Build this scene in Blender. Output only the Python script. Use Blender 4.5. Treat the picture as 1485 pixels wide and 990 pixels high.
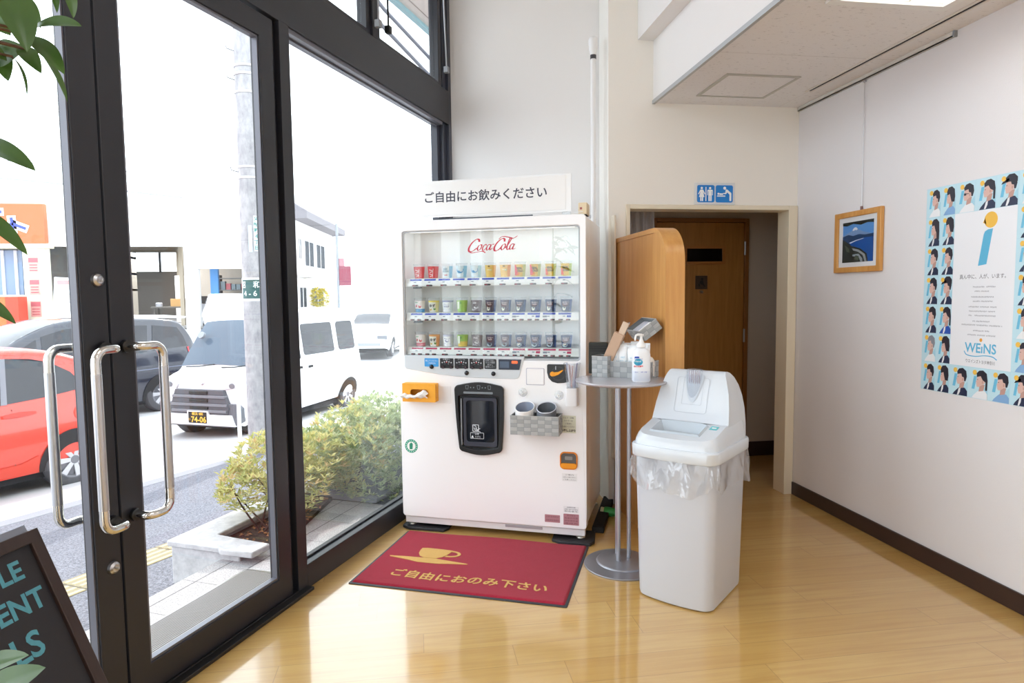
import bpy, math, random
from math import sin, cos, pi, radians, sqrt, atan2
from mathutils import Vector, Matrix, Euler

random.seed(7)
for o in list(bpy.data.objects):
    bpy.data.objects.remove(o, do_unlink=True)
SC = bpy.context.scene
COL = SC.collection

# ------------------------------------------------------------------ camera
cam_d = bpy.data.cameras.new('camera')
cam_d.sensor_width = 36.0
cam_d.lens = 939.0 * 36.0 / 1485.0
cam_d.clip_start = 0.05
cam_d.clip_end = 400
cam = bpy.data.objects.new('camera', cam_d)
COL.objects.link(cam)
YAW, PIT, ROL = radians(8.437), radians(-4.107), radians(-0.651)
fw = Vector((sin(YAW) * cos(PIT), cos(YAW) * cos(PIT), sin(PIT)))
rt = Vector((cos(YAW), -sin(YAW), 0))
up = rt.cross(fw)
r2 = rt * cos(ROL) + up * sin(ROL)
u2 = up * cos(ROL) - rt * sin(ROL)
cm = Matrix((r2, u2, -fw)).transposed().to_4x4()
cm.translation = Vector((0, 0, 1.40))
cam.matrix_world = cm
SC.camera = cam

# ------------------------------------------------------------------ view, world, sun
SC.view_settings.view_transform = 'Standard'
SC.view_settings.look = 'None'
SC.view_settings.gamma = 1.0
SC.view_settings.use_curve_mapping = False
SC.view_settings.exposure = 0.0
SC.cycles.max_bounces = 10
SC.cycles.diffuse_bounces = 5
SC.cycles.glossy_bounces = 5
SC.cycles.transmission_bounces = 6
SC.cycles.transparent_max_bounces = 24
SC.cycles.caustics_reflective = False
SC.cycles.caustics_refractive = False
SC.cycles.sample_clamp_indirect = 6.0

W = bpy.data.worlds.new('sky')
SC.world = W
W.use_nodes = True
bg = W.node_tree.nodes['Background']
bg.inputs[0].default_value = (0.86, 0.93, 1.0, 1)
bg.inputs[1].default_value = 4.2

WA = radians(26.43)                      # the glazed front runs 26 degrees off the room's axis
WN = Vector((cos(WA), -sin(WA), 0))      # its inward normal
WD = Vector((sin(WA), cos(WA), 0))       # its direction, away from the camera
WIN = WN * -1.883                        # foot of the glazed front

az = WA - radians(9)
el = radians(47)
to_sun = Vector((sin(az) * cos(el), cos(az) * cos(el), sin(el)))
sd = bpy.data.lights.new('sun', 'SUN')
sd.energy = 3.2
sd.angle = radians(0.6)
sd.color = (1.0, 0.96, 0.9)
sun = bpy.data.objects.new('sun', sd)
COL.objects.link(sun)
sun.rotation_euler = (-to_sun).to_track_quat('-Z', 'Y').to_euler()
sun.location = (6, 12, 14)

def area(name, loc, sx, sy, energy, rot=(0, 0, 0), color=(0.96, 0.98, 1.0)):
    l = bpy.data.lights.new(name, 'AREA')
    l.shape = 'RECTANGLE'
    l.size = sx
    l.size_y = sy
    l.energy = energy
    l.color = color
    o = bpy.data.objects.new(name, l)
    COL.objects.link(o)
    o.location = loc
    o.rotation_euler = rot
    return o

# recessed fluorescent of the lower ceiling, then added fill lights with no seen lamp
area('lower_ceiling_light', (2.028, 1.98, 2.682), 0.46, 1.15, 2.2)
area('hall_fill_light', (0.6, 0.4, 3.715), 1.2, 1.2, 14)
area('hall_fill_light', (0.9, -1.8, 3.715), 1.2, 1.2, 14)
area('lower_ceiling_light', (2.02, -1.2, 2.620), 0.5, 1.15, 5)  # unseen, added to brighten the room from behind the camera

# ------------------------------------------------------------------ helpers
def lin(c):
    return tuple((x / 12.92 if x <= 0.04045 else ((x + 0.055) / 1.055) ** 2.4) for x in c)

def rgb(h):
    h = h.lstrip('#')
    return lin(tuple(int(h[i:i + 2], 16) / 255 for i in (0, 2, 4)))

MATS = {}
def mat(name, col, rough=0.5, metal=0.0, spec=0.5, emit=None, es=0, alpha=None, trans=0, coat=0, sheen=0, bump=None, var=None):
    """A procedural principled material; bump=(scale, strength), var=(scale, amount)."""
    if name in MATS:
        return MATS[name]
    m = bpy.data.materials.new(name)
    m.use_nodes = True
    nt = m.node_tree
    b = nt.nodes['Principled BSDF']
    c = rgb(col) if isinstance(col, str) else col
    b.inputs['Base Color'].default_value = (*c, 1)
    b.inputs['Roughness'].default_value = rough
    b.inputs['Metallic'].default_value = metal
    b.inputs['Specular IOR Level'].default_value = spec
    b.inputs['Coat Weight'].default_value = coat
    b.inputs['Coat Roughness'].default_value = 0.05
    b.inputs['Transmission Weight'].default_value = trans
    if sheen:
        b.inputs['Sheen Weight'].default_value = sheen
    if emit:
        b.inputs['Emission Color'].default_value = (*rgb(emit), 1)
        b.inputs['Emission Strength'].default_value = es
    if bump or var:
        tc = nt.nodes.new('ShaderNodeTexCoord')
    if bump:
        n = nt.nodes.new('ShaderNodeTexNoise')
        n.inputs['Scale'].default_value = bump[0]
        n.inputs['Detail'].default_value = 3
        bp = nt.nodes.new('ShaderNodeBump')
        bp.inputs['Strength'].default_value = bump[1]
        bp.inputs['Distance'].default_value = 0.01
        nt.links.new(tc.outputs['Object'], n.inputs['Vector'])
        nt.links.new(n.outputs['Fac'], bp.inputs['Height'])
        nt.links.new(bp.outputs['Normal'], b.inputs['Normal'])
    if var:
        n2 = nt.nodes.new('ShaderNodeTexNoise')
        n2.inputs['Scale'].default_value = var[0]
        n2.inputs['Detail'].default_value = 4
        mx = nt.nodes.new('ShaderNodeMix')
        mx.data_type = 'RGBA'
        lo = tuple(x * (1 - var[1]) for x in c)
        hi = tuple(min(1, x * (1 + var[1])) for x in c)
        mx.inputs['A'].default_value = (*lo, 1)
        mx.inputs['B'].default_value = (*hi, 1)
        nt.links.new(tc.outputs['Object'], n2.inputs['Vector'])
        nt.links.new(n2.outputs['Fac'], mx.inputs['Factor'])
        nt.links.new(mx.outputs['Result'], b.inputs['Base Color'])
    MATS[name] = m
    return m

def glassmat(name, tint=(1, 1, 1), rough=0.0, ior=1.45, gain=1.0, body=None, body_f=0.0):
    """Thin clear sheet: lets light straight through and mirrors by Fresnel; body adds a little milky film."""
    if name in MATS:
        return MATS[name]
    m = bpy.data.materials.new(name)
    m.use_nodes = True
    nt = m.node_tree
    nt.nodes.remove(nt.nodes['Principled BSDF'])
    out = nt.nodes['Material Output']
    t = nt.nodes.new('ShaderNodeBsdfTransparent')
    t.inputs[0].default_value = (*tint, 1)
    g = nt.nodes.new('ShaderNodeBsdfGlossy')
    g.inputs['Roughness'].default_value = rough
    # Schlick's mirror share, the same for both faces of the sheet
    def mth(op, x, y=0.0):
        n = nt.nodes.new('ShaderNodeMath')
        n.operation = op
        for i, v in enumerate((x, y)):
            if hasattr(v, 'is_linked'):
                nt.links.new(v, n.inputs[i])
            else:
                n.inputs[i].default_value = v
        return n.outputs[0]
    ge = nt.nodes.new('ShaderNodeNewGeometry')
    dp = nt.nodes.new('ShaderNodeVectorMath')
    dp.operation = 'DOT_PRODUCT'
    nt.links.new(ge.outputs['Normal'], dp.inputs[0])
    nt.links.new(ge.outputs['Incoming'], dp.inputs[1])
    f0 = ((ior - 1) / (ior + 1)) ** 2
    sch = mth('ADD', mth('MULTIPLY', mth('POWER', mth('SUBTRACT', 1.0, mth('ABSOLUTE', dp.outputs['Value'])), 5.0), 1 - f0), f0)
    mu = mth('MULTIPLY', sch, gain).node
    mx = nt.nodes.new('ShaderNodeMixShader')
    nt.links.new(mu.outputs[0], mx.inputs[0])
    src = t.outputs[0]
    if body:
        d = nt.nodes.new('ShaderNodeBsdfDiffuse')
        d.inputs[0].default_value = (*rgb(body), 1)
        m2 = nt.nodes.new('ShaderNodeMixShader')
        m2.inputs[0].default_value = body_f
        nt.links.new(t.outputs[0], m2.inputs[1])
        nt.links.new(d.outputs[0], m2.inputs[2])
        src = m2.outputs[0]
    nt.links.new(src, mx.inputs[1])
    nt.links.new(g.outputs[0], mx.inputs[2])
    nt.links.new(mx.outputs[0], out.inputs[0])
    MATS[name] = m
    return m

class MB:
    """Collects faces; .build() links them as one mesh object."""
    def __init__(s):
        s.v, s.f, s.m = [], [], []
    def add(s, vs, fs, m=0, M=None):
        k = len(s.v)
        if M is not None:
            vs = [M @ Vector(v) for v in vs]
        s.v += [tuple(v) for v in vs]
        s.f += [tuple(i + k for i in f) for f in fs]
        s.m += [m] * len(fs) if isinstance(m, int) else list(m)
        return s
    def box(s, x0, x1, y0, y1, z0, z1, m=0, M=None):
        vs = [(x, y, z) for z in (z0, z1) for y in (y0, y1) for x in (x0, x1)]
        return s.add(vs, [(0, 2, 3, 1), (4, 5, 7, 6), (0, 1, 5, 4), (2, 6, 7, 3), (0, 4, 6, 2), (1, 3, 7, 5)], m, M)
    def cyl(s, p0, p1, r0, r1=None, n=16, m=0, M=None, caps=True):
        p0, p1 = Vector(p0), Vector(p1)
        r1 = r0 if r1 is None else r1
        q = (p1 - p0).to_track_quat('Z', 'Y')
        vs = []
        for p, r in ((p0, r0), (p1, r1)):
            for i in range(n):
                a = 2 * pi * i / n
                vs.append(p + q @ Vector((r * cos(a), r * sin(a), 0)))
        fs = [(i, (i + 1) % n, n + (i + 1) % n, n + i) for i in range(n)]
        if caps:
            fs += [tuple(range(n - 1, -1, -1)), tuple(range(n, 2 * n))]
        return s.add(vs, fs, m, M)
    def tube(s, pts, r, n=10, m=0, M=None, caps=True):
        pts = [Vector(p) for p in pts]
        rs = r if isinstance(r, (list, tuple)) else [r] * len(pts)
        vs, prev = [], None
        for i, p in enumerate(pts):
            t = (pts[min(i + 1, len(pts) - 1)] - pts[max(i - 1, 0)]).normalized()
            if prev is None:
                a = Vector((0, 0, 1)) if abs(t.z) < 0.9 else Vector((1, 0, 0))
                x = t.cross(a).normalized()
            else:
                x = (prev - t * prev.dot(t)).normalized()
            prev = x
            y = t.cross(x)
            for k in range(n):
                a = 2 * pi * k / n
                vs.append(p + (x * cos(a) + y * sin(a)) * rs[i])
        fs = []
        for i in range(len(pts) - 1):
            for k in range(n):
                fs.append((i * n + k, i * n + (k + 1) % n, (i + 1) * n + (k + 1) % n, (i + 1) * n + k))
        if caps:
            fs += [tuple(range(n - 1, -1, -1)), tuple(range((len(pts) - 1) * n, len(pts) * n))]
        return s.add(vs, fs, m, M)
    def lathe(s, prof, n=32, m=0, M=None):
        """prof: list of (r, z) from bottom to top; m may be a function (level, segment) -> index."""
        vs, fs, ms = [], [], []
        for r, z in prof:
            for k in range(n):
                a = 2 * pi * k / n
                vs.append((r * cos(a), r * sin(a), z))
        for i in range(len(prof) - 1):
            for k in range(n):
                fs.append((i * n + k, i * n + (k + 1) % n, (i + 1) * n + (k + 1) % n, (i + 1) * n + k))
                ms.append(m(i, k) if callable(m) else m)
        return s.add(vs, fs, ms, M)
    def prism(s, poly, a0, a1, axis='y', m=0, M=None):
        """poly in the two other axes (xz for y, xy for z, yz for x), counter-clockwise or not."""
        def P(u, v, a):
            return (u, a, v) if axis == 'y' else ((u, v, a) if axis == 'z' else (a, u, v))
        n = len(poly)
        vs = [P(u, v, a0) for u, v in poly] + [P(u, v, a1) for u, v in poly]
        ar = sum(poly[i][0] * poly[(i + 1) % n][1] - poly[(i + 1) % n][0] * poly[i][1] for i in range(n))
        flip = (ar > 0) == (axis != 'y')
        fs = [(i, (i + 1) % n, n + (i + 1) % n, n + i) for i in range(n)] + [tuple(range(n - 1, -1, -1)), tuple(range(n, 2 * n))]
        if (a1 < a0):
            flip = not flip
        if not flip:
            fs = [tuple(reversed(f)) for f in fs]
        return s.add(vs, fs, m, M)
    def ring(s, outer, inner, a0, a1, axis='y', m=0, M=None):
        """Frame between two loops with the same number of points."""
        def P(u, v, a):
            return (u, a, v) if axis == 'y' else ((u, v, a) if axis == 'z' else (a, u, v))
        n = len(outer)
        vs = [P(u, v, a0) for u, v in outer] + [P(u, v, a0) for u, v in inner] + [P(u, v, a1) for u, v in outer] + [P(u, v, a1) for u, v in inner]
        fs = []
        for i in range(n):
            j = (i + 1) % n
            fs += [(i, j, n + j, n + i), (2 * n + i, 3 * n + i, 3 * n + j, 2 * n + j), (i, 2 * n + i, 2 * n + j, j), (n + i, n + j, 3 * n + j, 3 * n + i)]
        return s.add(vs, fs, m, M)
    def grid(s, fn, nu, nv, m=0, M=None):
        vs = [fn(i / nu, j / nv) for j in range(nv + 1) for i in range(nu + 1)]
        fs, ms = [], []
        for j in range(nv):
            for i in range(nu):
                a = j * (nu + 1) + i
                fs.append((a, a + 1, a + nu + 2, a + nu + 1))
                ms.append(m(i, j) if callable(m) else m)
        return s.add(vs, fs, ms, M)
    def build(s, name, mats, parent=None, loc=None, rot=None, bevel=0, seg=2, smooth=35, fix=True):
        me = bpy.data.meshes.new(name)
        me.from_pydata(s.v, [], s.f)
        if not isinstance(mats, (list, tuple)):
            mats = [mats]
        for x in mats:
            me.materials.append(x)
        me.polygons.foreach_set('material_index', s.m)
        if fix:
            import bmesh
            bm = bmesh.new()
            bm.from_mesh(me)
            bmesh.ops.recalc_face_normals(bm, faces=bm.faces)
            bm.to_mesh(me)
            bm.free()
        if smooth:
            me.polygons.foreach_set('use_smooth', [True] * len(me.polygons))
            me.set_sharp_from_angle(angle=radians(smooth))
        me.update()
        o = bpy.data.objects.new(name, me)
        COL.objects.link(o)
        if parent is not None:
            o.parent = parent
        if loc is not None:
            o.location = loc
        if rot is not None:
            o.rotation_euler = rot
        if bevel:
            b = o.modifiers.new('edge', 'BEVEL')
            b.width = bevel
            b.segments = seg
            b.limit_method = 'ANGLE'
            b.angle_limit = radians(40)
        return o

def tag(o, label, cat, group=None, kind=None):
    if label:
        o['label'] = label
    if cat:
        o['category'] = cat
    if group:
        o['group'] = group
    if kind:
        o['kind'] = kind
    return o

def thing(name, label, cat, loc=(0, 0, 0), rz=0, group=None):
    o = bpy.data.objects.new(name, None)
    COL.objects.link(o)
    o.location = loc
    o.rotation_euler = (0, 0, rz)
    o.empty_display_size = 0.1
    return tag(o, label, cat, group)

def struct(o):
    o['kind'] = 'structure'
    return o

def dup(o, parent=None):
    c = o.copy()
    COL.objects.link(c)
    c.parent = parent
    for ch in list(o.children):
        dup(ch, c)
    return c

def rrect(x0, x1, z0, z1, r, n=5):
    p = []
    for cx, cz, a0 in ((x1 - r, z0 + r, -90), (x1 - r, z1 - r, 0), (x0 + r, z1 - r, 90), (x0 + r, z0 + r, 180)):
        for k in range(n + 1):
            a = radians(a0 + 90 * k / n)
            p.append((cx + r * cos(a), cz + r * sin(a)))
    return p

def circ(cx, cz, r, n=24, rz=None):
    return [(cx + r * cos(2 * pi * k / n), cz + (rz or r) * sin(2 * pi * k / n)) for k in range(n)]

_tx = {}
def text_geo(txt, size, bold=0.0, align='CENTER', spacing=1.0):
    """Vertices and faces of a flat text in its own xy plane."""
    key = (txt, size, bold, align, spacing)
    if key in _tx:
        return _tx[key]
    c = bpy.data.curves.new('t', 'FONT')
    c.body = txt
    c.size = size
    c.align_x = align
    c.align_y = 'CENTER'
    c.offset = bold
    c.space_character = spacing
    c.resolution_u = 3
    o = bpy.data.objects.new('t', c)
    COL.objects.link(o)
    dg = bpy.context.evaluated_depsgraph_get()
    me = bpy.data.meshes.new_from_object(o.evaluated_get(dg))
    vs = [tuple(v.co) for v in me.vertices]
    fs = [tuple(p.vertices) for p in me.polygons]
    bpy.data.objects.remove(o, do_unlink=True)
    bpy.data.curves.remove(c)
    bpy.data.meshes.remove(me)
    _tx[key] = (vs, fs)
    return vs, fs

XZ = Matrix(((1, 0, 0, 0), (0, 0, -1, 0), (0, 1, 0, 0), (0, 0, 0, 1)))   # text plane xy -> upright, facing -y

def put_text(mb, txt, size, x, y, z, m=0, bold=0.0, align='CENTER', M=None, spacing=1.0, width=None, shear=0):
    """Upright text facing -y at (x, y, z) of the local frame."""
    vs, fs = text_geo(txt, size, bold, align, spacing)
    sc = 1
    if width and vs:
        w = max(v[0] for v in vs) - min(v[0] for v in vs)
        sc = width / w
    T = Matrix.Translation((x, y, z)) @ XZ
    if M is not None:
        T = M @ T
    mb.add([((v[0] * sc + shear * v[1]), v[1], 0) for v in vs], fs, m, T)
    return mb

def stroke(mb, pts, w, y, m=0, nib=None, M=None, closed=False, steps=10):
    """A pen stroke through 2-D points (x, z) by Catmull-Rom; nib=(angle, thin) makes it calligraphic."""
    P = [Vector((p[0], p[1])) for p in pts]
    ext = [P[0] * 2 - P[1]] + P + [P[-1] * 2 - P[-2]]
    line = []
    for i in range(1, len(ext) - 2):
        for k in range(steps):
            t = k / steps
            a, b, c, d = ext[i - 1], ext[i], ext[i + 1], ext[i + 2]
            line.append(0.5 * (2 * b + (c - a) * t + (2 * a - 5 * b + 4 * c - d) * t * t + (3 * b - a - 3 * c + d) * t ** 3))
    line.append(P[-1])
    vs = []
    for i, p in enumerate(line):
        t = line[min(i + 1, len(line) - 1)] - line[max(i - 1, 0)]
        if t.length < 1e-9:
            t = Vector((1, 0))
        t.normalize()
        ww = w
        if nib:
            ww = w * (nib[1] + (1 - nib[1]) * abs(sin(atan2(t.y, t.x) - nib[0])))
        n = Vector((-t.y, t.x)) * ww / 2
        vs += [(p.x + n.x, y, p.y + n.y), (p.x - n.x, y, p.y - n.y)]
    fs = [(2 * i, 2 * i + 1, 2 * i + 3, 2 * i + 2) for i in range(len(line) - 1)]
    return mb.add(vs, fs, m, M)

# ------------------------------------------------------------------ materials
white = mat('white_paint', '#f0f0f0', 0.35)
wallp = mat('wallpaper_white', '#eceae8', 0.75, bump=(260, 0.12))
wallc = mat('wallpaper_cream', '#f4f1ea', 0.75, bump=(260, 0.12))
wallr = mat('wallpaper_rose_white', '#e6e4e7', 0.75, bump=(260, 0.12))
black_al = mat('black_aluminium', '#25262d', 0.38, 0.0, 0.5)
black_gk = mat('black_gasket', '#101012', 0.6)
chrome = mat('polished_steel', '#dedcd8', 0.09, 1.0)
satin = mat('satin_steel', '#c9c9cc', 0.28, 1.0)
steel = mat('grey_steel', '#a9abb0', 0.35, 0.6)
glass = glassmat('window_glass', (0.985, 0.995, 0.99))
clear = glassmat('clear_plastic', (0.95, 0.97, 0.98), 0.02, 1.45, 0.9, '#ffffff', 0.06)
black_pl = mat('black_plastic', '#17181a', 0.3)
dark_pl = mat('dark_grey_plastic', '#2b2d30', 0.28)
grey_pl = mat('grey_plastic', '#8f949a', 0.4)
# ------------------------------------------------------------------ node helpers for patterned surfaces
class NT:
    def __init__(s, name):
        s.mat = bpy.data.materials.new(name)
        s.mat.use_nodes = True
        s.nt = s.mat.node_tree
        s.b = s.nt.nodes['Principled BSDF']
        s.tc = s.nt.nodes.new('ShaderNodeTexCoord')
    def link(s, a, b):
        s.nt.links.new(a, b)
    def put(s, sock, val):
        if hasattr(val, 'links') or hasattr(val, 'is_linked'):
            s.nt.links.new(val, sock)
        else:
            sock.default_value = val
    def math(s, op, a, b=0.0, c=0.0):
        n = s.nt.nodes.new('ShaderNodeMath')
        n.operation = op
        for i, v in enumerate((a, b, c)):
            s.put(n.inputs[i], v)
        return n.outputs[0]
    def xyz(s, sock=None):
        n = s.nt.nodes.new('ShaderNodeSeparateXYZ')
        s.link(sock or s.tc.outputs['Object'], n.inputs[0])
        return n.outputs
    def comb(s, x, y, z):
        n = s.nt.nodes.new('ShaderNodeCombineXYZ')
        for i, v in enumerate((x, y, z)):
            s.put(n.inputs[i], v)
        return n.outputs[0]
    def noise(s, vec, scale, detail=3, rough=0.5):
        n = s.nt.nodes.new('ShaderNodeTexNoise')
        s.put(n.inputs['Vector'], vec)
        n.inputs['Scale'].default_value = scale
        n.inputs['Detail'].default_value = detail
        n.inputs['Roughness'].default_value = rough
        return n.outputs['Fac']
    def white(s, vec):
        n = s.nt.nodes.new('ShaderNodeTexWhiteNoise')
        n.noise_dimensions = '3D'
        s.put(n.inputs['Vector'], vec)
        return n.outputs['Value']
    def mix(s, f, a, b):
        n = s.nt.nodes.new('ShaderNodeMix')
        n.data_type = 'RGBA'
        s.put(n.inputs['Factor'], f)
        s.put(n.inputs['A'], a if not isinstance(a, tuple) else (*a[:3], 1))
        s.put(n.inputs['B'], b if not isinstance(b, tuple) else (*b[:3], 1))
        return n.outputs['Result']
    def ramp(s, f, lo, hi):
        n = s.nt.nodes.new('ShaderNodeMapRange')
        s.put(n.inputs['Value'], f)
        n.inputs['From Min'].default_value = lo
        n.inputs['From Max'].default_value = hi
        return n.outputs[0]
    def bump(s, h, strength, dist=0.01):
        n = s.nt.nodes.new('ShaderNodeBump')
        n.inputs['Strength'].default_value = strength
        n.inputs['Distance'].default_value = dist
        s.link(h, n.inputs['Height'])
        s.link(n.outputs[0], s.b.inputs['Normal'])

# wooden floor boards, laid along x
t = NT('floor_boards')
x, y, z = t.xyz()
v = t.math('DIVIDE', t.math('SUBTRACT', y, 2.333), 0.1455)
row = t.math('FLOOR', v)
u = t.math('ADD', t.math('DIVIDE', x, 0.9), t.math('MULTIPLY', t.white(t.comb(row, 3.7, 1.3)), 5.0))
colm = t.math('FLOOR', u)
fv = t.math('FRACT', v)
fu = t.math('FRACT', u)
pid = t.white(t.comb(colm, row, 0.5))
gr = t.noise(t.comb(t.math('ADD', t.math('MULTIPLY', x, 1.2), t.math('MULTIPLY', pid, 31.0)), t.math('MULTIPLY', y, 26.0), row), 1.6, 5, 0.6)
gr2 = t.noise(t.comb(t.math('MULTIPLY', x, 2.5), t.math('MULTIPLY', y, 7.0), row), 1.3, 3, 0.5)
c = t.mix(pid, rgb('#c89f59'), rgb('#d1ac69'))
c = t.mix(t.math('MULTIPLY', t.ramp(gr, 0.42, 0.75), 0.5), c, rgb('#b0803f'))
c = t.mix(t.math('MULTIPLY', t.ramp(gr2, 0.5, 0.8), 0.35), c, rgb('#bd9150'))
seam = t.math('MAXIMUM', t.math('LESS_THAN', fv, 0.016), t.math('LESS_THAN', fu, 0.0032))
c = t.mix(t.math('MULTIPLY', seam, 0.42), c, rgb('#7a5a36'))
t.link(c, t.b.inputs['Base Color'])
t.b.inputs['Roughness'].default_value = 0.3
t.b.inputs['Coat Weight'].default_value = 1.0
t.b.inputs['Coat Roughness'].default_value = 0.08
t.b.inputs['Coat IOR'].default_value = 1.75
t.bump(t.math('ADD', t.math('MULTIPLY', seam, -0.6), t.math('MULTIPLY', t.noise(t.tc.outputs['Object'], 3.0, 2), 0.25)), 0.03)
floor_m = t.mat

# mineral ceiling tile: worm-holed white with butt joints
t = NT('ceiling_tile')
x, y, z = t.xyz()
n = t.noise(t.comb(t.math('MULTIPLY', x, 1.0), t.math('MULTIPLY', y, 2.2), z), 34, 4, 0.65)
c = t.mix(t.math('MULTIPLY', t.ramp(n, 0.60, 0.66), 0.35), rgb('#e8e6e6'), rgb('#949090'))
fy = t.math('FRACT', t.math('DIVIDE', t.math('SUBTRACT', y, 3.205), 0.91))
fx = t.math('FRACT', t.math('DIVIDE', t.math('SUBTRACT', x, 1.555), 0.86))
j = t.math('MAXIMUM', t.math('LESS_THAN', fy, 0.005), t.math('LESS_THAN', fx, 0.003))
c = t.mix(t.math('MULTIPLY', j, 0.4), c, rgb('#a59d96'))
t.link(c, t.b.inputs['Base Color'])
t.b.inputs['Roughness'].default_value = 0.9
t.bump(n, 0.25)
ceil_m = t.mat

# wood veneer (partition and toilet door)
def veneer(name, a, b, rough, sx=9.0):
    t = NT(name)
    x, y, z = t.xyz()
    n = t.noise(t.comb(t.math('MULTIPLY', x, sx), t.math('MULTIPLY', y, sx), t.math('MULTIPLY', z, 0.7)), 4.0, 6, 0.6)
    t.link(t.mix(t.ramp(n, 0.3, 0.72), rgb(a), rgb(b)), t.b.inputs['Base Color'])
    t.b.inputs['Roughness'].default_value = rough
    return t.mat
wood_or = veneer('orange_wood_veneer', '#dba663', '#c98d4c', 0.32)
wood_edge = veneer('orange_wood_edge', '#d9a461', '#cb9150', 0.3)
wood_door = veneer('brown_door_veneer', '#b08042', '#986a32', 0.4)
frame_wood = veneer('pale_frame_wood', '#d8a25e', '#c68a44', 0.35)
dark_wood = veneer('dark_stained_wood', '#3a2a26', '#2a1d1b', 0.45)

# ------------------------------------------------------------------ the room
def poly_slab(name, pts, z0, z1, m):
    return struct(MB().prism(pts, z0, z1, 'z').build(name, m, smooth=0))

def wp(x, s):
    p = WIN + WN * x + WD * s
    return (p.x, p.y)

poly_slab('floor', [wp(-0.06, -4.0), wp(-0.06, 4.6), wp(1.3, 4.45), (1.6, 5.25), (3.7, 5.25), (3.7, 4.15), (2.72, 4.15), (2.72, -3.6), (-2.2, -3.6)], -0.12, 0.0, floor_m)
poly_slab('ceiling', [wp(-0.1, -4.0), wp(-0.1, 4.6), wp(1.35, 4.6), (1.5, 4.3), (1.6, 4.3), (1.6, -3.6), (-2.2, -3.6)], 3.72, 3.84, wallp)

# wall behind the machine, square to the glazed front
o = MB().box(-0.10, 1.24, 4.435, 4.56, -0.02, 3.74).build('wall_left', wallp, loc=WIN, rot=(0, 0, -WA), smooth=0)
struct(o)
# wall with the doorway
b = MB()
b.box(1.246, 1.385, 4.092, 4.30, -0.02, 3.74)
b.box(1.385, 2.500, 4.092, 4.20, 1.952, 3.74)
b.box(2.500, 2.72, 4.092, 4.20, -0.02, 3.74)
struct(b.build('wall_back', wallc, smooth=0))
struct(MB().box(2.565, 2.72, -3.6, 4.092, -0.02, 2.70).build('wall_right', wallr, smooth=0))
struct(MB().box(-2.4, 2.72, -3.75, -3.6, -0.02, 3.74).build('wall_rear', wallp, smooth=0))
# lower ceiling over the right-hand side and the white face above it
b = MB()
b.box(1.552, 1.786, -3.6, 4.092, 2.625, 2.75)
b.box(2.269, 2.72, -3.6, 4.092, 2.625, 2.75)
b.box(1.786, 2.269, 2.569, 4.092, 2.625, 2.75)
b.box(1.786, 2.269, -3.6, 1.391, 2.625, 2.75)
b.box(1.786, 2.269, 1.391, 2.569, 2.72, 2.75)
struct(b.build('ceiling_lower', ceil_m, smooth=0))
struct(MB().box(1.545, 1.62, -3.6, 4.092, 2.628, 3.74).build('wall_soffit', wallp, smooth=0))
struct(MB().box(1.441, 1.546, -3.6, 4.092, 3.013, 3.74).build('wall_beam', wallp, smooth=0))
struct(MB().box(1.538, 1.556, -3.6, 4.092, 2.616, 2.640).build('trim_1', mat('grey_metal_trim', '#b4b6b8', 0.4, 0.3), smooth=0))
# corridor behind the doorway
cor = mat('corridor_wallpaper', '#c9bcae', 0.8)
struct(MB().box(1.28, 3.7, 5.12, 5.22, -0.02, 2.42).build('wall_corridor', cor, smooth=0))
struct(MB().box(1.28, 1.385, 4.30, 5.12, -0.02, 2.42).build('wall_corridor_left', cor, smooth=0))
struct(MB().box(3.6, 3.7, 4.2, 5.12, -0.02, 2.42).build('wall_corridor_right', cor, smooth=0))
struct(MB().box(2.72, 3.7, 4.10, 4.20, -0.02, 2.42).build('wall_corridor_front', cor, smooth=0))
struct(MB().box(1.28, 3.7, 4.20, 5.22, 2.40, 2.5).build('ceiling_corridor', cor, smooth=0))
# skirting
skirt = mat('brown_skirting', '#3b2a26', 0.4)
struct(MB().box(2.553, 2.566, -3.6, 4.080, 0.0, 0.088).build('baseboard_right', skirt, bevel=0.003))
struct(MB().box(2.745, 3.6, 5.108, 5.121, 0.0, 0.125).build('baseboard_back', skirt, bevel=0.003))
# casing of the doorway
case = mat('cream_casing', '#e6dcc6', 0.4)
b = MB()
b.box(1.363, 1.388, 4.078, 4.215, 0, 1.977)
b.box(2.497, 2.562, 4.078, 4.215, 0, 1.977)
b.box(1.388, 2.497, 4.078, 4.215, 1.947, 1.977)
struct(b.build('trim_2', case, bevel=0.003))

# toilet door at the end of the corridor
d3 = struct(thing('door_3', None, None))
MB().box(1.955, 2.715, 5.085, 5.115, 0.01, 1.975).build('door_panel', wood_door, d3, bevel=0.002)
b = MB()
b.box(1.915, 1.952, 5.07, 5.12, 0, 2.01)
b.box(2.718, 2.752, 5.07, 5.12, 0, 2.01)
b.box(1.952, 2.718, 5.07, 5.12, 1.978, 2.01)
b.build('door_frame', mat('brown_door_frame', '#8d5c2c', 0.45), d3, bevel=0.002)
MB().ring([(2.185, 1.635), (2.545, 1.635), (2.545, 1.785), (2.185, 1.785)], [(2.21, 1.657), (2.52, 1.657), (2.52, 1.763), (2.21, 1.763)], 5.072, 5.09).build('window_frame', mat('door_window_frame', '#a87138', 0.4), d3)
MB().box(2.21, 2.52, 5.081, 5.086, 1.657, 1.763).build('window_pane', mat('dark_pane', '#0d0d0f', 0.12), d3, smooth=0)
for hz in (1.765, 1.04):
    MB().cyl((2.716, 5.068, hz - 0.055), (2.716, 5.068, hz + 0.055), 0.008, n=10).build('hinge', steel, d3)
MB().cyl((2.338, 5.085, 1.408), (2.338, 5.06, 1.408), 0.012, n=12).build('door_lock', satin, d3)
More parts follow.
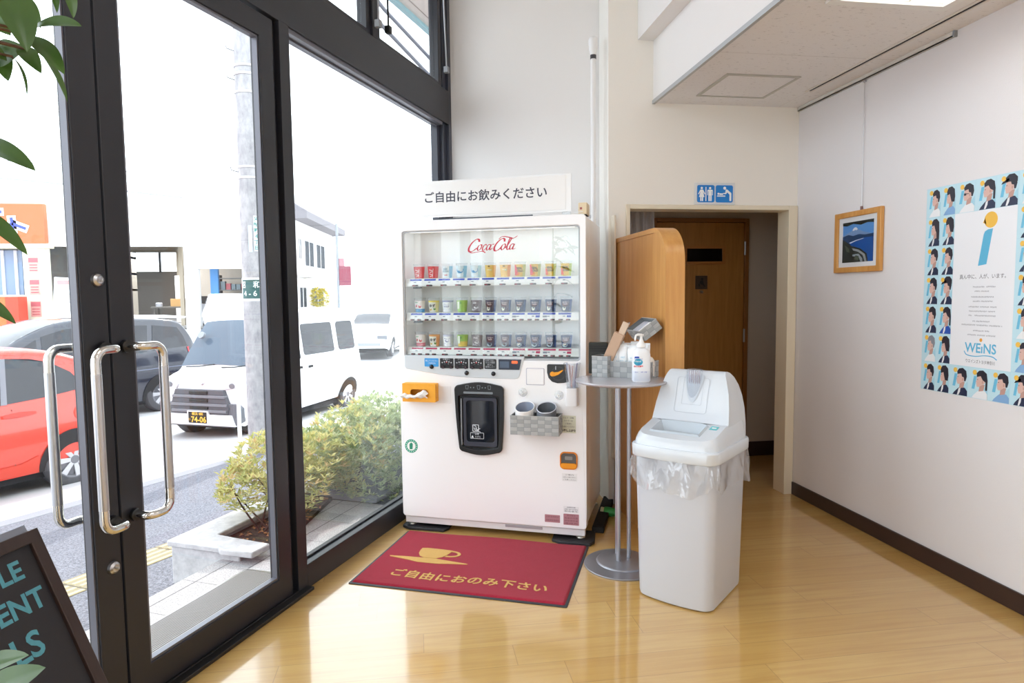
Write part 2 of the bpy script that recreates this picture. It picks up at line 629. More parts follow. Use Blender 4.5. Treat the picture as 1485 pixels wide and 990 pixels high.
ts = MB().box(2.289, 2.393, 5.078, 5.086, 1.43, 1.541).build('door_sign', mat('toilet_plate_brown', '#4b3a2f', 0.35), None, bevel=0.002)
tag(ts, 'small dark square toilet sign on the brown corridor door', 'sign')
b = MB()
b.prism(circ(2.345, 1.513, 0.011, 12), 5.0765, 5.0775)
b.prism([(2.330, 1.500), (2.352, 1.503), (2.362, 1.470), (2.376, 1.452), (2.366, 1.449), (2.350, 1.466), (2.338, 1.466), (2.322, 1.482)], 5.0765, 5.0775)
b.prism(rrect(2.312, 2.328, 1.452, 1.476, 0.003, 2), 5.0765, 5.0775)
put_text(b, 'TOILET', 0.016, 2.341, 5.0765, 1.440)
b.build('symbol', mat('toilet_sign_black', '#15110f', 0.5), ts, smooth=0)

# sheer curtain just inside the doorway
def cf(u, v):
    return (1.395 + 0.30 * u + 0.008 * sin(9 * v), 4.42 + 0.018 * sin(u * 34) + 0.006 * sin(u * 71), 2.30 - 0.75 * v)
cur = MB().grid(cf, 60, 8).build('curtain', glassmat('sheer_curtain', (0.9, 0.9, 0.92), 0.6, 1.1, 0.3, '#cfcdd2', 0.55), smooth=180, fix=False)
tag(cur, 'sheer pale curtain hanging inside the doorway behind the wooden partition', 'curtain')

# access hatch, slot diffuser, picture rail in the lower ceiling
hatch = thing('ceiling_hatch', 'square access hatch with a thin metal rim in the lower ceiling', 'hatch', (0, 0, 0))
MB().ring([(1.755, 3.505), (2.205, 3.505), (2.205, 3.91), (1.755, 3.91)], [(1.775, 3.522), (2.187, 3.522), (2.187, 3.893), (1.775, 3.893)], 2.618, 2.6255, 'z').build('rim', mat('hatch_rim', '#b9b7b0', 0.4, 0.2), hatch, smooth=0)
MB().box(1.776, 2.186, 3.523, 3.892, 2.621, 2.6254).build('panel', ceil_m, hatch, smooth=0)
sl = thing('slot_diffuser', 'long narrow black air slot running along the lower ceiling', 'air vent')
MB().box(2.400, 2.422, -1.0, 3.745, 2.6235, 2.6256).build('slot', mat('slot_black', '#050505', 0.9), sl, smooth=0)
b = MB()
b.box(2.386, 2.401, -1.0, 3.755, 2.6195, 2.6255)
b.box(2.421, 2.436, -1.0, 3.755, 2.6195, 2.6255)
b.build('flange', mat('diffuser_white', '#dcd6d0', 0.5), sl, smooth=0)
pr = thing('picture_rail', 'slim white picture rail along the top of the right wall', 'picture rail')
b = MB()
b.box(2.548, 2.565, 2.82, 4.085, 2.598, 2.604)
b.box(2.548, 2.552, 2.82, 4.085, 2.598, 2.624)
b.box(2.561, 2.565, 2.82, 4.085, 2.598, 2.624)
b.build('channel', mat('rail_white', '#d4d1cd', 0.4), pr, smooth=0)
MB().box(2.546, 2.566, 2.812, 2.822, 2.596, 2.625).build('end_cap', grey_pl, pr, bevel=0.001)
MB().box(2.550, 2.563, 3.436, 3.450, 2.585, 2.600).build('hook', satin, pr, bevel=0.001)

# recessed fluorescent light
cl = thing('ceiling_light', 'recessed fluorescent ceiling light with bright tubes in white louvres', 'ceiling light')
MB().ring([(1.745, 1.35), (2.31, 1.35), (2.31, 2.61), (1.745, 2.61)], [(1.785, 1.39), (2.27, 1.39), (2.27, 2.57), (1.785, 2.57)], 2.612, 2.627, 'z').build('frame', mat('light_frame', '#e8e8e6', 0.4), cl, smooth=0)
b = MB()
b.box(1.786, 2.269, 1.391, 2.569, 2.685, 2.69)
b.build('reflector', mat('light_reflector', '#f4f4f2', 0.3), cl, smooth=0)
for i in range(3):
    tx = 1.87 + 0.158 * i
    MB().cyl((tx, 1.41, 2.648), (tx, 2.55, 2.648), 0.016, n=12).build('fluorescent_tube', mat('tube_glow', '#ffffff', 0.4, emit='#fff8ee', es=3.0), cl)
for i in range(2):
    tx = 1.949 + 0.158 * i
    MB().box(tx - 0.004, tx + 0.004, 1.391, 2.569, 2.628, 2.670).build('louvre', mat('louvre_white', '#f0f0ee', 0.35), cl, smooth=0)

for i in range(9):
    ty = 1.50 + 0.12 * i
    MB().box(1.786, 2.269, ty - 0.003, ty + 0.003, 2.629, 2.642).build('cross_louvre', MATS['louvre_white'], cl, smooth=0)

# restroom sign over the doorway
rs = thing('restroom_sign', 'clear plate with blue restroom and baby-changing pictograms above the doorway', 'sign')
MB().box(1.829, 2.110, 4.084, 4.091, 1.979, 2.122).build('plate', mat('sign_plate_white', '#dfe3e6', 0.25), rs, bevel=0.002)
b = MB()
b.prism(rrect(1.846, 1.966, 1.994, 2.106, 0.012, 4), 4.0815, 4.085)
b.prism(rrect(1.975, 2.095, 1.994, 2.106, 0.012, 4), 4.0815, 4.085)
b.build('blue_panel', mat('sign_blue', '#1180d6', 0.35), rs, smooth=0)
b = MB()
Y0 = 4.0812
def fl(pts):
    b.prism(pts, Y0, Y0 + 0.0005)
fl(circ(1.877, 2.086, 0.008, 14))
fl([(1.867, 2.076), (1.887, 2.076), (1.902, 2.048), (1.897, 2.045), (1.886, 2.062), (1.896, 2.028), (1.858, 2.028), (1.868, 2.062), (1.857, 2.045), (1.852, 2.048)])
fl([(1.867, 2.029), (1.8755, 2.029), (1.8755, 2.002), (1.867, 2.002)])
fl([(1.8785, 2.029), (1.887, 2.029), (1.887, 2.002), (1.8785, 2.002)])
fl([(1.903, 2.094), (1.909, 2.094), (1.909, 2.002), (1.903, 2.002)])
fl(circ(1.935, 2.086, 0.008, 14))
fl([(1.921, 2.076), (1.949, 2.076), (1.954, 2.072), (1.954, 2.040), (1.949, 2.040), (1.949, 2.066), (1.946, 2.066), (1.946, 2.002), (1.9365, 2.002), (1.9365, 2.038), (1.9335, 2.038), (1.9335, 2.002), (1.924, 2.002), (1.924, 2.066), (1.921, 2.066), (1.921, 2.040), (1.916, 2.040), (1.916, 2.072)])
fl(circ(2.037, 2.087, 0.010, 14))
fl([(2.044, 2.079), (2.056, 2.078), (2.084, 2.055), (2.084, 2.004), (2.071, 2.004), (2.071, 2.046), (2.055, 2.060), (2.046, 2.048), (2.028, 2.050), (2.028, 2.056), (2.041, 2.056)])
fl([(1.984, 2.032), (2.042, 2.032), (2.042, 2.039), (1.984, 2.039)])
fl(circ(1.993, 2.050, 0.007, 12))
fl([(2.001, 2.043), (2.026, 2.043), (2.026, 2.054), (2.012, 2.052), (2.001, 2.055)])
b.build('pictogram', mat('sign_white', '#f4f8fb', 0.4), rs, smooth=0)

# ------------------------------------------------------------------ the glazed front (local: x inward, y along, z up)
def win(name):
    e = thing(name, None, None, WIN, -WA)
    return struct(e)
fr_m = black_al
tr = win('trim_3')
MB().box(-0.10, 0.0, -3.0, 4.435, 2.625, 2.858).build('header', fr_m, tr, bevel=0.003)
b = MB()
b.box(-0.095, -0.012, 2.574, 4.30, 2.604, 2.626)
b.box(-0.06, -0.05, 2.574, 4.30, 2.596, 2.606)
b.build('glazing_bead', mat('bead_grey', '#6f6f78', 0.35, 0.3), tr)
b = MB()
b.box(-0.10, 0.0, 2.503, 2.574, 0.0, 2.626)
b.box(-0.085, -0.03, 2.470, 2.504, 0.0, 2.626)
b.build('post', fr_m, tr, bevel=0.002)
b = MB()
b.box(-0.10, 0.0, 4.385, 4.434, 0.0, 3.72)
b.box(-0.085, -0.022, 4.335, 4.386, 0.0, 3.72)
b.box(-0.10, -0.05, 4.29, 4.336, 0.0, 3.72)
b.build('post', mat('blue_grey_aluminium', '#3a3d48', 0.35), tr, bevel=0.002)
b = MB()
b.box(-0.10, 0.0, 0.60, 0.70, 0.0, 2.626)
b.build('post', fr_m, tr, bevel=0.002)
b = MB()
b.box(-0.105, 0.035, 0.60, 2.574, 0.0, 0.016)
b.box(-0.105, 0.0, 0.60, 2.574, 0.016, 0.02)
b.build('threshold', mat('threshold_black', '#1d1c1d', 0.4), tr, bevel=0.003)

w1 = win('window_1')
b = MB()
b.box(-0.09, 0.0, 2.574, 4.30, 0.0, 0.118)
b.box(-0.075, -0.045, 2.574, 4.30, 0.118, 0.128)
b.build('bottom_rail', fr_m, w1, bevel=0.003)
MB().box(-0.078, -0.070, 2.574, 4.30, 0.118, 2.61).build('glass_pane', glass, w1, smooth=0)

def transom(name, s0, s1):
    e = win(name)
    z0, z1 = 2.858, 3.72
    MB().ring([(s0, z0), (s1, z0), (s1, z1), (s0, z1)], [(s0 + 0.045, z0 + 0.03), (s1 - 0.045, z0 + 0.03), (s1 - 0.045, z1 - 0.04), (s0 + 0.045, z1 - 0.04)], -0.075, -0.015, 'x').build('sash', fr_m, e, bevel=0.002)
    MB().box(-0.052, -0.046, s0 + 0.045, s1 - 0.045, z0 + 0.03, z1 - 0.04).build('glass_pane', glass, e, smooth=0)
    return e
w2 = transom('window_2', 3.395, 4.30)
w3 = transom('window_3', 2.50, 3.335)
w4 = transom('window_4', 1.55, 2.44)
w5 = transom('window_5', 0.60, 1.49)
for s0 in (3.335, 2.44, 1.49):
    MB().box(-0.10, 0.0, s0, s0 + 0.06, 2.858, 3.72).build('mullion', fr_m, tr, bevel=0.002)
def stay(parent, s, z, lean, m1, knob):
    r = MB().tube([(0.03, s, z), (0.03, s - lean, 3.70)], 0.006, 8).build('stay_arm', m1, parent)
    MB().box(0.012, 0.045, s - 0.018, s + 0.018, z - 0.03, z + 0.012).build('stay_bracket', knob, r, bevel=0.004)
stay(w3, 3.345, 2.935, -0.01, steel, grey_pl)
stay(w2, 3.46, 2.945, 0.01, black_gk, black_pl)
stay(w2, 4.295, 2.985, 0.05, steel, grey_pl)

def door(name, s0, s1, meet_hi, hs, outer):
    """Glazed leaf; meet_hi: the meeting stile is at the s1 end."""
    e = win(name)
    a, c = (0.085, 0.09) if not meet_hi else (0.09, 0.085)
    MB().ring([(s0, 0.022), (s1, 0.022), (s1, 2.612), (s0, 2.612)], [(s0 + (a if not meet_hi else c), 0.128), (s1 - (c if not meet_hi else a), 0.128), (s1 - (c if not meet_hi else a), 2.515), (s0 + (a if not meet_hi else c), 2.515)], -0.055, -0.006, 'x').build('leaf_frame', fr_m, e, bevel=0.003)
    MB().box(-0.034, -0.026, s0 + 0.06, s1 - 0.06, 0.10, 2.53).build('glass_pane', glass, e, smooth=0)
    g = MB()
    g.ring([(s0 + 0.084, 0.124), (s1 - 0.084, 0.124), (s1 - 0.084, 2.52), (s0 + 0.084, 2.52)], [(s0 + 0.096, 0.138), (s1 - 0.096, 0.138), (s1 - 0.096, 2.506), (s0 + 0.096, 2.506)], -0.04, -0.014, 'x')
    g.build('glazing_bead', mat('bead_grey', '#6f6f78', 0.35, 0.3), e)
    sm = s1 - 0.028 if meet_hi else s0 + 0.045
    sg = -1 if meet_hi else 1
    def handle(side):
        x0 = 0.0 if side > 0 else -0.06
        xo = 0.068 * side
        off = (0.085 if meet_hi else 0.085) * sg
        pts = [(x0, sm, 1.245), (x0 + xo * 0.6, sm, 1.245)]
        n = 6
        cx = x0 + xo
        for k in range(n + 1):
            f = k / n
            pts.append((x0 + xo * (0.6 + 0.4 * sin(f * pi / 2)), sm + off * 0.35 * (1 - cos(f * pi / 2)), 1.245))
        for k in range(n + 1):
            f = k / n
            pts.append((cx, sm + off * (0.6 + 0.4 * sin(f * pi / 2)), 1.245 - 0.04 * (1 - cos(f * pi / 2))))
        bar0 = len(pts)
        lo = [(p[0], p[1], 1.245 + 0.675 - p[2]) for p in reversed(pts)]
        h = MB().tube(pts + [(cx, sm + off, 1.17)], 0.0145, 14).build('pull_handle', chrome, e, smooth=60)
        MB().tube([(cx, sm + off, 1.172), (cx, sm + off, 0.748)], 0.0152, 14).build('grip', satin, h, smooth=60)
        MB().tube([(cx, sm + off, 0.75)] + lo, 0.0145, 14).build('handle_foot', chrome, h, smooth=60)
        for zz in (1.245, 0.675):
            MB().cyl((x0, sm, zz), (x0 + 0.012 * side, sm, zz), 0.021, n=16).build('rosette', black_pl, h)
    handle(1)
    handle(-1)
    if outer:
        for zz in (1.462, 0.525):
            k = MB().lathe([(0.0, 0.016), (0.012, 0.016), (0.019, 0.010), (0.021, 0.0)], 20, M=Matrix.Translation((-0.006, sm - 0.006, zz)) @ Matrix.Rotation(pi / 2, 4, 'Y')).build('lock_cylinder', satin, e)
            MB().box(0.009, 0.022, sm - 0.008, sm - 0.003, zz - 0.004, zz + 0.004).build('thumb_turn', satin, k, bevel=0.001)
    return e
door('door_1', 0.72, 1.590, True, 0, True)
door('door_2', 1.598, 2.466, False, 0, False)
# daylight side beyond the left jamb
w6 = win('window_6')
b = MB()
b.box(-0.09, 0.0, -3.0, 0.60, 0.0, 0.118)
b.build('bottom_rail', fr_m, w6, bevel=0.003)
MB().box(-0.078, -0.070, -3.0, 0.60, 0.118, 2.626).build('glass_pane', glass, w6, smooth=0)
# ------------------------------------------------------------------ drinks machine (local: x right, y back, z up)
VM = Vector((0.412, 3.671, 0))
VA = radians(-23)
vm = thing('vending_machine', 'tall white hot and cold cup drinks machine with glass-fronted display', 'vending machine', VM, VA)
vw = mat('machine_white', '#fbfbfd', 0.28, coat=0.3)
vgrey = mat('machine_grey_panel', '#d3dae0', 0.3)
b = MB()
b.box(-0.55, 0.55, 0.185, 0.70, 0.085, 1.832)
b.ring([(-0.55, 0.085), (0.55, 0.085), (0.55, 1.832), (-0.55, 1.832)], [(-0.53, 1.04), (0.53, 1.04), (0.53, 1.79), (-0.53, 1.79)], 0.055, 0.185)
b.build('cabinet', vw, vm, bevel=0.006)
MB().ring(rrect(-0.557, 0.557, 0.078, 1.836, 0.022, 5), rrect(-0.524, 0.524, 1.03, 1.777, 0.018, 5), 0.0, 0.054).build('front_panel', vw, vm, bevel=0.004)
b = MB()
b.box(-0.529, 0.529, 0.176, 0.1845, 1.041, 1.789)
b.box(-0.5295, -0.5235, 0.05, 0.18, 1.041, 1.789)
b.box(0.5235, 0.5295, 0.05, 0.18, 1.041, 1.789)
b.box(-0.529, 0.529, 0.05, 0.18, 1.784, 1.7895)
b.build('display_back', mat('display_white', '#fafbfc', 0.4), vm, smooth=0)
MB().ring(rrect(-0.5235, 0.5235, 1.031, 1.7765, 0.018, 5), rrect(-0.516, 0.516, 1.04, 1.769, 0.014, 5), 0.006, 0.012).build('display_gasket', mat('gasket_grey', '#b5b9be', 0.5), vm, smooth=0)
MB().box(-0.521, 0.521, 0.012, 0.016, 1.035, 1.772).build('display_glass', glassmat('display_glass_mat', (0.97, 0.985, 0.98), 0.0, 1.5, 1.0), vm, smooth=0)
# added fill light and glowing tube that brighten the display; no lamp seen there
dl_ = area('display_fill_light', (0, 0, 0), 0.96, 0.03, 0.5, (0, 0, 0), (0.97, 0.99, 1.0))
dl_.parent = vm
dl_.location = (0, 0.06, 1.778)
MB().cyl((-0.49, 0.045, 1.776), (0.49, 0.045, 1.776), 0.006, n=10).build('fill_tube', mat('fill_tube_glow', '#ffffff', 0.3, emit='#ffffff', es=1.5), vm)
# script logo on the display
b = MB()
nib = (radians(20), 0.25)
LX, LZ = -0.127, 1.655
def lg(pts, w=0.0095):
    stroke(b, [(LX + 0.0140 * p[0] + 0.003 * p[1], LZ + 0.0142 * p[1]) for p in pts], w, 0.0105, 0, nib)
lg([(4.6, 3.4), (4.2, 4.3), (3.1, 4.4), (1.5, 3.0), (0.6, 1.0), (1.0, -0.3), (2.4, -0.2), (4.0, 1.0)], 0.0115)
lg([(5.5, 2.3), (4.6, 1.8), (4.3, 0.6), (4.9, 0.0), (5.7, 0.8), (5.9, 1.9), (5.4, 2.3), (6.2, 2.0)], 0.008)
lg([(8.0, 2.0), (7.3, 2.3), (6.6, 1.4), (6.5, 0.3), (7.1, 0.0), (8.1, 0.9)], 0.008)
lg([(9.6, 2.1), (8.8, 2.2), (8.2, 1.2), (8.4, 0.1), (9.2, 0.5), (9.9, 2.2), (9.6, 0.9), (9.8, 0.1), (10.6, 0.8)], 0.008)
lg([(10.3, 2.2), (11.1, 2.3)], 0.010)
lg([(15.2, 3.2), (15.0, 4.2), (13.8, 4.3), (12.2, 2.8), (11.4, 0.9), (11.9, -0.3), (13.2, 0.0), (14.4, 1.2)], 0.0115)
lg([(15.4, 2.3), (14.6, 1.8), (14.3, 0.6), (14.9, 0.0), (15.7, 0.8), (15.9, 1.9), (15.4, 2.3)], 0.008)
lg([(16.0, 0.6), (17.0, 2.2), (17.9, 4.2), (17.4, 4.6), (16.9, 3.0), (16.7, 0.6), (17.2, 0.0), (17.9, 0.7)], 0.008)
lg([(19.3, 2.1), (18.5, 2.2), (17.9, 1.2), (18.1, 0.1), (18.9, 0.5), (19.6, 2.2), (19.2, 0.9), (19.4, 0.1), (20.3, 0.5)], 0.008)
lg([(1.0, -0.3), (2.2, -0.9), (4.6, -0.6), (6.6, -0.4), (8.0, -0.9)], 0.008)
lg([(12.6, 4.2), (14.0, 5.2), (16.4, 4.9), (18.6, 4.4), (20.2, 5.3)], 0.008)
b.build('script_logo', mat('logo_red', '#cc2a46', 0.4), vm, smooth=0, fix=False)

# shelves with price tags and selection buttons
PX0, PDX = -0.455, 0.0888
sh_m = mat('shelf_white', '#f6f7f8', 0.3)
tag_mats = [mat('tag_white', '#f7f8fa', 0.4), mat('tag_blue', '#3c56c4', 0.4), mat('tag_red', '#c23a64', 0.4), mat('tag_grey', '#8f96a6', 0.4)]
btn_m = [mat('button_dark', '#4a4347', 0.35), mat('button_red_lamp', '#a03848', 0.35)]
shelf_z = (1.455, 1.254, 1.051)
tagp = btnp = None
for r, zb in enumerate(shelf_z):
    b = MB()
    prof = [(0.022, 0.0), (0.022, 0.013), (0.040, 0.047), (0.16, 0.050), (0.16, 0.040), (0.05, 0.0)]
    b.prism([(p[0], zb + p[1]) for p in prof], -0.519, 0.517, 'x')
    sh = b.build('shelf', sh_m, vm, bevel=0.003)
    for k in range(11):
        cx = PX0 + PDX * k
        b = MB()
        # the tag lies on the sloping nose of the shelf
        def sl(u0, u1, f0, f1, m, off=0.0008):
            y0, z0 = 0.022 + 0.018 * f0 - off, zb + 0.013 + 0.034 * f0 + off * 0.5
            y1, z1 = 0.022 + 0.018 * f1 - off, zb + 0.013 + 0.034 * f1 + off * 0.5
            b.add([(cx + u0, y0, z0), (cx + u1, y0, z0), (cx + u1, y1, z1), (cx + u0, y1, z1)], [(0, 1, 2, 3)], m)
        sl(-0.038, 0.038, 0.05, 0.93, 0)
        cm_ = 2 if r == 2 else 1
        sl(-0.036, 0.036, 0.60, 0.88, cm_, 0.0014)
        if r and k >= 7:
            sl(0.012, 0.036, 0.14, 0.5, cm_, 0.0014) if k % 2 == 0 else sl(-0.036, -0.012, 0.14, 0.45, 3, 0.0014)
        sl(-0.010, 0.004, 0.26, 0.42, 3, 0.0014)
        b.build('price_tag', tag_mats, sh, smooth=0, fix=False)
        two = r > 0 and (k < 2 or k > 4)
        for dx in ((-0.021, 0.021) if two else (0.0,)):
            w = 0.013 if two else 0.019
            b = MB()
            b.prism(rrect(cx + dx - w, cx + dx + w, zb + 0.0015, zb + 0.0105, 0.0042, 3), 0.0185, 0.0225)
            b.prism(rrect(cx + dx - w * 0.85, cx + dx - w * 0.05, zb + 0.003, zb + 0.009, 0.0025, 2), 0.018, 0.0187, m=1)
            b.build('select_button', btn_m, sh, smooth=0)
    MB().box(-0.475, -0.425, 0.03, 0.06, zb - 0.012, zb - 0.001).build('shelf_latch', dark_pl, sh, bevel=0.003)

# control strip under the display
ctl = [(-0.5225, 1.052), (-0.5225, 0.985), (-0.512, 0.972), (-0.40, 0.955), (-0.30, 0.941), (-0.20, 0.931), (-0.08, 0.926), (0.05, 0.924), (0.150, 0.924), (0.166, 0.928), (0.176, 0.938), (0.208, 1.052)]
cp = MB().prism(ctl, -0.003, 0.012).build('control_panel', vgrey, vm, bevel=0.002)
MB().prism(rrect(-0.396, -0.309, 0.987, 1.036, 0.003, 2), -0.0045, -0.0028).build('blue_label', mat('label_sky', '#3f9ce0', 0.4), cp, smooth=0)
b = MB()
put_text(b, '押してください', 0.011, -0.352, -0.0048, 1.020)
put_text(b, 'ご利用方法', 0.010, -0.352, -0.0048, 1.006)
b.build('lettering', mat('label_white', '#f4f6f8', 0.5), cp, smooth=0, fix=False)
kp = mat('key_black', '#16171b', 0.3)
for k, x0 in enumerate((-0.299, -0.209, -0.118)):
    o = MB().prism(rrect(x0, x0 + 0.083, 0.979, 1.037, 0.004, 2), -0.0055, -0.0028).build('selector_plate', kp, cp, smooth=0)
    b = MB()
    for j in range(5):
        b.prism(circ(x0 + 0.014 + 0.0138 * j, 1.012 - 0.004 * abs(j - 2) + 0.008, 0.0038, 10), -0.006, -0.0054)
    put_text(b, ('砂糖なし', 'クリーム', '濃さ調節')[k], 0.0115, x0 + 0.041, -0.006, 1.031)
    put_text(b, '－   ＋', 0.012, x0 + 0.041, -0.006, 1.004)
    b.build('dial_marks', mat('dial_grey', '#c8ccd2', 0.5), o, smooth=0, fix=False)
    MB().prism(circ(x0 + 0.041, 1.014, 0.0035, 10), -0.0066, -0.005).build('lamp', mat('dial_red', '#e0484a', 0.4), o, smooth=0)
    for dx in (0.017, 0.066):
        MB().cyl((x0 + dx, -0.004, 0.986), (x0 + dx, -0.012, 0.986), 0.0105, 0.009, n=16).build('push_button', mat('button_brown', '#3d3236', 0.25), o)
o = MB().prism(rrect(-0.028, 0.042, 0.979, 1.036, 0.006, 3), -0.0052, -0.0028).build('selector_plate', kp, cp, smooth=0)
b = MB()
for j in range(4):
    put_text(b, ('お取り出し', 'ミルク増量', '氷なし', '返却レバー')[j], 0.0115, 0.006, -0.0058, 1.028 - 0.0125 * j)
b.build('dial_marks', MATS['dial_grey'], o, smooth=0, fix=False)
o = MB().prism([(0.056, 0.977), (0.178, 0.977), (0.190, 1.036), (0.056, 1.036)], -0.0055, -0.0028).build('price_display', mat('display_navy', '#2b3242', 0.2), cp, smooth=0)
MB().prism(rrect(0.133, 0.168, 1.012, 1.028, 0.004, 3), -0.0065, -0.005).build('amount_lamp', mat('amount_orange', '#f06a3a', 0.4, emit='#ff6a3a', es=0.5), o, smooth=0)
b = MB()
b.prism(rrect(0.064, 0.118, 0.987, 1.024, 0.002, 2), -0.0062, -0.0054)
b.build('amount_window', mat('amount_slate', '#55657a', 0.15), o, smooth=0)
for bx, bz in ((-0.352, 0.986), (-0.137, 0.953), (0.024, 0.952)):
    MB().lathe([(0.0, 0.012), (0.008, 0.011), (0.0125, 0.005), (0.0135, 0.0)], 18, M=Matrix.Translation((bx, -0.003, bz)) @ Matrix.Rotation(pi / 2, 4, 'X')).build('push_button', mat('knob_black', '#1c1c22', 0.2), cp, smooth=60)

# cup outlet with its little door
def shield(x0, x1, xb0, xb1, zt, zb, ct, cb, r):
    """Rounded shield: straight sides that converge downwards, bowed top and bottom."""
    p = []
    n = 10
    for k in range(n + 1):
        f = k / n
        p.append((xb0 + r + (xb1 - xb0 - 2 * r) * f, zb - cb * sin(pi * f)))
    for k in range(1, 6):
        a = -pi / 2 + (pi / 2) * k / 6
        p.append((xb1 - r + r * cos(a), zb + r + r * sin(a)))
    m = 8
    for k in range(m + 1):
        f = k / m
        p.append((xb1 + (x1 - xb1) * f + 0.004 * sin(pi * f), zb + r + (zt - r - zb - r) * f))
    for k in range(1, 6):
        a = (pi / 2) * k / 6
        p.append((x1 - r + r * cos(a), zt - r + r * sin(a)))
    for k in range(n + 1):
        f = k / n
        p.append((x1 - r + (x0 + r - x1 + r) * f, zt + ct * sin(pi * f)))
    for k in range(1, 6):
        a = pi / 2 + (pi / 2) * k / 6
        p.append((x0 + r + r * cos(a), zt - r + r * sin(a)))
    for k in range(m + 1):
        f = k / m
        p.append((x0 + (xb0 - x0) * f - 0.004 * sin(pi * f), zt - r + (zb + r - zt + r) * f))
    for k in range(1, 6):
        a = pi + (pi / 2) * k / 6
        p.append((xb0 + r + r * cos(a), zb + r + r * sin(a)))
    return p
out_o = shield(-0.209, 0.087, -0.185, 0.074, 0.885, 0.495, 0.017, 0.017, 0.028)
out_i = shield(-0.186, 0.064, -0.166, 0.052, 0.822, 0.522, 0.008, 0.012, 0.016)
df = MB().ring(out_o, out_i, -0.022, 0.0).build('outlet_surround', black_pl, vm, bevel=0.004)
MB().prism(out_i, -0.002, 0.0).build('outlet_back', mat('outlet_dark', '#08090c', 0.25), df, smooth=0)
b = MB()
b.ring(rrect(-0.158, 0.045, 0.528, 0.812, 0.012, 4), rrect(-0.140, 0.030, 0.553, 0.795, 0.018, 4), -0.016, -0.006)
od = b.build('outlet_door', mat('outlet_door_grey', '#3a3c48', 0.25), df, bevel=0.002)
MB().box(-0.142, 0.032, -0.010, -0.008, 0.55, 0.797).build('outlet_window', mat('outlet_glass', '#151a24', 0.05, spec=0.8), od, smooth=0)
b = MB()
b.prism(circ(-0.012, 0.68, 0.034, 24, 0.09), -0.0088, -0.0080)
b.build('cup_guide', mat('cup_guide_blue', '#2c4658', 0.3), od, smooth=0)
MB().cyl((-0.168, -0.018, 0.535), (-0.168, -0.018, 0.805), 0.004, n=8).build('door_rod', grey_pl, df)
b = MB()
b.ring(rrect(-0.104, -0.066, 0.614, 0.655, 0.003, 2), rrect(-0.101, -0.069, 0.617, 0.652, 0.002, 2), -0.0108, -0.0102)
stroke(b, [(-0.098, 0.648), (-0.085, 0.646), (-0.08, 0.63)], 0.003, -0.0106)
stroke(b, [(-0.095, 0.638), (-0.09, 0.625), (-0.078, 0.62), (-0.07, 0.628), (-0.058, 0.632)], 0.003, -0.0106)
stroke(b, [(-0.086, 0.634), (-0.07, 0.618), (-0.056, 0.612)], 0.003, -0.0106)
b.ring(rrect(-0.118, -0.036, 0.572, 0.608, 0.004, 2), rrect(-0.116, -0.038, 0.574, 0.606, 0.003, 2), -0.0108, -0.0102)
put_text(b, '注意', 0.013, -0.078, -0.0106, 0.599)
put_text(b, 'とびら', 0.012, -0.072, -0.0106, 0.583)
b.prism([(-0.113, 0.577), (-0.097, 0.577), (-0.105, 0.592)], -0.0108, -0.0102)
b.build('door_notice', mat('notice_white', '#dfe3e8', 0.5), od, smooth=0, fix=False)
b = MB()
for cx, s in ((-0.130, 0.016), (-0.060, 0.016), (0.004, 0.015)):
    b.ring([(cx - 0.010, 0.885), (cx - 0.007, 0.862), (cx + 0.007, 0.862), (cx + 0.010, 0.885)], [(cx - 0.008, 0.883), (cx - 0.0055, 0.864), (cx + 0.0055, 0.864), (cx + 0.008, 0.883)], -0.0228, -0.0218)
for cx in (-0.108, -0.090, -0.038, -0.020):
    b.prism(circ(cx, 0.872, 0.0035, 10), -0.0228, -0.0218)
b.prism(rrect(-0.152, 0.024, 0.836, 0.848, 0.003, 2), -0.0226, -0.0218)
b.build('serving_icons', mat('icon_grey', '#7e868c', 0.5), df, smooth=0)

# bill slot cover, coin slot, coin return, stickers
MB().ring(rrect(0.216, 0.322, 0.892, 0.988, 0.006, 3), rrect(0.219, 0.319, 0.895, 0.985, 0.005, 3), -0.0012, 0.001).build('bill_cover_rim', mat('rim_lilac', '#b7b6c6', 0.4), vm, smooth=0)
MB().prism(rrect(0.221, 0.317, 0.897, 0.983, 0.005, 3), -0.003, 0.001).build('bill_cover', vw, vm, bevel=0.001)
coin = [(0.337, 1.006), (0.337, 0.965), (0.345, 0.935), (0.365, 0.914), (0.395, 0.906), (0.43, 0.908), (0.455, 0.914), (0.462, 0.925), (0.462, 1.006), (0.455, 1.012), (0.343, 1.012)]
cs = MB().prism(coin, -0.006, 0.0).build('coin_slot', black_pl, vm, bevel=0.003)
MB().ring(circ(0.40, 0.960, 0.040, 28), circ(0.40, 0.960, 0.035, 28), -0.008, -0.0055).build('dial_ring', dark_pl, cs)
b = MB()
b.prism(circ(0.369, 0.958, 0.0135, 20), -0.016, -0.007)
b.prism([(0.362, 0.970), (0.378, 0.968), (0.40, 0.970), (0.427, 0.983), (0.431, 0.978), (0.405, 0.955), (0.378, 0.945), (0.364, 0.947)], -0.0155, -0.0075)
b.build('return_lever', mat('lever_orange', '#f6a21c', 0.3), cs, bevel=0.002)
MB().box(0.385, 0.389, -0.009, -0.0055, 0.982, 1.002).build('coin_mouth', steel, cs, smooth=0)
cr = MB().ring(rrect(0.407, 0.507, 0.42, 0.520, 0.026, 6), rrect(0.414, 0.500, 0.430, 0.512, 0.020, 6), -0.008, 0.0).build('coin_return', mat('return_orange', '#e58418', 0.3), vm, bevel=0.002)
MB().prism(rrect(0.413, 0.501, 0.429, 0.513, 0.020, 6), -0.002, -0.0005).build('return_cup', mat('return_grey', '#56504c', 0.25), cr, smooth=0)
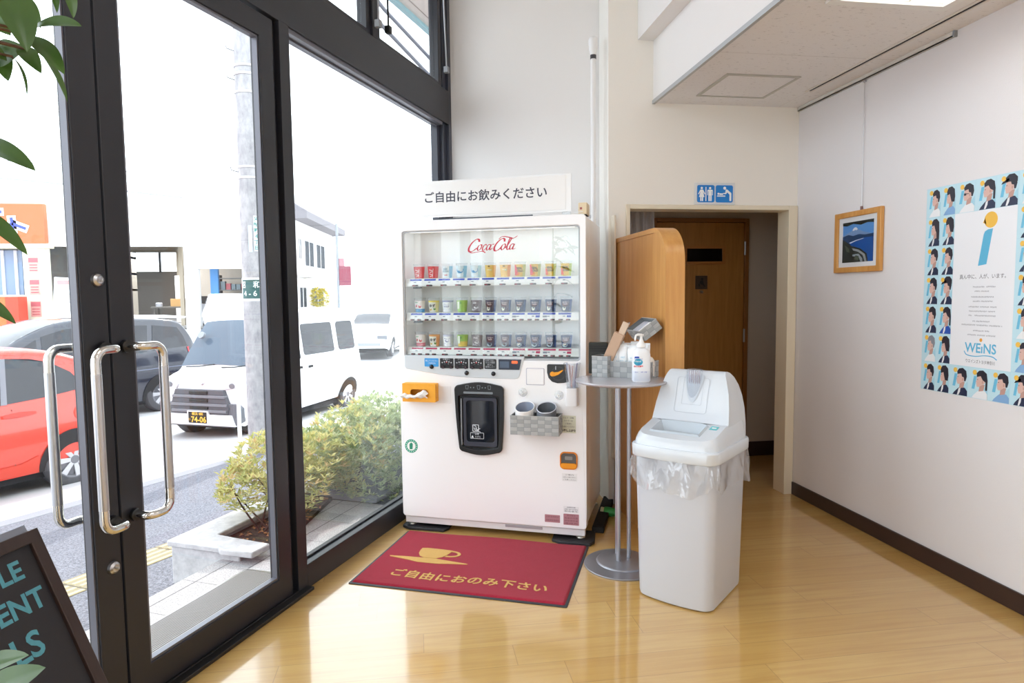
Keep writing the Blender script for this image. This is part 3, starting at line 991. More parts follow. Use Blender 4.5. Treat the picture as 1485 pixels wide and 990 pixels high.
MB().prism(rrect(0.412, 0.502, 0.427, 0.456, 0.012, 4), -0.012, -0.001).build('return_flap', mat('flap_orange', '#f59c1e', 0.3), cr, bevel=0.002)
MB().prism(rrect(0.435, 0.478, 0.474, 0.494, 0.004, 3), -0.004, -0.0018).build('return_lip', mat('return_light', '#8a8580', 0.3), cr, smooth=0)
def sticker(name, x0, x1, z0, z1, m, txt=None, tm=None, size=0.01, rows=1, th=0.001):
    o = MB().prism(rrect(x0, x1, z0, z1, 0.002, 1), -th, 0.0).build(name, m, vm, smooth=0)
    if txt:
        b = MB()
        for i, tx in enumerate(txt):
            put_text(b, tx, size, (x0 + x1) / 2, -th - 0.0003, z1 - (i + 0.6) * (z1 - z0) / (len(txt) + 0.2), width=(x1 - x0) * (0.55 if i == 0 and len(txt) > 2 else 0.86))
        b.build('lettering', tm, o, smooth=0, fix=False)
    return o
ink = mat('ink_grey', '#6c6a72', 0.6)
sticker('notice_sticker', 0.418, 0.503, 0.352, 0.396, white, ['ご案内', 'お釣りの取り忘れに', 'ご注意ください'], ink, 0.009)
sticker('data_sticker', 0.425, 0.513, 0.172, 0.208, mat('paper_white', '#eeeef0', 0.6), ['自動販売機', '定格 100V 50/60Hz', '製造番号'], ink, 0.009)
pink = mat('sticker_maroon', '#b58088', 0.5)
ikp = mat('ink_maroon', '#7a4a55', 0.6)
sticker('maroon_sticker', 0.317, 0.405, 0.108, 0.152, pink, ['注意 転倒防止', '設置業者連絡先'], ikp, 0.01)
sticker('maroon_sticker', 0.425, 0.513, 0.100, 0.164, pink, ['食品衛生', '営業許可票', '取扱責任者', '連絡先'], ikp, 0.01)
eco = MB().prism(circ(-0.493, 0.507, 0.041, 32), -0.001, 0.0).build('round_sticker', mat('sticker_teal', '#2a9c80', 0.5), vm, smooth=0)
b = MB()
b.prism(circ(-0.493, 0.507, 0.027, 28), -0.0016, -0.0009)
b.build('inner_disc', mat('sticker_cream', '#f2f6f2', 0.5), eco, smooth=0)
b = MB()
for k in range(16):
    a = 2 * pi * k / 16
    b.prism(circ(-0.493 + 0.034 * cos(a), 0.507 + 0.034 * sin(a), 0.0028, 6), -0.0016, -0.0009)
b.build('ring_marks', MATS['sticker_cream'], eco, smooth=0)
b = MB()
b.prism([(-0.504, 0.488), (-0.486, 0.488), (-0.483, 0.520), (-0.493, 0.530), (-0.505, 0.518)], -0.0022, -0.0015)
b.prism(circ(-0.491, 0.52, 0.006, 10), -0.0024, -0.0016)
b.build('green_mark', mat('sticker_green', '#1f8a6c', 0.5), eco, smooth=0)
MB().prism(rrect(-0.33, -0.236, 0.772, 0.874, 0.004, 2), -0.0012, 0).build('service_plate', mat('plate_white', '#eeeef0', 0.3), vm, bevel=0.0006)
b = MB()
b.box(-0.545, 0.545, 0.012, 0.05, 0.036, 0.074)
b.build('kick_plate', mat('kick_white', '#e9e8ea', 0.35), vm, bevel=0.003)
MB().box(0.08, 0.30, 0.008, 0.014, 0.056, 0.071).build('vent_cover', mat('vent_grey', '#a8a4aa', 0.5), vm, bevel=0.002)
for x in (-0.515, 0.515):
    for y in (0.05, 0.64):
        b = MB()
        b.cyl((x, y, 0.022), (x, y, 0.09), 0.010, n=12)
        b.cyl((x, y, 0.0185), (x, y, 0.027), 0.026, 0.022, n=20)
        b.build('levelling_foot', mat('foot_zinc', '#b4b0a6', 0.3, 0.8), vm)

# top sign
sg = thing('acrylic_sign', 'white acrylic sign with large dark Japanese lettering standing on the drinks machine', 'sign', VM + Vector((cos(VA) * -0.008, sin(VA) * -0.008, 1.838)) + Vector((-sin(VA), cos(VA), 0)) * 0.03, VA)
MB().box(-0.480, 0.480, 0.0, 0.006, 0.016, 0.224).build('outer_sheet', mat('acrylic_white', '#f4f5f6', 0.15), sg, bevel=0.001)
MB().box(-0.464, 0.450, -0.003, 0.0, 0.028, 0.216).build('sign_face', mat('sign_paper', '#f6f7f8', 0.35), sg, bevel=0.0008)
b = MB()
put_text(b, 'ご自由にお飲みください', 0.066, -0.018, -0.0034, 0.125, bold=0.0010, width=0.722)
b.build('lettering', mat('sign_navy', '#3a3d4e', 0.5), sg, smooth=0, fix=False)
MB().box(-0.32, 0.26, 0.010, 0.022, -0.001, 0.010).build('sign_gap_strip', mat('sign_gap_dark', '#4c5058', 0.3), sg, smooth=0)  # dark strip standing in for the see-through gap under the sign
b = MB()
b.box(-0.478, -0.43, -0.006, 0.012, -0.001, 0.017)
b.box(0.43, 0.478, -0.006, 0.012, -0.001, 0.017)
b.build('sign_clip', clear, sg, bevel=0.001)
MB().tube([(0.455, 0.006, 0.014), (0.50, 0.0, 0.010), (0.545, -0.006, 0.012)], 0.002, 6).build('wire', white, sg)

def vmp(x, y, z):
    return VM + Vector((cos(VA) * x - sin(VA) * y, sin(VA) * x + cos(VA) * y, z))
bx = thing('beige_box', 'small beige sensor box on the right end of the machine top', 'box', vmp(0.576 - 0.045, 0.09, 1.836), VA)
MB().box(-0.022, 0.026, -0.05, 0.06, 0.002, 0.066).build('case', mat('beige_plastic', '#e6d5b4', 0.45), bx, bevel=0.004)
MB().box(-0.016, 0.022, -0.045, 0.055, -0.001, 0.003).build('rubber_base', black_gk, bx, smooth=0)
MB().box(-0.012, 0.000, -0.0515, -0.0495, 0.028, 0.040).build('red_lamp', mat('box_red', '#a05050', 0.4), bx, smooth=0)

# ------------------------------------------------------------------ sample cups on the shelves
cup_n = [0]
cup_rim = glassmat('cup_rim_clear', (0.97, 0.98, 0.99), 0.05, 1.3, 0.8, '#eef2f6', 0.16)
def cm(h):
    return mat('cup_' + h.strip('#'), h, 0.4)
def bent(b, r, pts_faces, m):
    vs, fs = pts_faces
    b.add([(r * sin(v[0] / r), -r * cos(v[0] / r), v[1]) for v in vs], fs, m)
def sample_cup(row, k, label, left, right, split=0.6, band=None, band_h=0.28, top=None, emblem=None, txt=None, scr=None, diag=None):
    x = PX0 + PDX * k
    zb = shelf_z[row] + 0.0502
    H = 0.082 if row == 0 else 0.083
    cup = thing('sample_cup', label, 'cup', vmp(x, 0.088, zb), VA, ('sample cups on the top shelf', 'sample cups on the middle shelf', 'sample cups on the bottom shelf')[row])
    mats = [cm(left), cm(right), cm(band or left), cm(top or left), cm('#f2f4f5')]
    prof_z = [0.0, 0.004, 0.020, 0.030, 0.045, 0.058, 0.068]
    R0, R1 = 0.0265, 0.0345
    rr = lambda zz: R0 + (R1 - R0) * zz / 0.082
    n = 36
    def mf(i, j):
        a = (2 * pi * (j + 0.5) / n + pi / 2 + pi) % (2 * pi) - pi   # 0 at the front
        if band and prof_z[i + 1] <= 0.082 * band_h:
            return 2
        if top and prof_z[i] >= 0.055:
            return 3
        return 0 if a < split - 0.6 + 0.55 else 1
    b = MB()
    b.lathe([(rr(q), q) for q in prof_z], n, mf)
    b.lathe([(0.0, 0.003), (R0, 0.003)], n, 4)
    if emblem:
        for e in emblem:
            ex, ez, ew, eh, col = e
            mats.append(cm(col))
            bent(b, rr(ez) + 0.0006, ([(ex + ew * cos(2 * pi * q / 20), ez + eh * sin(2 * pi * q / 20)) for q in range(20)], [tuple(range(20))]), len(mats) - 1)
    if diag:
        for pts, col in diag:
            mats.append(cm(col))
            bent(b, 0.0338, ([(p[0], p[1]) for p in pts], [tuple(range(len(pts)))]), len(mats) - 1)
    if txt:
        for s, size, ty, col in txt:
            mats.append(cm(col))
            vs, fs = text_geo(s, size, 0.0006)
            bent(b, rr(ty) + 0.0016, ([(v[0], v[1] + ty) for v in vs], fs), len(mats) - 1)
    if scr:
        mats.append(cm(scr))
        sb = MB()
        for off in (0, 0.024):
            stroke(sb, [(-0.010, 0.008 + off), (0.002, 0.012 + off), (0.004, 0.020 + off), (-0.010, 0.022 + off), (-0.012, 0.028 + off)], 0.0035, 0)
        stroke(sb, [(0.008, 0.004), (0.009, 0.03), (0.012, 0.06)], 0.003, 0)
        bent(b, rr(0.04) + 0.0014, ([(v[0], v[2]) for v in sb.v], sb.f), len(mats) - 1)
    b.build('cup_wall', mats, cup, smooth=40, fix=False)
    MB().lathe([(rr(0.068), 0.068), (rr(H), H), (rr(H) + 0.0012, H + 0.0008), (rr(H) + 0.0012, H - 0.0015)], n).build('rim', cup_rim, cup, smooth=60, fix=False)
    return cup
NAV, BRN, CRM = '#2f3f66', '#5e2f30', '#e6e2d0'
rg = lambda: [('REAL', 0.016, 0.046, '#2c3140'), ('GOLD', 0.016, 0.031, '#2c3140')]
T = 'top display shelf'
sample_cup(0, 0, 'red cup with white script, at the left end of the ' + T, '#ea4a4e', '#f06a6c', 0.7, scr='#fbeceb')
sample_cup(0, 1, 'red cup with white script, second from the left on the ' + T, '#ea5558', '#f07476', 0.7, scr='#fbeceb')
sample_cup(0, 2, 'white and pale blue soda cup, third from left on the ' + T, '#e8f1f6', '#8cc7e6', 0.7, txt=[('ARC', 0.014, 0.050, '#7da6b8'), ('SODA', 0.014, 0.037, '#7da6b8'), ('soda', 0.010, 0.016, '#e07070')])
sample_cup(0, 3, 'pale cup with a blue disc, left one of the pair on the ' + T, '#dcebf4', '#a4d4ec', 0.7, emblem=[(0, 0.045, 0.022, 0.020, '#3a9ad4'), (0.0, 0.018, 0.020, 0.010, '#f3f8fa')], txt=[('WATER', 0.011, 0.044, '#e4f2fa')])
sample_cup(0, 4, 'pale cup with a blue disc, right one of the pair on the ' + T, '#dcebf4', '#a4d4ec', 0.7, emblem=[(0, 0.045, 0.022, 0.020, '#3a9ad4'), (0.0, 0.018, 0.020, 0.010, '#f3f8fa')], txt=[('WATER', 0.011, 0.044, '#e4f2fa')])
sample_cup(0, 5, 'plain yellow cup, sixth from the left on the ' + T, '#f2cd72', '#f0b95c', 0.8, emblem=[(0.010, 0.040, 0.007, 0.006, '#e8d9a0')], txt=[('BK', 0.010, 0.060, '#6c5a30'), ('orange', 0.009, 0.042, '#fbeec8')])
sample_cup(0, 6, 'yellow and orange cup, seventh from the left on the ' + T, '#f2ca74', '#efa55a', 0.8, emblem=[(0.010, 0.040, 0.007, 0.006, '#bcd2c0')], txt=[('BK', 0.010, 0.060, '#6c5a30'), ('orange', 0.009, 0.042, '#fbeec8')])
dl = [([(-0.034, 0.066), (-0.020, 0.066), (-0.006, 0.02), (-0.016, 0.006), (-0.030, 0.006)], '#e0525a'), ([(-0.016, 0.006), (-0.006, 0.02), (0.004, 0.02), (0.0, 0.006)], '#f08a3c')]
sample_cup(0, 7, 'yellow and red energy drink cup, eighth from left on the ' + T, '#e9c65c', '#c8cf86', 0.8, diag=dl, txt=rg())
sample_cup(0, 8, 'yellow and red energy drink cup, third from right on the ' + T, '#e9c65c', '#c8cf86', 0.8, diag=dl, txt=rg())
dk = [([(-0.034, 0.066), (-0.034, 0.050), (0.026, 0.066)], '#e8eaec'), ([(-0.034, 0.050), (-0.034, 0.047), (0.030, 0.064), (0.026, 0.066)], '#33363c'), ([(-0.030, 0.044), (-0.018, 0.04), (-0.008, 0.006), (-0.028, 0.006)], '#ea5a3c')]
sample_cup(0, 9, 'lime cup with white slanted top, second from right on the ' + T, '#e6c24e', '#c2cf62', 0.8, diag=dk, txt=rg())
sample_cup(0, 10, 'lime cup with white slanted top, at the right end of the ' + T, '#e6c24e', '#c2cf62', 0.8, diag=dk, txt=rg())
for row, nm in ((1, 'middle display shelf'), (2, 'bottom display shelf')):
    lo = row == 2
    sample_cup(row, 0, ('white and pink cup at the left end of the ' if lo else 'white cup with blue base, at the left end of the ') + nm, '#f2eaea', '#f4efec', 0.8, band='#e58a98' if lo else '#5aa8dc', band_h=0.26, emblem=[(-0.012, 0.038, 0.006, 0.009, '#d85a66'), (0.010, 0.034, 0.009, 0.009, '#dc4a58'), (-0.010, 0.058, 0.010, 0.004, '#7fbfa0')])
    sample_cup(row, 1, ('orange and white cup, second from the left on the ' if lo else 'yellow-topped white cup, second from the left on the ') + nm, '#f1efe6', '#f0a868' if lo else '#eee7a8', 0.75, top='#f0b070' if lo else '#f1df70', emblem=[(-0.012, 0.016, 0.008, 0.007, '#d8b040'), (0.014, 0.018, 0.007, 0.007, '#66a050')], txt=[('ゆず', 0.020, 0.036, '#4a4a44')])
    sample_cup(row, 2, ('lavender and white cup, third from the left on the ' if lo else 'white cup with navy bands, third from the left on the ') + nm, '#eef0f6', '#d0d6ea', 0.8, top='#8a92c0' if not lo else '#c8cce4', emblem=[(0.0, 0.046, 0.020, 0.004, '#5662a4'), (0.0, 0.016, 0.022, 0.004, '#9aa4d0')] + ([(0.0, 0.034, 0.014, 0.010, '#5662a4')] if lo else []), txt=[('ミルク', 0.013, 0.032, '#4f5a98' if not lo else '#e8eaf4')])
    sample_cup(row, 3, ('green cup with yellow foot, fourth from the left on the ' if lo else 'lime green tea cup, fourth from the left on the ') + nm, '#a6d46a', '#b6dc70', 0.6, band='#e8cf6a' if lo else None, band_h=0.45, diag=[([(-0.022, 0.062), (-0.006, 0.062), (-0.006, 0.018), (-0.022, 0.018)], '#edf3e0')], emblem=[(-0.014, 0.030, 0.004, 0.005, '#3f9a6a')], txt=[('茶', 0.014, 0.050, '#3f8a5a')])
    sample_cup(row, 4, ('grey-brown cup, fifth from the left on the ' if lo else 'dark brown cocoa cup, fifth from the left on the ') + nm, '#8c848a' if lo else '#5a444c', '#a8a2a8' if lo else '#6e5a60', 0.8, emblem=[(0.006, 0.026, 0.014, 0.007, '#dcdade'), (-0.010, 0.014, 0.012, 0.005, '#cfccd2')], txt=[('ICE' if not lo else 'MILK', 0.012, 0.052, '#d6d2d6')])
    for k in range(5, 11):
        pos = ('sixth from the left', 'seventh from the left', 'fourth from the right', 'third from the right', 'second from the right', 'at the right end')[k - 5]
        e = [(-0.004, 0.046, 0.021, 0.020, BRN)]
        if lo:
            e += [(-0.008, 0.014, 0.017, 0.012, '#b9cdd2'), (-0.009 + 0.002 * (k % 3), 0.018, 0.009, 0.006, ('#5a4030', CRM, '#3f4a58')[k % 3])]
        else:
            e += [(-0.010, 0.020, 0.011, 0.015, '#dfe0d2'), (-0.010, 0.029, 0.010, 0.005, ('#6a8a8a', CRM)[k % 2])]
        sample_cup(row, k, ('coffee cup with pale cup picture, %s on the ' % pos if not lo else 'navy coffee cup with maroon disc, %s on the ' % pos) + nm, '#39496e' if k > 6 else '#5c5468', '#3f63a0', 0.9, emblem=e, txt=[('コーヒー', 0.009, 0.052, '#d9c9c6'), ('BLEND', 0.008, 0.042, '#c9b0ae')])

# ------------------------------------------------------------------ things fixed to the machine front
tb = thing('tissue_box', 'orange tissue box fixed to the machine front with a tissue showing', 'tissue box', vmp(-0.4165, -0.0265, 0.8375), VA)
org = mat('tissue_orange', '#f5ab2e', 0.5, var=(60, 0.06))
MB().ring(rrect(-0.103, 0.103, -0.054, 0.054, 0.004, 5), [(x * 1, z) for x, z in rrect(-0.052, 0.060, -0.026, 0.020, 0.016, 5)], -0.026, -0.0245).build('box_front', org, tb, smooth=0)
b = MB()
b.ring(rrect(-0.103, 0.103, -0.054, 0.054, 0.004, 5), rrect(-0.101, 0.101, -0.052, 0.052, 0.003, 5), -0.0245, 0.0245)
b.box(-0.102, 0.102, 0.0225, 0.0248, -0.053, 0.053)
b.build('carton', org, tb, smooth=0)
b = MB()
put_text(b, 'ティシュー', 0.014, 0, 0, 0, M=Matrix.Translation((0.1036, 0.0, 0.0)) @ Matrix.Rotation(pi / 2, 4, 'Z') @ Matrix.Rotation(-pi / 2, 4, 'Y'))
b.build('lettering', mat('tissue_red', '#d8602a', 0.5), tb, smooth=0, fix=False)
def tf(u, v):
    a = u - 0.5
    return (-0.10 + 0.155 * u + 0.006 * sin(v * 9), -0.030 - 0.014 * sin(pi * v) - 0.010 * (1 - u) + 0.004 * sin(u * 17 + v * 5), -0.028 - 0.006 * (1 - u) + (0.052 - 0.026 * abs(sin(u * pi * 1.4 - 0.4))) * v * (0.55 + 0.45 * u) + 0.003 * sin(u * 23))
MB().grid(tf, 26, 10).build('tissue', mat('tissue_white', '#f5f4f2', 0.9), tb, smooth=180, fix=False)

def weave_wall(b, u0, u1, v0, v1, nu, nv, place, par=0):
    """A woven strap wall: every cell a small pillow, over and under by turns."""
    for i in range(nu):
        for j in range(nv):
            a0, a1 = u0 + (u1 - u0) * i / nu, u0 + (u1 - u0) * (i + 1) / nu
            c0, c1 = v0 + (v1 - v0) * j / nv, v0 + (v1 - v0) * (j + 1) / nv
            over = (i + j + par) % 2
            g = 0.0006
            pts = []
            for w in (0, 1):
                for q in (0, 0.5, 1):
                    for p in (0, 0.5, 1):
                        pass
            h = 0.0016 if over else 0.0008
            grid = []
            for q in range(4):
                for p in range(4):
                    fu, fv = p / 3, q / 3
                    arch = (1 - abs(2 * fu - 1) ** 3) if over else (1 - abs(2 * fv - 1) ** 3)
                    grid.append(place(a0 + g + (a1 - a0 - 2 * g) * fu, c0 + g + (c1 - c0 - 2 * g) * fv, h * arch))
            fs = []
            for q in range(3):
                for p in range(3):
                    k = q * 4 + p
                    fs.append((k, k + 1, k + 5, k + 4))
            b.add(grid, fs, 0 if over else 1)
wv = [mat('woven_grey_light', '#b3b5b5', 0.6), mat('woven_grey', '#a0a3a4', 0.6), mat('woven_inside', '#7f8487', 0.7)]
def basket(name, label, loc, rz, w, d, h, flare=0.0, nu=6, nv=4, nd=4, rot=None, cat='basket', floor=True):
    t = thing(name, label, cat, loc, rz)
    if rot:
        t.rotation_euler = rot
    hw, hd = w / 2, d / 2
    th = 0.003
    fl_ = lambda v: flare * v / h
    walls = {'front': (lambda u, v, o: (u * (1 + 0), -hd - fl_(v) - o, v), -hw, hw, nu), 'back': (lambda u, v, o: (u, hd + fl_(v) + o, v), -hw, hw, nu),
             'right': (lambda u, v, o: (hw + fl_(v) + o, u, v), -hd, hd, nd), 'left': (lambda u, v, o: (-hw - fl_(v) - o, u, v), -hd, hd, nd)}
    for k, (pl, u0, u1, n) in walls.items():
        b = MB()
        weave_wall(b, u0, u1, 0.0, h, n, nv, pl, par=1 if k in ('right', 'left') else 0)
        b.build('woven_side', wv, t, smooth=60, fix=False)
    b = MB()
    b.ring([(-hw, -hd), (hw, -hd), (hw, hd), (-hw, hd)], [(-hw + th, -hd + th), (hw - th, -hd + th), (hw - th, hd - th), (-hw + th, hd - th)], 0.001, h - 0.001, 'z')
    b.box(-hw + th, hw - th, -hd + th, hd - th, 0.0, 0.003)
    b.build('lining', wv[2], t, smooth=0)
    b = MB()
    b.ring([(-hw - 0.001 - flare, -hd - 0.001 - flare), (hw + 0.001 + flare, -hd - 0.001 - flare), (hw + 0.001 + flare, hd + 0.001 + flare), (-hw - 0.001 - flare, hd + 0.001 + flare)], [(-hw + th, -hd + th), (hw - th, -hd + th), (hw - th, hd - th), (-hw + th, hd - th)], h - 0.004, h, 'z')
    b.build('rim', wv[0], t, smooth=0)
    return t
bk = basket('woven_basket', 'grey woven basket hung on the machine front holding two round tubs', vmp(0.287, -0.064, 0.630), VA, 0.272, 0.112, 0.108, nu=7, nv=5, nd=3)
for q in (-0.10, 0.10):
    MB().tube([(q, 0.057, 0.106), (q, 0.060, 0.135), (q + 0.006, 0.048, 0.150), (q + 0.004, 0.040, 0.142)], 0.003, 8).build('hook', clear, bk)
for q, lab in ((0.196, 'clear suction cup hook behind the white tub'), (0.405, 'clear suction cup hook behind the grey tub')):
    s = thing('suction_hook', lab, 'hook', vmp(q, -0.0012, 0.85 if q < 0.3 else 0.838), VA, 'suction hooks on the machine')
    RX = Matrix.Rotation(pi / 2, 4, 'X')
    MB().lathe([(0.026, 0.0), (0.024, 0.003), (0.012, 0.007), (0.009, 0.010), (0.009, 0.014), (0.0, 0.0145)], 26, M=RX).build('suction_cup', glassmat('suction_clear', (0.9, 0.92, 0.93), 0.1, 1.4, 1.0, '#f4f4f2', 0.35), s, smooth=60)
    MB().tube([(-0.004, -0.014, 0.006), (-0.006, -0.018, -0.002), (0.0, -0.022, -0.008), (0.006, -0.020, -0.003)], 0.0022, 8).build('hook_arm', mat('hook_white', '#e8e8e4', 0.4), s)
def tub(x, outer, inner, label, lip):
    t = thing('round_tub', label, 'tub', vmp(x, -0.066, 0.6335), VA, 'tubs in the machine basket')
    tl = Matrix.Rotation(radians(4), 4, 'X')
    cut = lambda z, a: z
    n = 36
    pr_ = []
    R0, R1, H = 0.046, 0.056, 0.162
    def ring_pts(r, z, slope):
        return [(r * cos(2 * pi * k / n), r * sin(2 * pi * k / n), z + slope * r * sin(2 * pi * k / n)) for k in range(n)]
    rows_o = [ring_pts(R0, 0.002, 0), ring_pts(R0 + 0.004, 0.05, 0), ring_pts(R1, H - 0.018, 0.42)]
    rows_t = [rows_o[-1], ring_pts(R1 - 0.003, H - 0.0155, 0.42), ring_pts(R1 - 0.0055, H - 0.018, 0.42)]
    rows_i = [rows_t[-1], ring_pts(R0 - 0.001, 0.05, 0), ring_pts(R0 - 0.004, 0.006, 0)]
    def strip(rows):
        vs = [p for r in rows for p in r]
        fs = []
        for i in range(len(rows) - 1):
            for k in range(n):
                fs.append((i * n + k, i * n + (k + 1) % n, (i + 1) * n + (k + 1) % n, (i + 1) * n + k))
        return vs, fs
    b = MB()
    b.add(*strip(rows_o), 0)
    b.add(rows_o[0], [tuple(range(n - 1, -1, -1))], 0)
    b.build('tub_wall', outer, t, smooth=50, fix=False)
    MB().add(*strip(rows_t)).build('lip', lip, t, smooth=50, fix=False)
    b = MB()
    b.add(*strip(rows_i), 0)
    b.add(rows_i[-1], [tuple(range(n))], 0)
    b.build('tub_inside', inner, t, smooth=50, fix=False)
    return t
tg = mat('tub_grey', '#6f757e', 0.4)
tg2 = mat('tub_blue_grey', '#8b95a8', 0.45)
tw = mat('tub_white', '#f0efee', 0.4)
tub(0.222, tw, tg2, 'white round tub with slanted rim in the basket on the machine', tw)
tub(0.345, tg, mat('tub_dark_inside', '#565b62', 0.45), 'grey round tub with slanted rim in the basket on the machine', mat('tub_lip_lilac', '#c9cbd4', 0.4))
for x, lab in ((0.215, 'small white portion pack inside the white tub'), (0.345, 'small white portion pack inside the grey tub')):
    p = thing('portion_pack', lab, 'sachet', vmp(x, -0.066, 0.6405), VA + 0.3, 'portion packs in the tubs')
    def pf(u, v, k=0):
        return (-0.024 + 0.048 * u, 0.010 * sin(pi * u) * sin(pi * v), 0.108 * v)
    b = MB()
    b.grid(lambda u, v: (-0.026 + 0.052 * u, -0.007 * sin(pi * u) * sin(pi * v), 0.11 * v), 8, 10)
    b.grid(lambda u, v: (-0.026 + 0.052 * u, 0.007 * sin(pi * u) * sin(pi * v), 0.11 * v), 8, 10)
    b.build('packet', mat('packet_white', '#f2f3f4', 0.4), p, smooth=180, fix=False)
    b = MB()
    put_text(b, 'SUGAR', 0.012, 0, -0.0072, 0.085)
    b.build('lettering', mat('packet_ink', '#55606e', 0.5), p, smooth=0, fix=False)

nt_ = thing('paper_notice', 'small cream paper notice taped to the machine beside the hung basket', 'notice', vmp(0.462, -0.0016, 0.676), VA)
MB().box(-0.050, 0.036, 0.0, 0.001, -0.049, 0.049).build('sheet', mat('notice_cream', '#dfe2cf', 0.7), nt_, smooth=0)
b = MB()
for i, tx in enumerate(('ミルク・砂糖', 'マドラーは', 'ご自由に', 'お使いください')):
    put_text(b, tx, 0.010, -0.006, -0.0004, 0.036 - 0.0165 * i)
put_text(b, 'お召し上がり', 0.014, -0.006, -0.0004, -0.036, bold=0.0008)
b.build('lettering', mat('notice_ink', '#4c5048', 0.6), nt_, smooth=0, fix=False)

st = thing('straw_holder', 'clear plastic straw holder with white pocket on the machine right edge', 'straw holder', vmp(0.484, -0.036, 0.888), VA)
b = MB()
b.lathe([(0.030, 0.0), (0.034, 0.04), (0.047, 0.135), (0.0485, 0.136), (0.0485, 0.133)], 28)
b.lathe([(0.0, 0.001), (0.030, 0.001)], 28)
b.build('clear_cup', glassmat('straw_cup_clear', (0.93, 0.95, 0.97), 0.03, 1.45, 1.4, '#eef2f6', 0.10), st, smooth=50, fix=False)
b = MB()
b.ring(rrect(-0.031, 0.031, -0.026, 0.033, 0.008, 3), rrect(-0.029, 0.029, -0.024, 0.031, 0.007, 3), -0.10, -0.001, 'z')
b.prism(rrect(-0.030, 0.030, -0.025, 0.032, 0.007, 3), -0.1005, -0.098, 'z')
b.build('pocket', mat('pocket_white', '#ededf0', 0.4), st)
for k in range(7):
    a = 2 * pi * k / 7
    s = MB().cyl((0.014 * cos(a), 0.014 * sin(a), 0.0), (0.030 * cos(a + 0.5), 0.030 * sin(a + 0.5), 0.132 - 0.006 * (k % 3)), 0.0035, n=8)
    o = s.build('wrapped_straw', mat(('straw_lilac', 'straw_white', 'straw_rose')[k % 3], ('#b9bcd8', '#eceef2', '#d8b6b8')[k % 3], 0.4), loc=vmp(0.484, -0.036, 0.891), rot=(0, 0, VA))
    tag(o, 'thin wrapped straw standing in the clear straw holder on the machine', 'straw', 'wrapped straws in the clear holder')

# ------------------------------------------------------------------ under and before the machine
for x0, x1, y0, y1, lab in ((-0.575, -0.275, -0.02, 0.26, 'black rubber pad under the left front foot of the machine'), (0.35, 0.60, -0.045, 0.165, 'black rubber pad under the right front foot of the machine')):
    b = MB()
    b.prism([(x0 + 0.01, y0 + 0.03), (x0 + 0.06, y0), (x1 - 0.02, y0 + 0.005), (x1, y0 + 0.05), (x1 - 0.015, y1), (x0, y1 - 0.01)], 0.0, 0.018, 'z')
    o = b.build('rubber_pad', mat('rubber_black', '#232428', 0.6, bump=(60, 0.4)), loc=VM, rot=(0, 0, VA), bevel=0.004)
    tag(o, lab, 'rubber pad', 'rubber pads under the machine')
rail = MB().box(0.562, 0.632, 0.175, 0.78, 0.0, 0.035).build('floor_strip', mat('strip_black', '#101012', 0.7), loc=VM, rot=(0, 0, VA), bevel=0.004)
tag(rail, 'long black floor strip lying along the right side of the machine', 'floor strip')

rug = thing('door_mat', 'red carpet mat with beige cup picture and Japanese lettering before the machine', 'mat', VM, VA)
def pile_mat(name, col, col2):
    t = NT(name)
    n = t.noise(t.tc.outputs['Object'], 420, 3, 0.7)
    n2 = t.noise(t.tc.outputs['Object'], 22, 3, 0.6)
    c = t.mix(t.ramp(n, 0.3, 0.7), rgb(col2), rgb(col))
    t.link(t.mix(t.math('MULTIPLY', t.ramp(n2, 0.45, 0.75), 0.25), c, rgb(col2)), t.b.inputs['Base Color'])
    t.b.inputs['Roughness'].default_value = 0.95
    t.b.inputs['Specular IOR Level'].default_value = 0.1
    t.b.inputs['Sheen Weight'].default_value = 0.15
    t.bump(n, 0.9, 0.004)
    return t.mat
red_pile = pile_mat('red_carpet_pile', '#c23048', '#92182e')
gold_pile = pile_mat('gold_carpet_pile', '#edc476', '#d8a552')
MB().prism(rrect(-0.508, 0.575, -0.768, -0.045, 0.006, 2), 0.0, 0.004, 'z').build('rubber_border', mat('mat_rubber', '#3a3c42', 0.6), rug, bevel=0.001)
def rf(u, v):
    x = -0.496 + 1.058 * u
    y = -0.752 + 0.70 * v
    wav = 0.0025 * sin(x * 9 + 1) * max(0, v - 0.7) / 0.3
    e = min(u, 1 - u) * 1.058, min(v, 1 - v) * 0.70
    edge = min(1.0, min(e) / 0.006)
    return (x, y, 0.004 + (0.0075 + wav + 0.0008 * random.random()) * edge)
MB().grid(rf, 150, 100).build('carpet', red_pile, rug, smooth=180, fix=False)
b = MB()
def gold(pts, z=0.0136):
    b.prism([(p[0], p[1] - 0.022) for p in pts], 0.0118, z, 'z')
cupo = [(-0.312, -0.272), (-0.285, -0.265), (-0.20, -0.267), (-0.135, -0.272), (-0.137, -0.30), (-0.145, -0.335), (-0.163, -0.368), (-0.19, -0.388), (-0.255, -0.392), (-0.285, -0.375), (-0.305, -0.34), (-0.312, -0.30)]
gold(cupo)
gold([(-0.445, -0.405), (-0.36, -0.398), (-0.255, -0.395), (-0.19, -0.392), (-0.11, -0.405), (0.0, -0.420), (-0.003, -0.428), (-0.10, -0.440), (-0.16, -0.452), (-0.27, -0.452), (-0.33, -0.435), (-0.44, -0.414)])
n = 14
ho, hi = [], []
for k in range(n):
    a = -1.9 + 3.5 * k / (n - 1)
    ho.append((-0.133 + 0.062 * cos(a) * 0.95, -0.318 + 0.042 * sin(a)))
    hi.append((-0.133 + 0.044 * cos(a) * 0.95, -0.318 + 0.027 * sin(a)))
for k in range(n - 1):
    gold([ho[k], ho[k + 1], hi[k + 1], hi[k]])
b.build('cup_picture', gold_pile, rug, smooth=0)
b = MB()
vs, fs = text_geo('ご自由におのみ下さい', 0.085, 0.0022, 'CENTER', 1.06)
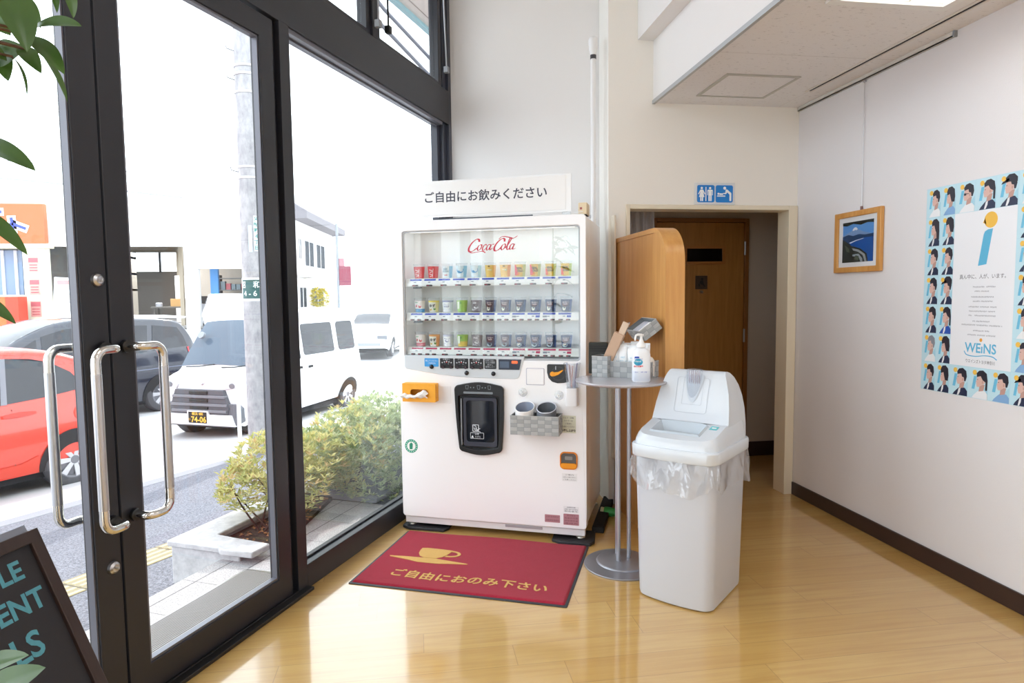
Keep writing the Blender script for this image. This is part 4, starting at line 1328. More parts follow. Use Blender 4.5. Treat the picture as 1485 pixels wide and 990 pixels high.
w = max(v[0] for v in vs) - min(v[0] for v in vs)
random.seed(3)
b.add([(v[0] * 0.80 / w + 0.055, v[1] * 1.02 - 0.628 + 0.006 * sin(v[0] * 11), 0.0134) for v in vs], fs)
b.build('lettering', gold_pile, rug, smooth=0, fix=False)
# ------------------------------------------------------------------ pipe behind the machine
pipe = thing('white_pipe', 'slim white vertical pole with a capped top against the wall behind the machine', 'pole', (1.165, 4.155, 0))
MB().cyl((0, 0, 0.35), (0, 0, 2.92), 0.017, n=18).build('tube', white, pipe)
MB().cyl((0, 0, 2.905), (0, 0, 2.93), 0.0195, n=18).build('dark_band', mat('band_dark', '#3c3a40', 0.5), pipe)
MB().lathe([(0.0185, 0.0), (0.026, 0.03), (0.030, 0.075), (0.030, 0.095), (0.026, 0.108), (0.012, 0.116), (0.0, 0.117)], 20, M=Matrix.Translation((0, 0, 2.93))).build('cap', white, pipe, smooth=60)
MB().box(-0.014, 0.014, 0.010, 0.055, 1.9, 1.92).build('bracket', satin, pipe, bevel=0.002)
wb = MB().box(1.262, 1.276, 4.02, 4.09, 0.32, 1.9).build('wall_duct', mat('duct_cream', '#e2d8c6', 0.5), bevel=0.004)
tag(wb, 'tall cream cable duct on the wall between machine and wooden partition', 'duct')

# ------------------------------------------------------------------ wooden partition
pt = thing('wood_partition', 'orange wood screen with a rounded top corner projecting from the wall beside the doorway', 'partition', (1.28, 4.07, 0))
def outline(inset, r):
    y0, y1, zt = 0.0, -0.868 + inset, 1.752 - inset
    p = [(y0, 0.0), (y0, zt)]
    for k in range(13):
        a = pi / 2 + (pi / 2) * k / 12
        p.append((y1 + r + r * cos(a), zt - r + r * sin(a)))
    p.append((y1, 0.0))
    return p
o1, o2 = outline(0.0, 0.185), outline(0.026, 0.16)
b = MB()
b.prism(o2, 0.006, 0.099, 'x')
b.build('panel', wood_or, pt, smooth=30)
b = MB()
n = len(o1)
vs = [(x, y, z) for x in (0.0, 0.105) for (y, z) in o1] + [(x, y, z) for x in (0.0, 0.105) for (y, z) in o2]
fs = []
for i in range(n - 1):
    fs += [(i, i + 1, n + i + 1, n + i), (i, 2 * n + i, 2 * n + i + 1, i + 1), (n + i, n + i + 1, 3 * n + i + 1, 3 * n + i), (2 * n + i, 3 * n + i, 3 * n + i + 1, 2 * n + i + 1)]
b.add(vs, fs)
b.build('edge_band', wood_edge, pt, smooth=30, bevel=0.004)

# basket tilted on the partition
wbk = basket('woven_basket', 'tilted grey woven basket with white packets fixed to the wooden partition', (1.226, 3.325, 1.186), 0, 0.112, 0.21, 0.062, nu=3, nv=3, nd=5)
wbk.rotation_euler = Euler((0, radians(-36), 0))
for k, (dy, lab) in enumerate(((-0.045, 'nearer white packet lying in the tilted basket on the partition'), (0.045, 'farther pale packet lying in the tilted basket on the partition'))):
    o = MB().box(-0.045, 0.045, -0.035, 0.035, 0.0, 0.032).build('white_packet', mat(('packet_white', 'packet_lilac')[k], ('#f2f3f4', '#c4c7d4')[k], 0.4), loc=(1.222, 3.325 + dy, 1.200), rot=(0, radians(-36), radians(6 - 9 * k)), bevel=0.008)
    tag(o, lab, 'packet')

# ------------------------------------------------------------------ round table
TZ = 0.975
tbx = thing('side_table', 'small round silver-grey standing table on three slim poles', 'table', (1.012, 3.10, 0))
ttop = mat('table_grey', '#b4b2b8', 0.25, 0.1, coat=0.4)
MB().lathe([(0.0, TZ - 0.016), (0.215, TZ - 0.016), (0.226, TZ - 0.012), (0.230, TZ - 0.006), (0.227, TZ - 0.001), (0.222, TZ), (0.0, TZ)], 64).build('table_top', ttop, tbx, smooth=30)
silver = mat('pole_silver', '#b6b6bc', 0.3, 0.7)
for px, py in ((1.039, 3.258), (1.016, 3.163), (1.083, 3.195)):
    MB().cyl((px - 1.012, py - 3.10, 0.016), (px - 1.012, py - 3.10, TZ - 0.014), 0.011, n=16).build('pole', silver, tbx)
pts = []
for k in range(49):
    a = radians(62) + radians(308) * k / 48
    pts.append((0.020 + 0.198 * cos(a), 0.048 + 0.198 * sin(a)))
base_m = mat('base_silver', '#9a9ba2', 0.35, 0.6)
MB().prism(pts, 0.0, 0.008, 'z').build('base_plate', base_m, tbx, bevel=0.002)
MB().lathe([(0.0, 0.008), (0.142, 0.008), (0.139, 0.013), (0.132, 0.016), (0.0, 0.017)], 48, M=Matrix.Translation((0.035, 0.075, 0))).build('base_disc', base_m, tbx, smooth=40)

# things on the table
ba = basket('woven_basket', 'small square grey woven basket at the back left of the round table', (0.960, 3.235, TZ), radians(-42), 0.088, 0.10, 0.108, nu=3, nv=5, nd=3)
en = thing('brown_envelope', 'slanted brown cardboard sleeve standing in the small left basket on the table', 'sleeve', (0.955, 3.243, TZ + 0.006), radians(-35))
en.rotation_euler = Euler((radians(0), radians(24), radians(-32)))
MB().box(-0.030, 0.022, -0.020, 0.020, 0.0, 0.235).build('sleeve', mat('kraft_brown', '#c7a68c', 0.7, bump=(120, 0.15)), en, bevel=0.002)
MB().box(-0.012, 0.020, -0.006, 0.006, 0.22, 0.30).build('inner_card', mat('kraft_light', '#d8bfa8', 0.6), en, bevel=0.001)
tall = MB().box(-0.002, 0.002, -0.025, 0.025, 0.0, 0.29).build('clear_file', glassmat('file_clear', (0.86, 0.8, 0.74), 0.05, 1.5, 1.6, '#c9b49e', 0.35), loc=(1.000, 3.258, TZ + 0.006), rot=(0, radians(20), radians(-32)), bevel=0.0008)
tag(tall, 'thin clear brownish file leaning behind the cardboard sleeve on the table', 'file')
bb = MB()
bb.box(-0.05, 0.05, -0.03, 0.03, 0.0, 0.165)
bo = bb.build('black_box', mat('box_black_green', '#22251f', 0.5), loc=(0.965, 3.322 + 0.03, 0.977), rot=(0, 0, radians(-20)), bevel=0.003)
tag(bo, 'dark blackish box standing behind the small left basket on the table', 'box')
for k in range(3):
    MB().box(-0.045, 0.045, -0.0315, -0.0295, 0.118 + 0.013 * k, 0.124 + 0.013 * k).build('slot', black_gk, bo, smooth=0)
bbk = basket('woven_basket', 'wide grey woven basket full of white wet-wipe packets on the table', (1.098, 3.186, TZ), radians(-41), 0.225, 0.148, 0.082, nu=6, nv=3, nd=4)
rzz = radians(-41)
def bpt(x, y, z):
    return Vector((1.098 + cos(rzz) * x - sin(rzz) * y, 3.186 + sin(rzz) * x + cos(rzz) * y, TZ + z))
pk_m = mat('wipe_white', '#f4f6f7', 0.35)
pk_i = mat('wipe_ink', '#8cc2d8', 0.5)
kk = 0
for r in range(2):
    for i in range(4):
        x = -0.086 + 0.050 * i
        y = -0.040 + 0.040 * r
        p = thing('wet_wipe', 'white %s packet, %s from the left in the %s row of the wide basket' % ('wet-wipe', ('first', 'second', 'third', 'fourth')[i], ('front', 'back')[r]), 'packet', bpt(x, y, 0.006), rzz + radians(3 * sin(i * 7 + r * 3)), 'wet wipes in the wide basket')
        p.rotation_euler = Euler((radians(-4 - 3 * r), radians(2.5 * sin(i * 5 + r)), rzz))
        hgt = 0.150 + 0.006 * sin(i * 3 + r) + 0.012 * r
        b = MB()
        for sg_ in (-1, 1):
            b.grid(lambda u, v: (-0.025 + 0.05 * u, sg_ * 0.013 * (sin(pi * u) * sin(pi * v)) ** 0.5 + 0.002 * sin(u * 9 + v * 5), hgt * v), 8, 12)
        b.build('packet', pk_m, p, smooth=180, fix=False)
        b = MB()
        b.box(-0.025, 0.025, -0.0012, 0.0012, hgt - 0.001, hgt + 0.009)
        b.build('crimped_seam', mat('wipe_seam', '#e6eaec', 0.4), p, smooth=0)
        if r == 0:
            b = MB()
            put_text(b, 'おしぼり', 0.011, 0, -0.0142, hgt * 0.5, M=Matrix.Translation((-0.012, 0, 0)))
            put_text(b, 'WET', 0.012, 0.006, -0.0142, hgt * 0.62)
            b.build('lettering', pk_i, p, smooth=0, fix=False)
rl = thing('white_roll', 'round white lid peeping from the right end of the wide basket', 'lid', bpt(0.085, 0.0, 0.008), rzz)
MB().lathe([(0.0, 0.0), (0.030, 0.0), (0.032, 0.06), (0.030, 0.078), (0.022, 0.092), (0.010, 0.099), (0.0, 0.10)], 24).build('dome', mat('lid_cream', '#efe8de', 0.4), rl, smooth=60)
MB().lathe([(0.0325, 0.052), (0.034, 0.055), (0.0325, 0.058)], 24).build('rib', mat('lid_cream2', '#ded6ca', 0.4), rl, smooth=60)

bt = thing('sanitizer_bottle', 'white pump bottle of hand sanitizer with blue and red print on the table', 'bottle', (1.072, 2.985, TZ), radians(-12))
bm_ = mat('bottle_translucent', '#eef1f6', 0.3, coat=0.2)
def oval(prof, a, bb_, n=36):
    vs, fs = [], []
    for r, z in prof:
        for k in range(n):
            t_ = 2 * pi * k / n
            c_, s_ = cos(t_), sin(t_)
            e = 2 / 2.6
            vs.append((a * r * abs(c_) ** e * (1 if c_ > 0 else -1), bb_ * r * abs(s_) ** e * (1 if s_ > 0 else -1), z))
    for i in range(len(prof) - 1):
        for k in range(n):
            fs.append((i * n + k, i * n + (k + 1) % n, (i + 1) * n + (k + 1) % n, (i + 1) * n + k))
    fs.append(tuple(range(n - 1, -1, -1)))
    return vs, fs
b = MB()
b.add(*oval([(0.90, 0.0), (0.98, 0.004), (1.0, 0.012), (1.0, 0.122), (0.985, 0.132), (0.93, 0.143), (0.80, 0.153), (0.58, 0.160), (0.42, 0.164), (0.40, 0.168)], 0.0435, 0.033))
b.build('bottle_body', bm_, bt, smooth=50, fix=False)
b = MB()
b.add(*oval([(0.86, 0.003), (1.006, 0.008), (1.006, 0.055)], 0.0435, 0.033))
b.build('liquid_level', mat('bottle_liquid', '#dfe5ef', 0.3), bt, smooth=50, fix=False)
b = MB()
b.lathe([(0.019, 0.166), (0.0215, 0.168), (0.0215, 0.180), (0.017, 0.186), (0.012, 0.192), (0.010, 0.200), (0.007, 0.206), (0.0065, 0.222)], 24)
b.build('pump_collar', white, bt, smooth=50, fix=False)
b = MB()
b.lathe([(0.009, 0.219), (0.0125, 0.222), (0.0125, 0.230), (0.0, 0.232)], 18)
b.tube([(0, 0, 0.226), (-0.018, -0.008, 0.228), (-0.027, -0.012, 0.224), (-0.030, -0.0135, 0.213), (-0.031, -0.014, 0.200)], [0.007, 0.006, 0.0055, 0.005, 0.004], 10)
b.build('pump_head', white, bt, smooth=50, fix=False)
b = MB()
yb = -0.0338
b.prism([(-0.037, 0.117), (-0.013, 0.117), (-0.015, 0.125), (-0.035, 0.125)], yb, yb + 0.0004, m=0)
b.prism(circ(-0.018, 0.098, 0.021, 24, 0.016), yb, yb + 0.0004, m=1)
put_text(b, 'Hand', 0.015, -0.020, yb - 0.0003, 0.102, 3)
put_text(b, 'gel', 0.013, -0.014, yb - 0.0003, 0.090, 0)
put_text(b, '手指の消毒', 0.009, -0.018, yb, 0.077, 2, bold=0.0004)
put_text(b, '指定医薬部外品', 0.006, -0.018, yb, 0.113, 0)
put_text(b, '500mL', 0.006, -0.027, yb, 0.050, 0)
put_text(b, '消毒・殺菌', 0.006, 0.008, yb, 0.050, 0)
b.build('label_print', [mat('print_blue', '#2f52b8', 0.5), mat('print_cyan', '#31a5c8', 0.5), mat('print_red', '#e05a60', 0.5), mat('print_white', '#f2f6fa', 0.5)], bt, smooth=0, fix=False)

# little green thing by the foot of the partition
gp = thing('green_cap', 'small green object with a pale end lying on the floor behind the table poles', 'object', (1.155, 3.88, 0.0), radians(-30))
MB().lathe([(0.0, 0.0), (0.028, 0.0), (0.030, 0.02), (0.026, 0.07), (0.012, 0.085), (0.0, 0.086)], 18, M=Matrix.Translation((0, 0, 0.030)) @ Matrix.Rotation(pi / 2, 4, 'Y')).build('green_body', mat('cap_green', '#2f9a4c', 0.4), gp, smooth=60)
MB().lathe([(0.0, 0.0), (0.026, 0.0), (0.024, 0.02), (0.0, 0.022)], 18, M=Matrix.Translation((-0.022, 0, 0.030)) @ Matrix.Rotation(pi / 2, 4, 'Y')).build('pale_end', mat('cap_pale', '#d8dcb8', 0.4), gp, smooth=60)

# ------------------------------------------------------------------ waste bin
BA = radians(-46)
bn = thing('waste_bin', 'tall white plastic waste bin with domed lid and clear liner bag', 'waste bin', (1.264, 2.838, 0), BA)
bin_w = mat('bin_white', '#c4c8d1', 0.35, coat=0.15)
lid_w = mat('lid_white', '#d2d8df', 0.22, coat=0.3)
def bsec(hw, hd, r, bow, z, n=6):
    """Rounded rectangle whose front (-y) edge bows outward."""
    p = []
    def arc(cx, cy, a0):
        for k in range(n + 1):
            a = radians(a0 + 90 * k / n)
            p.append((cx + r * cos(a), cy + r * sin(a)))
    arc(hw - r, -hd + r, -90)
    for k in range(1, 5):
        f = k / 5
        p.append((hw, -hd + r + (2 * hd - 2 * r) * f))
    arc(hw - r, hd - r, 0)
    for k in range(1, 5):
        f = k / 5
        p.append((hw - r - (2 * hw - 2 * r) * f * 0 - (2 * hw - 2 * r) * f, hd))
    arc(-hw + r, hd - r, 90)
    for k in range(1, 5):
        f = k / 5
        p.append((-hw, hd - r - (2 * hd - 2 * r) * f))
    arc(-hw + r, -hd + r, 180)
    for k in range(1, 8):
        f = k / 8
        p.append((-hw + r + (2 * hw - 2 * r) * f, -hd))
    q = []
    for x, y in p:
        if y < 0:
            y -= bow * max(0.0, 1 - (x / hw) ** 2) * (-y / hd)
        q.append((x, y, z))
    return q
def loft(b, secs, m=0, cap0=False, cap1=False):
    n = len(secs[0])
    vs = [p for s in secs for p in s]
    fs = []
    for i in range(len(secs) - 1):
        for k in range(n):
            fs.append((i * n + k, i * n + (k + 1) % n, (i + 1) * n + (k + 1) % n, (i + 1) * n + k))
    if cap0:
        fs.append(tuple(range(n - 1, -1, -1)))
    if cap1:
        fs.append(tuple((len(secs) - 1) * n + k for k in range(n)))
    b.add(vs, fs, m)
b = MB()
loft(b, [bsec(0.166, 0.186, 0.035, 0.022, 0.0), bsec(0.176, 0.196, 0.04, 0.024, 0.008), bsec(0.178, 0.198, 0.04, 0.024, 0.02), bsec(0.192, 0.212, 0.042, 0.026, 0.672)], cap0=True)
b.build('bin_body', bin_w, bn, smooth=40, fix=False)
b = MB()
loft(b, [bsec(0.204, 0.224, 0.045, 0.028, 0.664), bsec(0.206, 0.226, 0.045, 0.028, 0.668), bsec(0.207, 0.227, 0.045, 0.028, 0.712), bsec(0.203, 0.223, 0.045, 0.028, 0.718), bsec(0.196, 0.216, 0.045, 0.026, 0.719)])
b.build('lid_rim', lid_w, bn, smooth=40, fix=False)
# lid skirt and deck with hopper hole
dz = 0.806
def zd(y):
    return dz + 0.235 * (min(y, -0.028) + 0.028)
def tilt(sec, drop=0.0):
    return [(p[0], p[1], zd(p[1]) - drop) for p in sec]
b = MB()
s_top = tilt(bsec(0.186, 0.208, 0.05, 0.026, dz), 0.012)
loft(b, [bsec(0.197, 0.217, 0.045, 0.026, 0.717), bsec(0.192, 0.213, 0.045, 0.026, 0.740), s_top, tilt(bsec(0.178, 0.200, 0.05, 0.025, dz))])
deck_o = [(p[0], p[1]) for p in bsec(0.178, 0.200, 0.05, 0.025, dz)]
b.build('lid_skirt', lid_w, bn, smooth=50, fix=False)
# hopper opening: deck ring between the skirt top and the hole
n = len(deck_o)
hx0, hx1, hy0, hy1 = -0.125, 0.100, -0.172, -0.052
hc = ((hx0 + hx1) / 2, (hy0 + hy1) / 2)
def ray_rect(cx, cy, tx, ty, x0, x1, y0, y1):
    dx, dy = tx - cx, ty - cy
    k = 1e9
    if dx > 0: k = min(k, (x1 - cx) / dx)
    if dx < 0: k = min(k, (x0 - cx) / dx)
    if dy > 0: k = min(k, (y1 - cy) / dy)
    if dy < 0: k = min(k, (y0 - cy) / dy)
    return (cx + dx * k, cy + dy * k)
hole = [ray_rect(hc[0], hc[1], p[0], p[1], hx0, hx1, hy0, hy1) for p in deck_o]
low = [(hc[0] + (p[0] - hc[0]) * 0.80, hc[1] + (p[1] - hc[1]) * 0.72) for p in hole]
b = MB()
vs = [(p[0], p[1], zd(p[1])) for p in deck_o] + [(p[0], p[1], zd(p[1])) for p in hole]
b.add(vs, [(i, (i + 1) % n, n + (i + 1) % n, n + i) for i in range(n)])
b.build('lid_deck', lid_w, bn, smooth=30)
b = MB()
raise_ = [(hc[0] + (p[0] - hc[0]) * 1.07, hc[1] + (p[1] - hc[1]) * 1.09) for p in hole]
vs = [(p[0], p[1], zd(p[1]) + 0.0005) for p in raise_] + [(p[0], p[1], zd(p[1]) + 0.008) for p in hole] + [(p[0], p[1], zd(p[1]) - 0.035) for p in low] + [(p[0], p[1], zd(p[1]) - 0.037) for p in low]
fs = []
for j in range(2):
    fs += [(j * n + i, j * n + (i + 1) % n, (j + 1) * n + (i + 1) % n, (j + 1) * n + i) for i in range(n)]
fs.append(tuple(2 * n + i for i in range(n)))
b.add(vs, fs)
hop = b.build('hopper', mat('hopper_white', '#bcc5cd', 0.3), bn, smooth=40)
b = MB()
for k in range(11):
    b.box(-0.052 + 0.010 * k, -0.047 + 0.010 * k + (0.001 if k % 2 else -0.001), -0.046, -0.042, zd(-0.044) + 0.0002, zd(-0.044) + 0.0012)
b.build('embossed_mark', mat('emboss_grey', '#6f757c', 0.6), bn, smooth=0)
# dome: side profile swept over the width, narrowing upwards
prof = [(-0.028, dz - 0.002), (-0.024, dz + 0.004), (0.000, dz + 0.07277), (0.022, dz + 0.1353), (0.040, dz + 0.1913), (0.050, dz + 0.2127), (0.066, dz + 0.2258), (0.088, dz + 0.2286), (0.118, dz + 0.2202), (0.150, dz + 0.1978), (0.176, dz + 0.1586), (0.195, dz + 0.1073), (0.206, dz + 0.04665), (0.212, dz - 0.03), (0.214, 0.72)]
def dw(z):
    f = max(0.0, min(1.0, (z - dz) / 0.2286))
    return 0.184 - 0.020 * f - 0.030 * f ** 3
b = MB()
rows = []
for (y, z) in prof:
    w = dw(z)
    row = []
    for k in range(21):
        f = -1 + 2 * k / 20
        row.append((w * f, y, z))
    rows.append(row)
vs = [p for r in rows for p in r]
fs = []
for i in range(len(rows) - 1):
    for k in range(20):
        a = i * 21 + k
        fs.append((a, a + 1, a + 22, a + 21))
b.add(vs, fs)
# side cheeks
for side in (0, 20):
    idx = [rows[i][side] for i in range(len(rows))]
    ci = (0.178 * (1 if side else -1), 0.10, dz)
    poly = idx
    k0 = len(b.v)
    b.add(poly + [(rows[0][side][0], -0.028, 0.72)], [tuple(range(len(poly) + 1))])
b.build('lid_dome', lid_w, bn, smooth=50, bevel=0.010, seg=3)
# framed field on the dome face, straw-slot and clear cup holder
def face(x, z, off):
    t_ = (z - dz) / 0.1913
    return (x, -0.024 + 0.064 * t_ - off, z)
def face_ring(b, out, inn, off):
    n_ = len(out)
    vs = [face(p[0], p[1], off) for p in out] + [face(p[0], p[1], off) for p in inn]
    b.add(vs, [(i, (i + 1) % n_, n_ + (i + 1) % n_, n_ + i) for i in range(n_)])
b = MB()
face_ring(b, rrect(-0.082, 0.074, dz + 0.03732, dz + 0.1978, 0.014, 4), rrect(-0.0805, 0.0725, dz + 0.03872, dz + 0.1969, 0.013, 4), 0.0022)
face_ring(b, rrect(-0.050, 0.046, dz + 0.07464, dz + 0.1978, 0.006, 4), rrect(-0.049, 0.045, dz + 0.07576, dz + 0.1969, 0.006, 4), 0.0022)
b.build('face_groove', mat('groove_grey', '#aab2bc', 0.4), bn, smooth=0, fix=False)
b = MB()
nn = 26
outp, inp = [], []
for k in range(nn + 1):
    f = -1 + 2 * k / nn
    zz = dz + 0.08584 + 0.121 * abs(f) ** 2.2
    outp.append((0.046 * f, zz))
zt_ = dz + 0.209
n2 = nn + 1
vs = [face(x, min(z, zt_), 0.0028) for x, z in outp] + [face(x, zt_, 0.0028) for x, z in outp]
b.add(vs, [(i, i + 1, n2 + i + 1, n2 + i) for i in range(nn)])
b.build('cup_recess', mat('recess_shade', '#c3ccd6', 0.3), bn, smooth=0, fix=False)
b = MB()
b.lathe([(0.032, dz + 0.09143), (0.037, dz + 0.2351), (0.038, dz + 0.2356), (0.0365, dz + 0.2333)], 28, M=Matrix.Translation((-0.002, 0.041, 0)))
b.build('clear_cup', glassmat('bin_cup_clear', (0.9, 0.92, 0.95), 0.02, 1.45, 1.3, '#dfe5ec', 0.12), bn, smooth=50, fix=False)
b = MB()
for k in range(6):
    b.box(-0.026 + 0.010 * k, -0.021 + 0.010 * k, 0.030, 0.032, dz + 0.0933, dz + 0.2314)
b.build('cup_ribs', glassmat('bin_cup_rib', (0.94, 0.9, 0.93), 0.1, 1.4, 0.6, '#d9cfd6', 0.25), bn, smooth=0)
stk = MB().box(-0.017, 0.017, -0.018, 0.018, 0.0004, 0.0014).build('sticker', mat('bin_sticker', '#58bcc4', 0.4), bn, loc=(0.136, -0.072, zd(-0.072)), rot=(math.atan(0.235), 0, 0), smooth=0)
MB().box(-0.010, 0.010, -0.006, 0.006, 0.0014, 0.002).build('sticker_mark', white, stk, smooth=0)
# clear liner folded over the rim
random.seed(11)
base = bsec(0.197, 0.217, 0.045, 0.027, 0)
m_ = len(base)
NU = 220
def at(u):
    f = u * m_
    i = int(f) % m_
    t_ = f - int(f)
    a, c = base[i], base[(i + 1) % m_]
    return Vector((a[0] + (c[0] - a[0]) * t_, a[1] + (c[1] - a[1]) * t_, 0))
ph = [random.random() * 6.28 for _ in range(12)]
def tri(x):
    return 2 * abs(2 * (x - math.floor(x + 0.5))) - 1
def lf(u, v):
    p = at(u % 1.0)
    d = Vector((p.x, p.y, 0)).normalized()
    fold = 0.55 * tri(6 * u + 0.20 * v + ph[0]) + 0.45 * tri(11 * u - 0.45 * v + ph[1]) + 0.22 * tri(23 * u + 0.7 * v + ph[2]) + 0.12 * tri(41 * u - 1.2 * v + ph[3])
    a = 2 * pi * u
    hem = 0.150 + 0.022 * sin(3 * a + ph[4]) + 0.016 * tri(7 * u + ph[5]) + 0.006 * tri(19 * u + ph[6])
    out = 0.006 + 0.012 * v + 0.014 * fold * min(1.0, v * 2.0)
    q = p + d * max(0.003, out)
    return (q.x, q.y, 0.690 - hem * v)
film = glassmat('liner_film', (0.955, 0.96, 0.968), 0.08, 1.5, 2.6, '#f2f4f7', 0.10)
MB().grid(lf, NU, 14).build('liner_bag', film, bn, smooth=12, fix=False)

# ------------------------------------------------------------------ right wall: framed photo and poster
# local frame of the wall: x towards the camera (world -y), z up, front facing -x of the room
def wall_thing(name, label, cat, y, z):
    t_ = thing(name, label, cat, (2.565, y, z))
    t_.rotation_euler = (0, 0, radians(-90))
    return t_
pf_ = wall_thing('framed_photo', 'small wood-framed photo of a blue bay and snowy mountain hanging on the right wall', 'framed picture', 3.46, 1.688)
RZ = 0.178
MB().ring([(-0.20, -RZ), (0.20, -RZ), (0.20, RZ), (-0.20, RZ)], [(-0.168, -RZ + 0.032), (0.168, -RZ + 0.032), (0.168, RZ - 0.032), (-0.168, RZ - 0.032)], -0.024, -0.001).build('frame', frame_wood, pf_, bevel=0.004)
MB().box(-0.169, 0.169, -0.012, -0.004, -RZ + 0.031, RZ - 0.031).build('mount', mat('mount_white', '#eef0f4', 0.7), pf_, smooth=0)
b = MB()
def ph_(pts, m, k):
    b.prism([(p[0] * 0.132, p[1] * 0.118 - 0.001) for p in pts], -0.0128 - 0.0003 * k, -0.0120, m=m)
ph_([(-1, -1), (1, -1), (1, 1), (-1, 1)], 0, 0)                       # sky
ph_([(-1, 0.34), (-0.72, 0.44), (-0.4, 0.56), (-0.24, 0.70), (-0.12, 0.72), (0.02, 0.60), (0.35, 0.46), (1, 0.30), (1, 0.0), (-1, 0.0)], 1, 1)   # hazy mountain
ph_([(-0.36, 0.58), (-0.24, 0.70), (-0.12, 0.72), (0.0, 0.61), (-0.10, 0.56), (-0.18, 0.60), (-0.26, 0.55)], 2, 2)                     # snow
ph_([(-1, 0.30), (-0.6, 0.38), (-0.3, 0.30), (0.1, 0.36), (0.5, 0.30), (1, 0.33), (1, -0.2), (-1, -0.2)], 3, 3)                     # hills
ph_([(-0.5, 0.02), (-0.1, 0.10), (0.4, 0.16), (1, 0.17), (1, -1), (-0.2, -1)], 4, 4)                                                    # sea
ph_([(-0.55, -0.02), (-0.1, 0.08), (0.4, 0.14), (0.4, 0.12), (-0.1, 0.04), (-0.45, -0.06)], 2, 5)                                  # shore
ph_([(-1, 0.18), (-0.72, 0.02), (-0.4, -0.18), (0.2, -0.35), (0.62, -0.62), (0.7, -1), (-1, -1)], 5, 5)                           # wooded cliff
ph_([(-0.35, -0.30), (0.1, -0.40), (0.5, -0.64), (0.62, -1), (0.5, -1), (0.36, -0.68), (0.05, -0.50), (-0.25, -0.42)], 6, 6)            # coast road
ph_([(-0.3, -0.62), (0.1, -0.60), (0.34, -0.84), (0.36, -1), (0.24, -1), (0.1, -0.74), (-0.3, -0.70)], 6, 6)
ph_([(-0.86, -0.1), (-0.55, -0.3), (-0.5, -0.5), (-0.7, -0.46)], 7, 6)
ph_([(-0.1, -0.66), (0.12, -0.72), (0.1, -0.92), (-0.2, -0.86)], 7, 7)
ph_([(-1, 1), (1, 1), (1, 0.84), (0.6, 0.88), (0.2, 0.80), (-0.3, 0.90), (-0.7, 0.82), (-1, 0.86)], 8, 6)                                # leaves along the top
b.build('photo', [mat('photo_sky', '#5f9be0', 0.35), mat('photo_haze', '#7f9fcf', 0.35), mat('photo_snow', '#dfe6f2', 0.35), mat('photo_hill', '#27446e', 0.35), mat('photo_sea', '#1f56a6', 0.35), mat('photo_cliff', '#343b3a', 0.35), mat('photo_road', '#97a0a6', 0.35), mat('photo_brush', '#586052', 0.35), mat('photo_leaf', '#2c3330', 0.35)], pf_, smooth=0)
MB().box(-0.169, 0.169, -0.0166, -0.0158, -RZ + 0.031, RZ - 0.031).build('picture_glass', glassmat('picture_glass_mat', (0.99, 0.99, 0.99), 0.02, 1.4, 0.8), pf_, smooth=0)
MB().tube([(0.018, -0.006, RZ - 0.002), (0.018, -0.008, 0.90)], 0.0012, 6).build('hanging_wire', satin, pf_)
MB().box(0.012, 0.024, -0.012, -0.002, RZ - 0.002, RZ + 0.022).build('wire_hook', mat('hook_red_brown', '#8a6a66', 0.4), pf_, bevel=0.001)

po = wall_thing('poster', 'white wall poster with a big blue and yellow i bordered by small side-face portraits', 'poster', 2.962, 0.897)
PW, PH_ = 0.681, 1.008
colx = [0.0, 0.0885, 0.177, 0.286, 0.395, 0.504, 0.5925, 0.681]
rowz = [PH_ - 0.144 * k for k in range(8)]
MB().box(0, PW, -0.002, -0.0003, 0, PH_).build('sheet', mat('poster_blue', '#bfe0ee', 0.45), po, smooth=0)
MB().box(colx[2], colx[5], -0.0026, -0.0019, rowz[6], rowz[1]).build('white_panel', mat('poster_white', '#eef0f6', 0.45), po, smooth=0)
pm = [mat('p_bg', '#c3e4f1', 0.45), mat('p_bg2', '#a8d8ea', 0.45), mat('p_blue', '#6fbfe2', 0.45), mat('p_yellow', '#f2c254', 0.45), mat('p_skin', '#dcb8ae', 0.45), mat('p_hair', '#2c2a36', 0.45), mat('p_suit', '#2a3350', 0.45), mat('p_white', '#eceff4', 0.45), mat('p_azure', '#86b0dd', 0.45), mat('p_grey', '#8b8f9a', 0.45), mat('p_royal', '#2d57b4', 0.45), mat('p_shade', '#c49c92', 0.45)]
random.seed(5)
cells = [(c, 0) for c in range(7)] + [(c, r) for r in range(1, 6) for c in (0, 1, 5, 6)] + [(c, 6) for c in range(7)]
style = {}
for i, cr_ in enumerate(cells):
    style[cr_] = (('short', 'short', 'bob', 'long')[random.randrange(4)], (6, 6, 6, 7, 8)[random.randrange(5)])
style.update({(0, 0): ('short', 7), (1, 0): ('bob', 8), (2, 0): ('glasses', 7), (3, 0): ('tail', 6), (4, 0): ('cap', 6), (0, 1): ('long', 6), (1, 1): ('bob', 6), (0, 2): ('short', 6), (1, 2): ('short', 6), (0, 3): ('short', 6), (1, 3): ('cap', 6), (0, 4): ('short', 6), (1, 4): ('tail', 10), (0, 5): ('grey', 7), (1, 5): ('bob', 6), (0, 6): ('short', 6), (1, 6): ('bob', 6), (2, 6): ('short', 6), (3, 6): ('tail', 7), (4, 6): ('short', 8), (5, 6): ('cap', 6)})
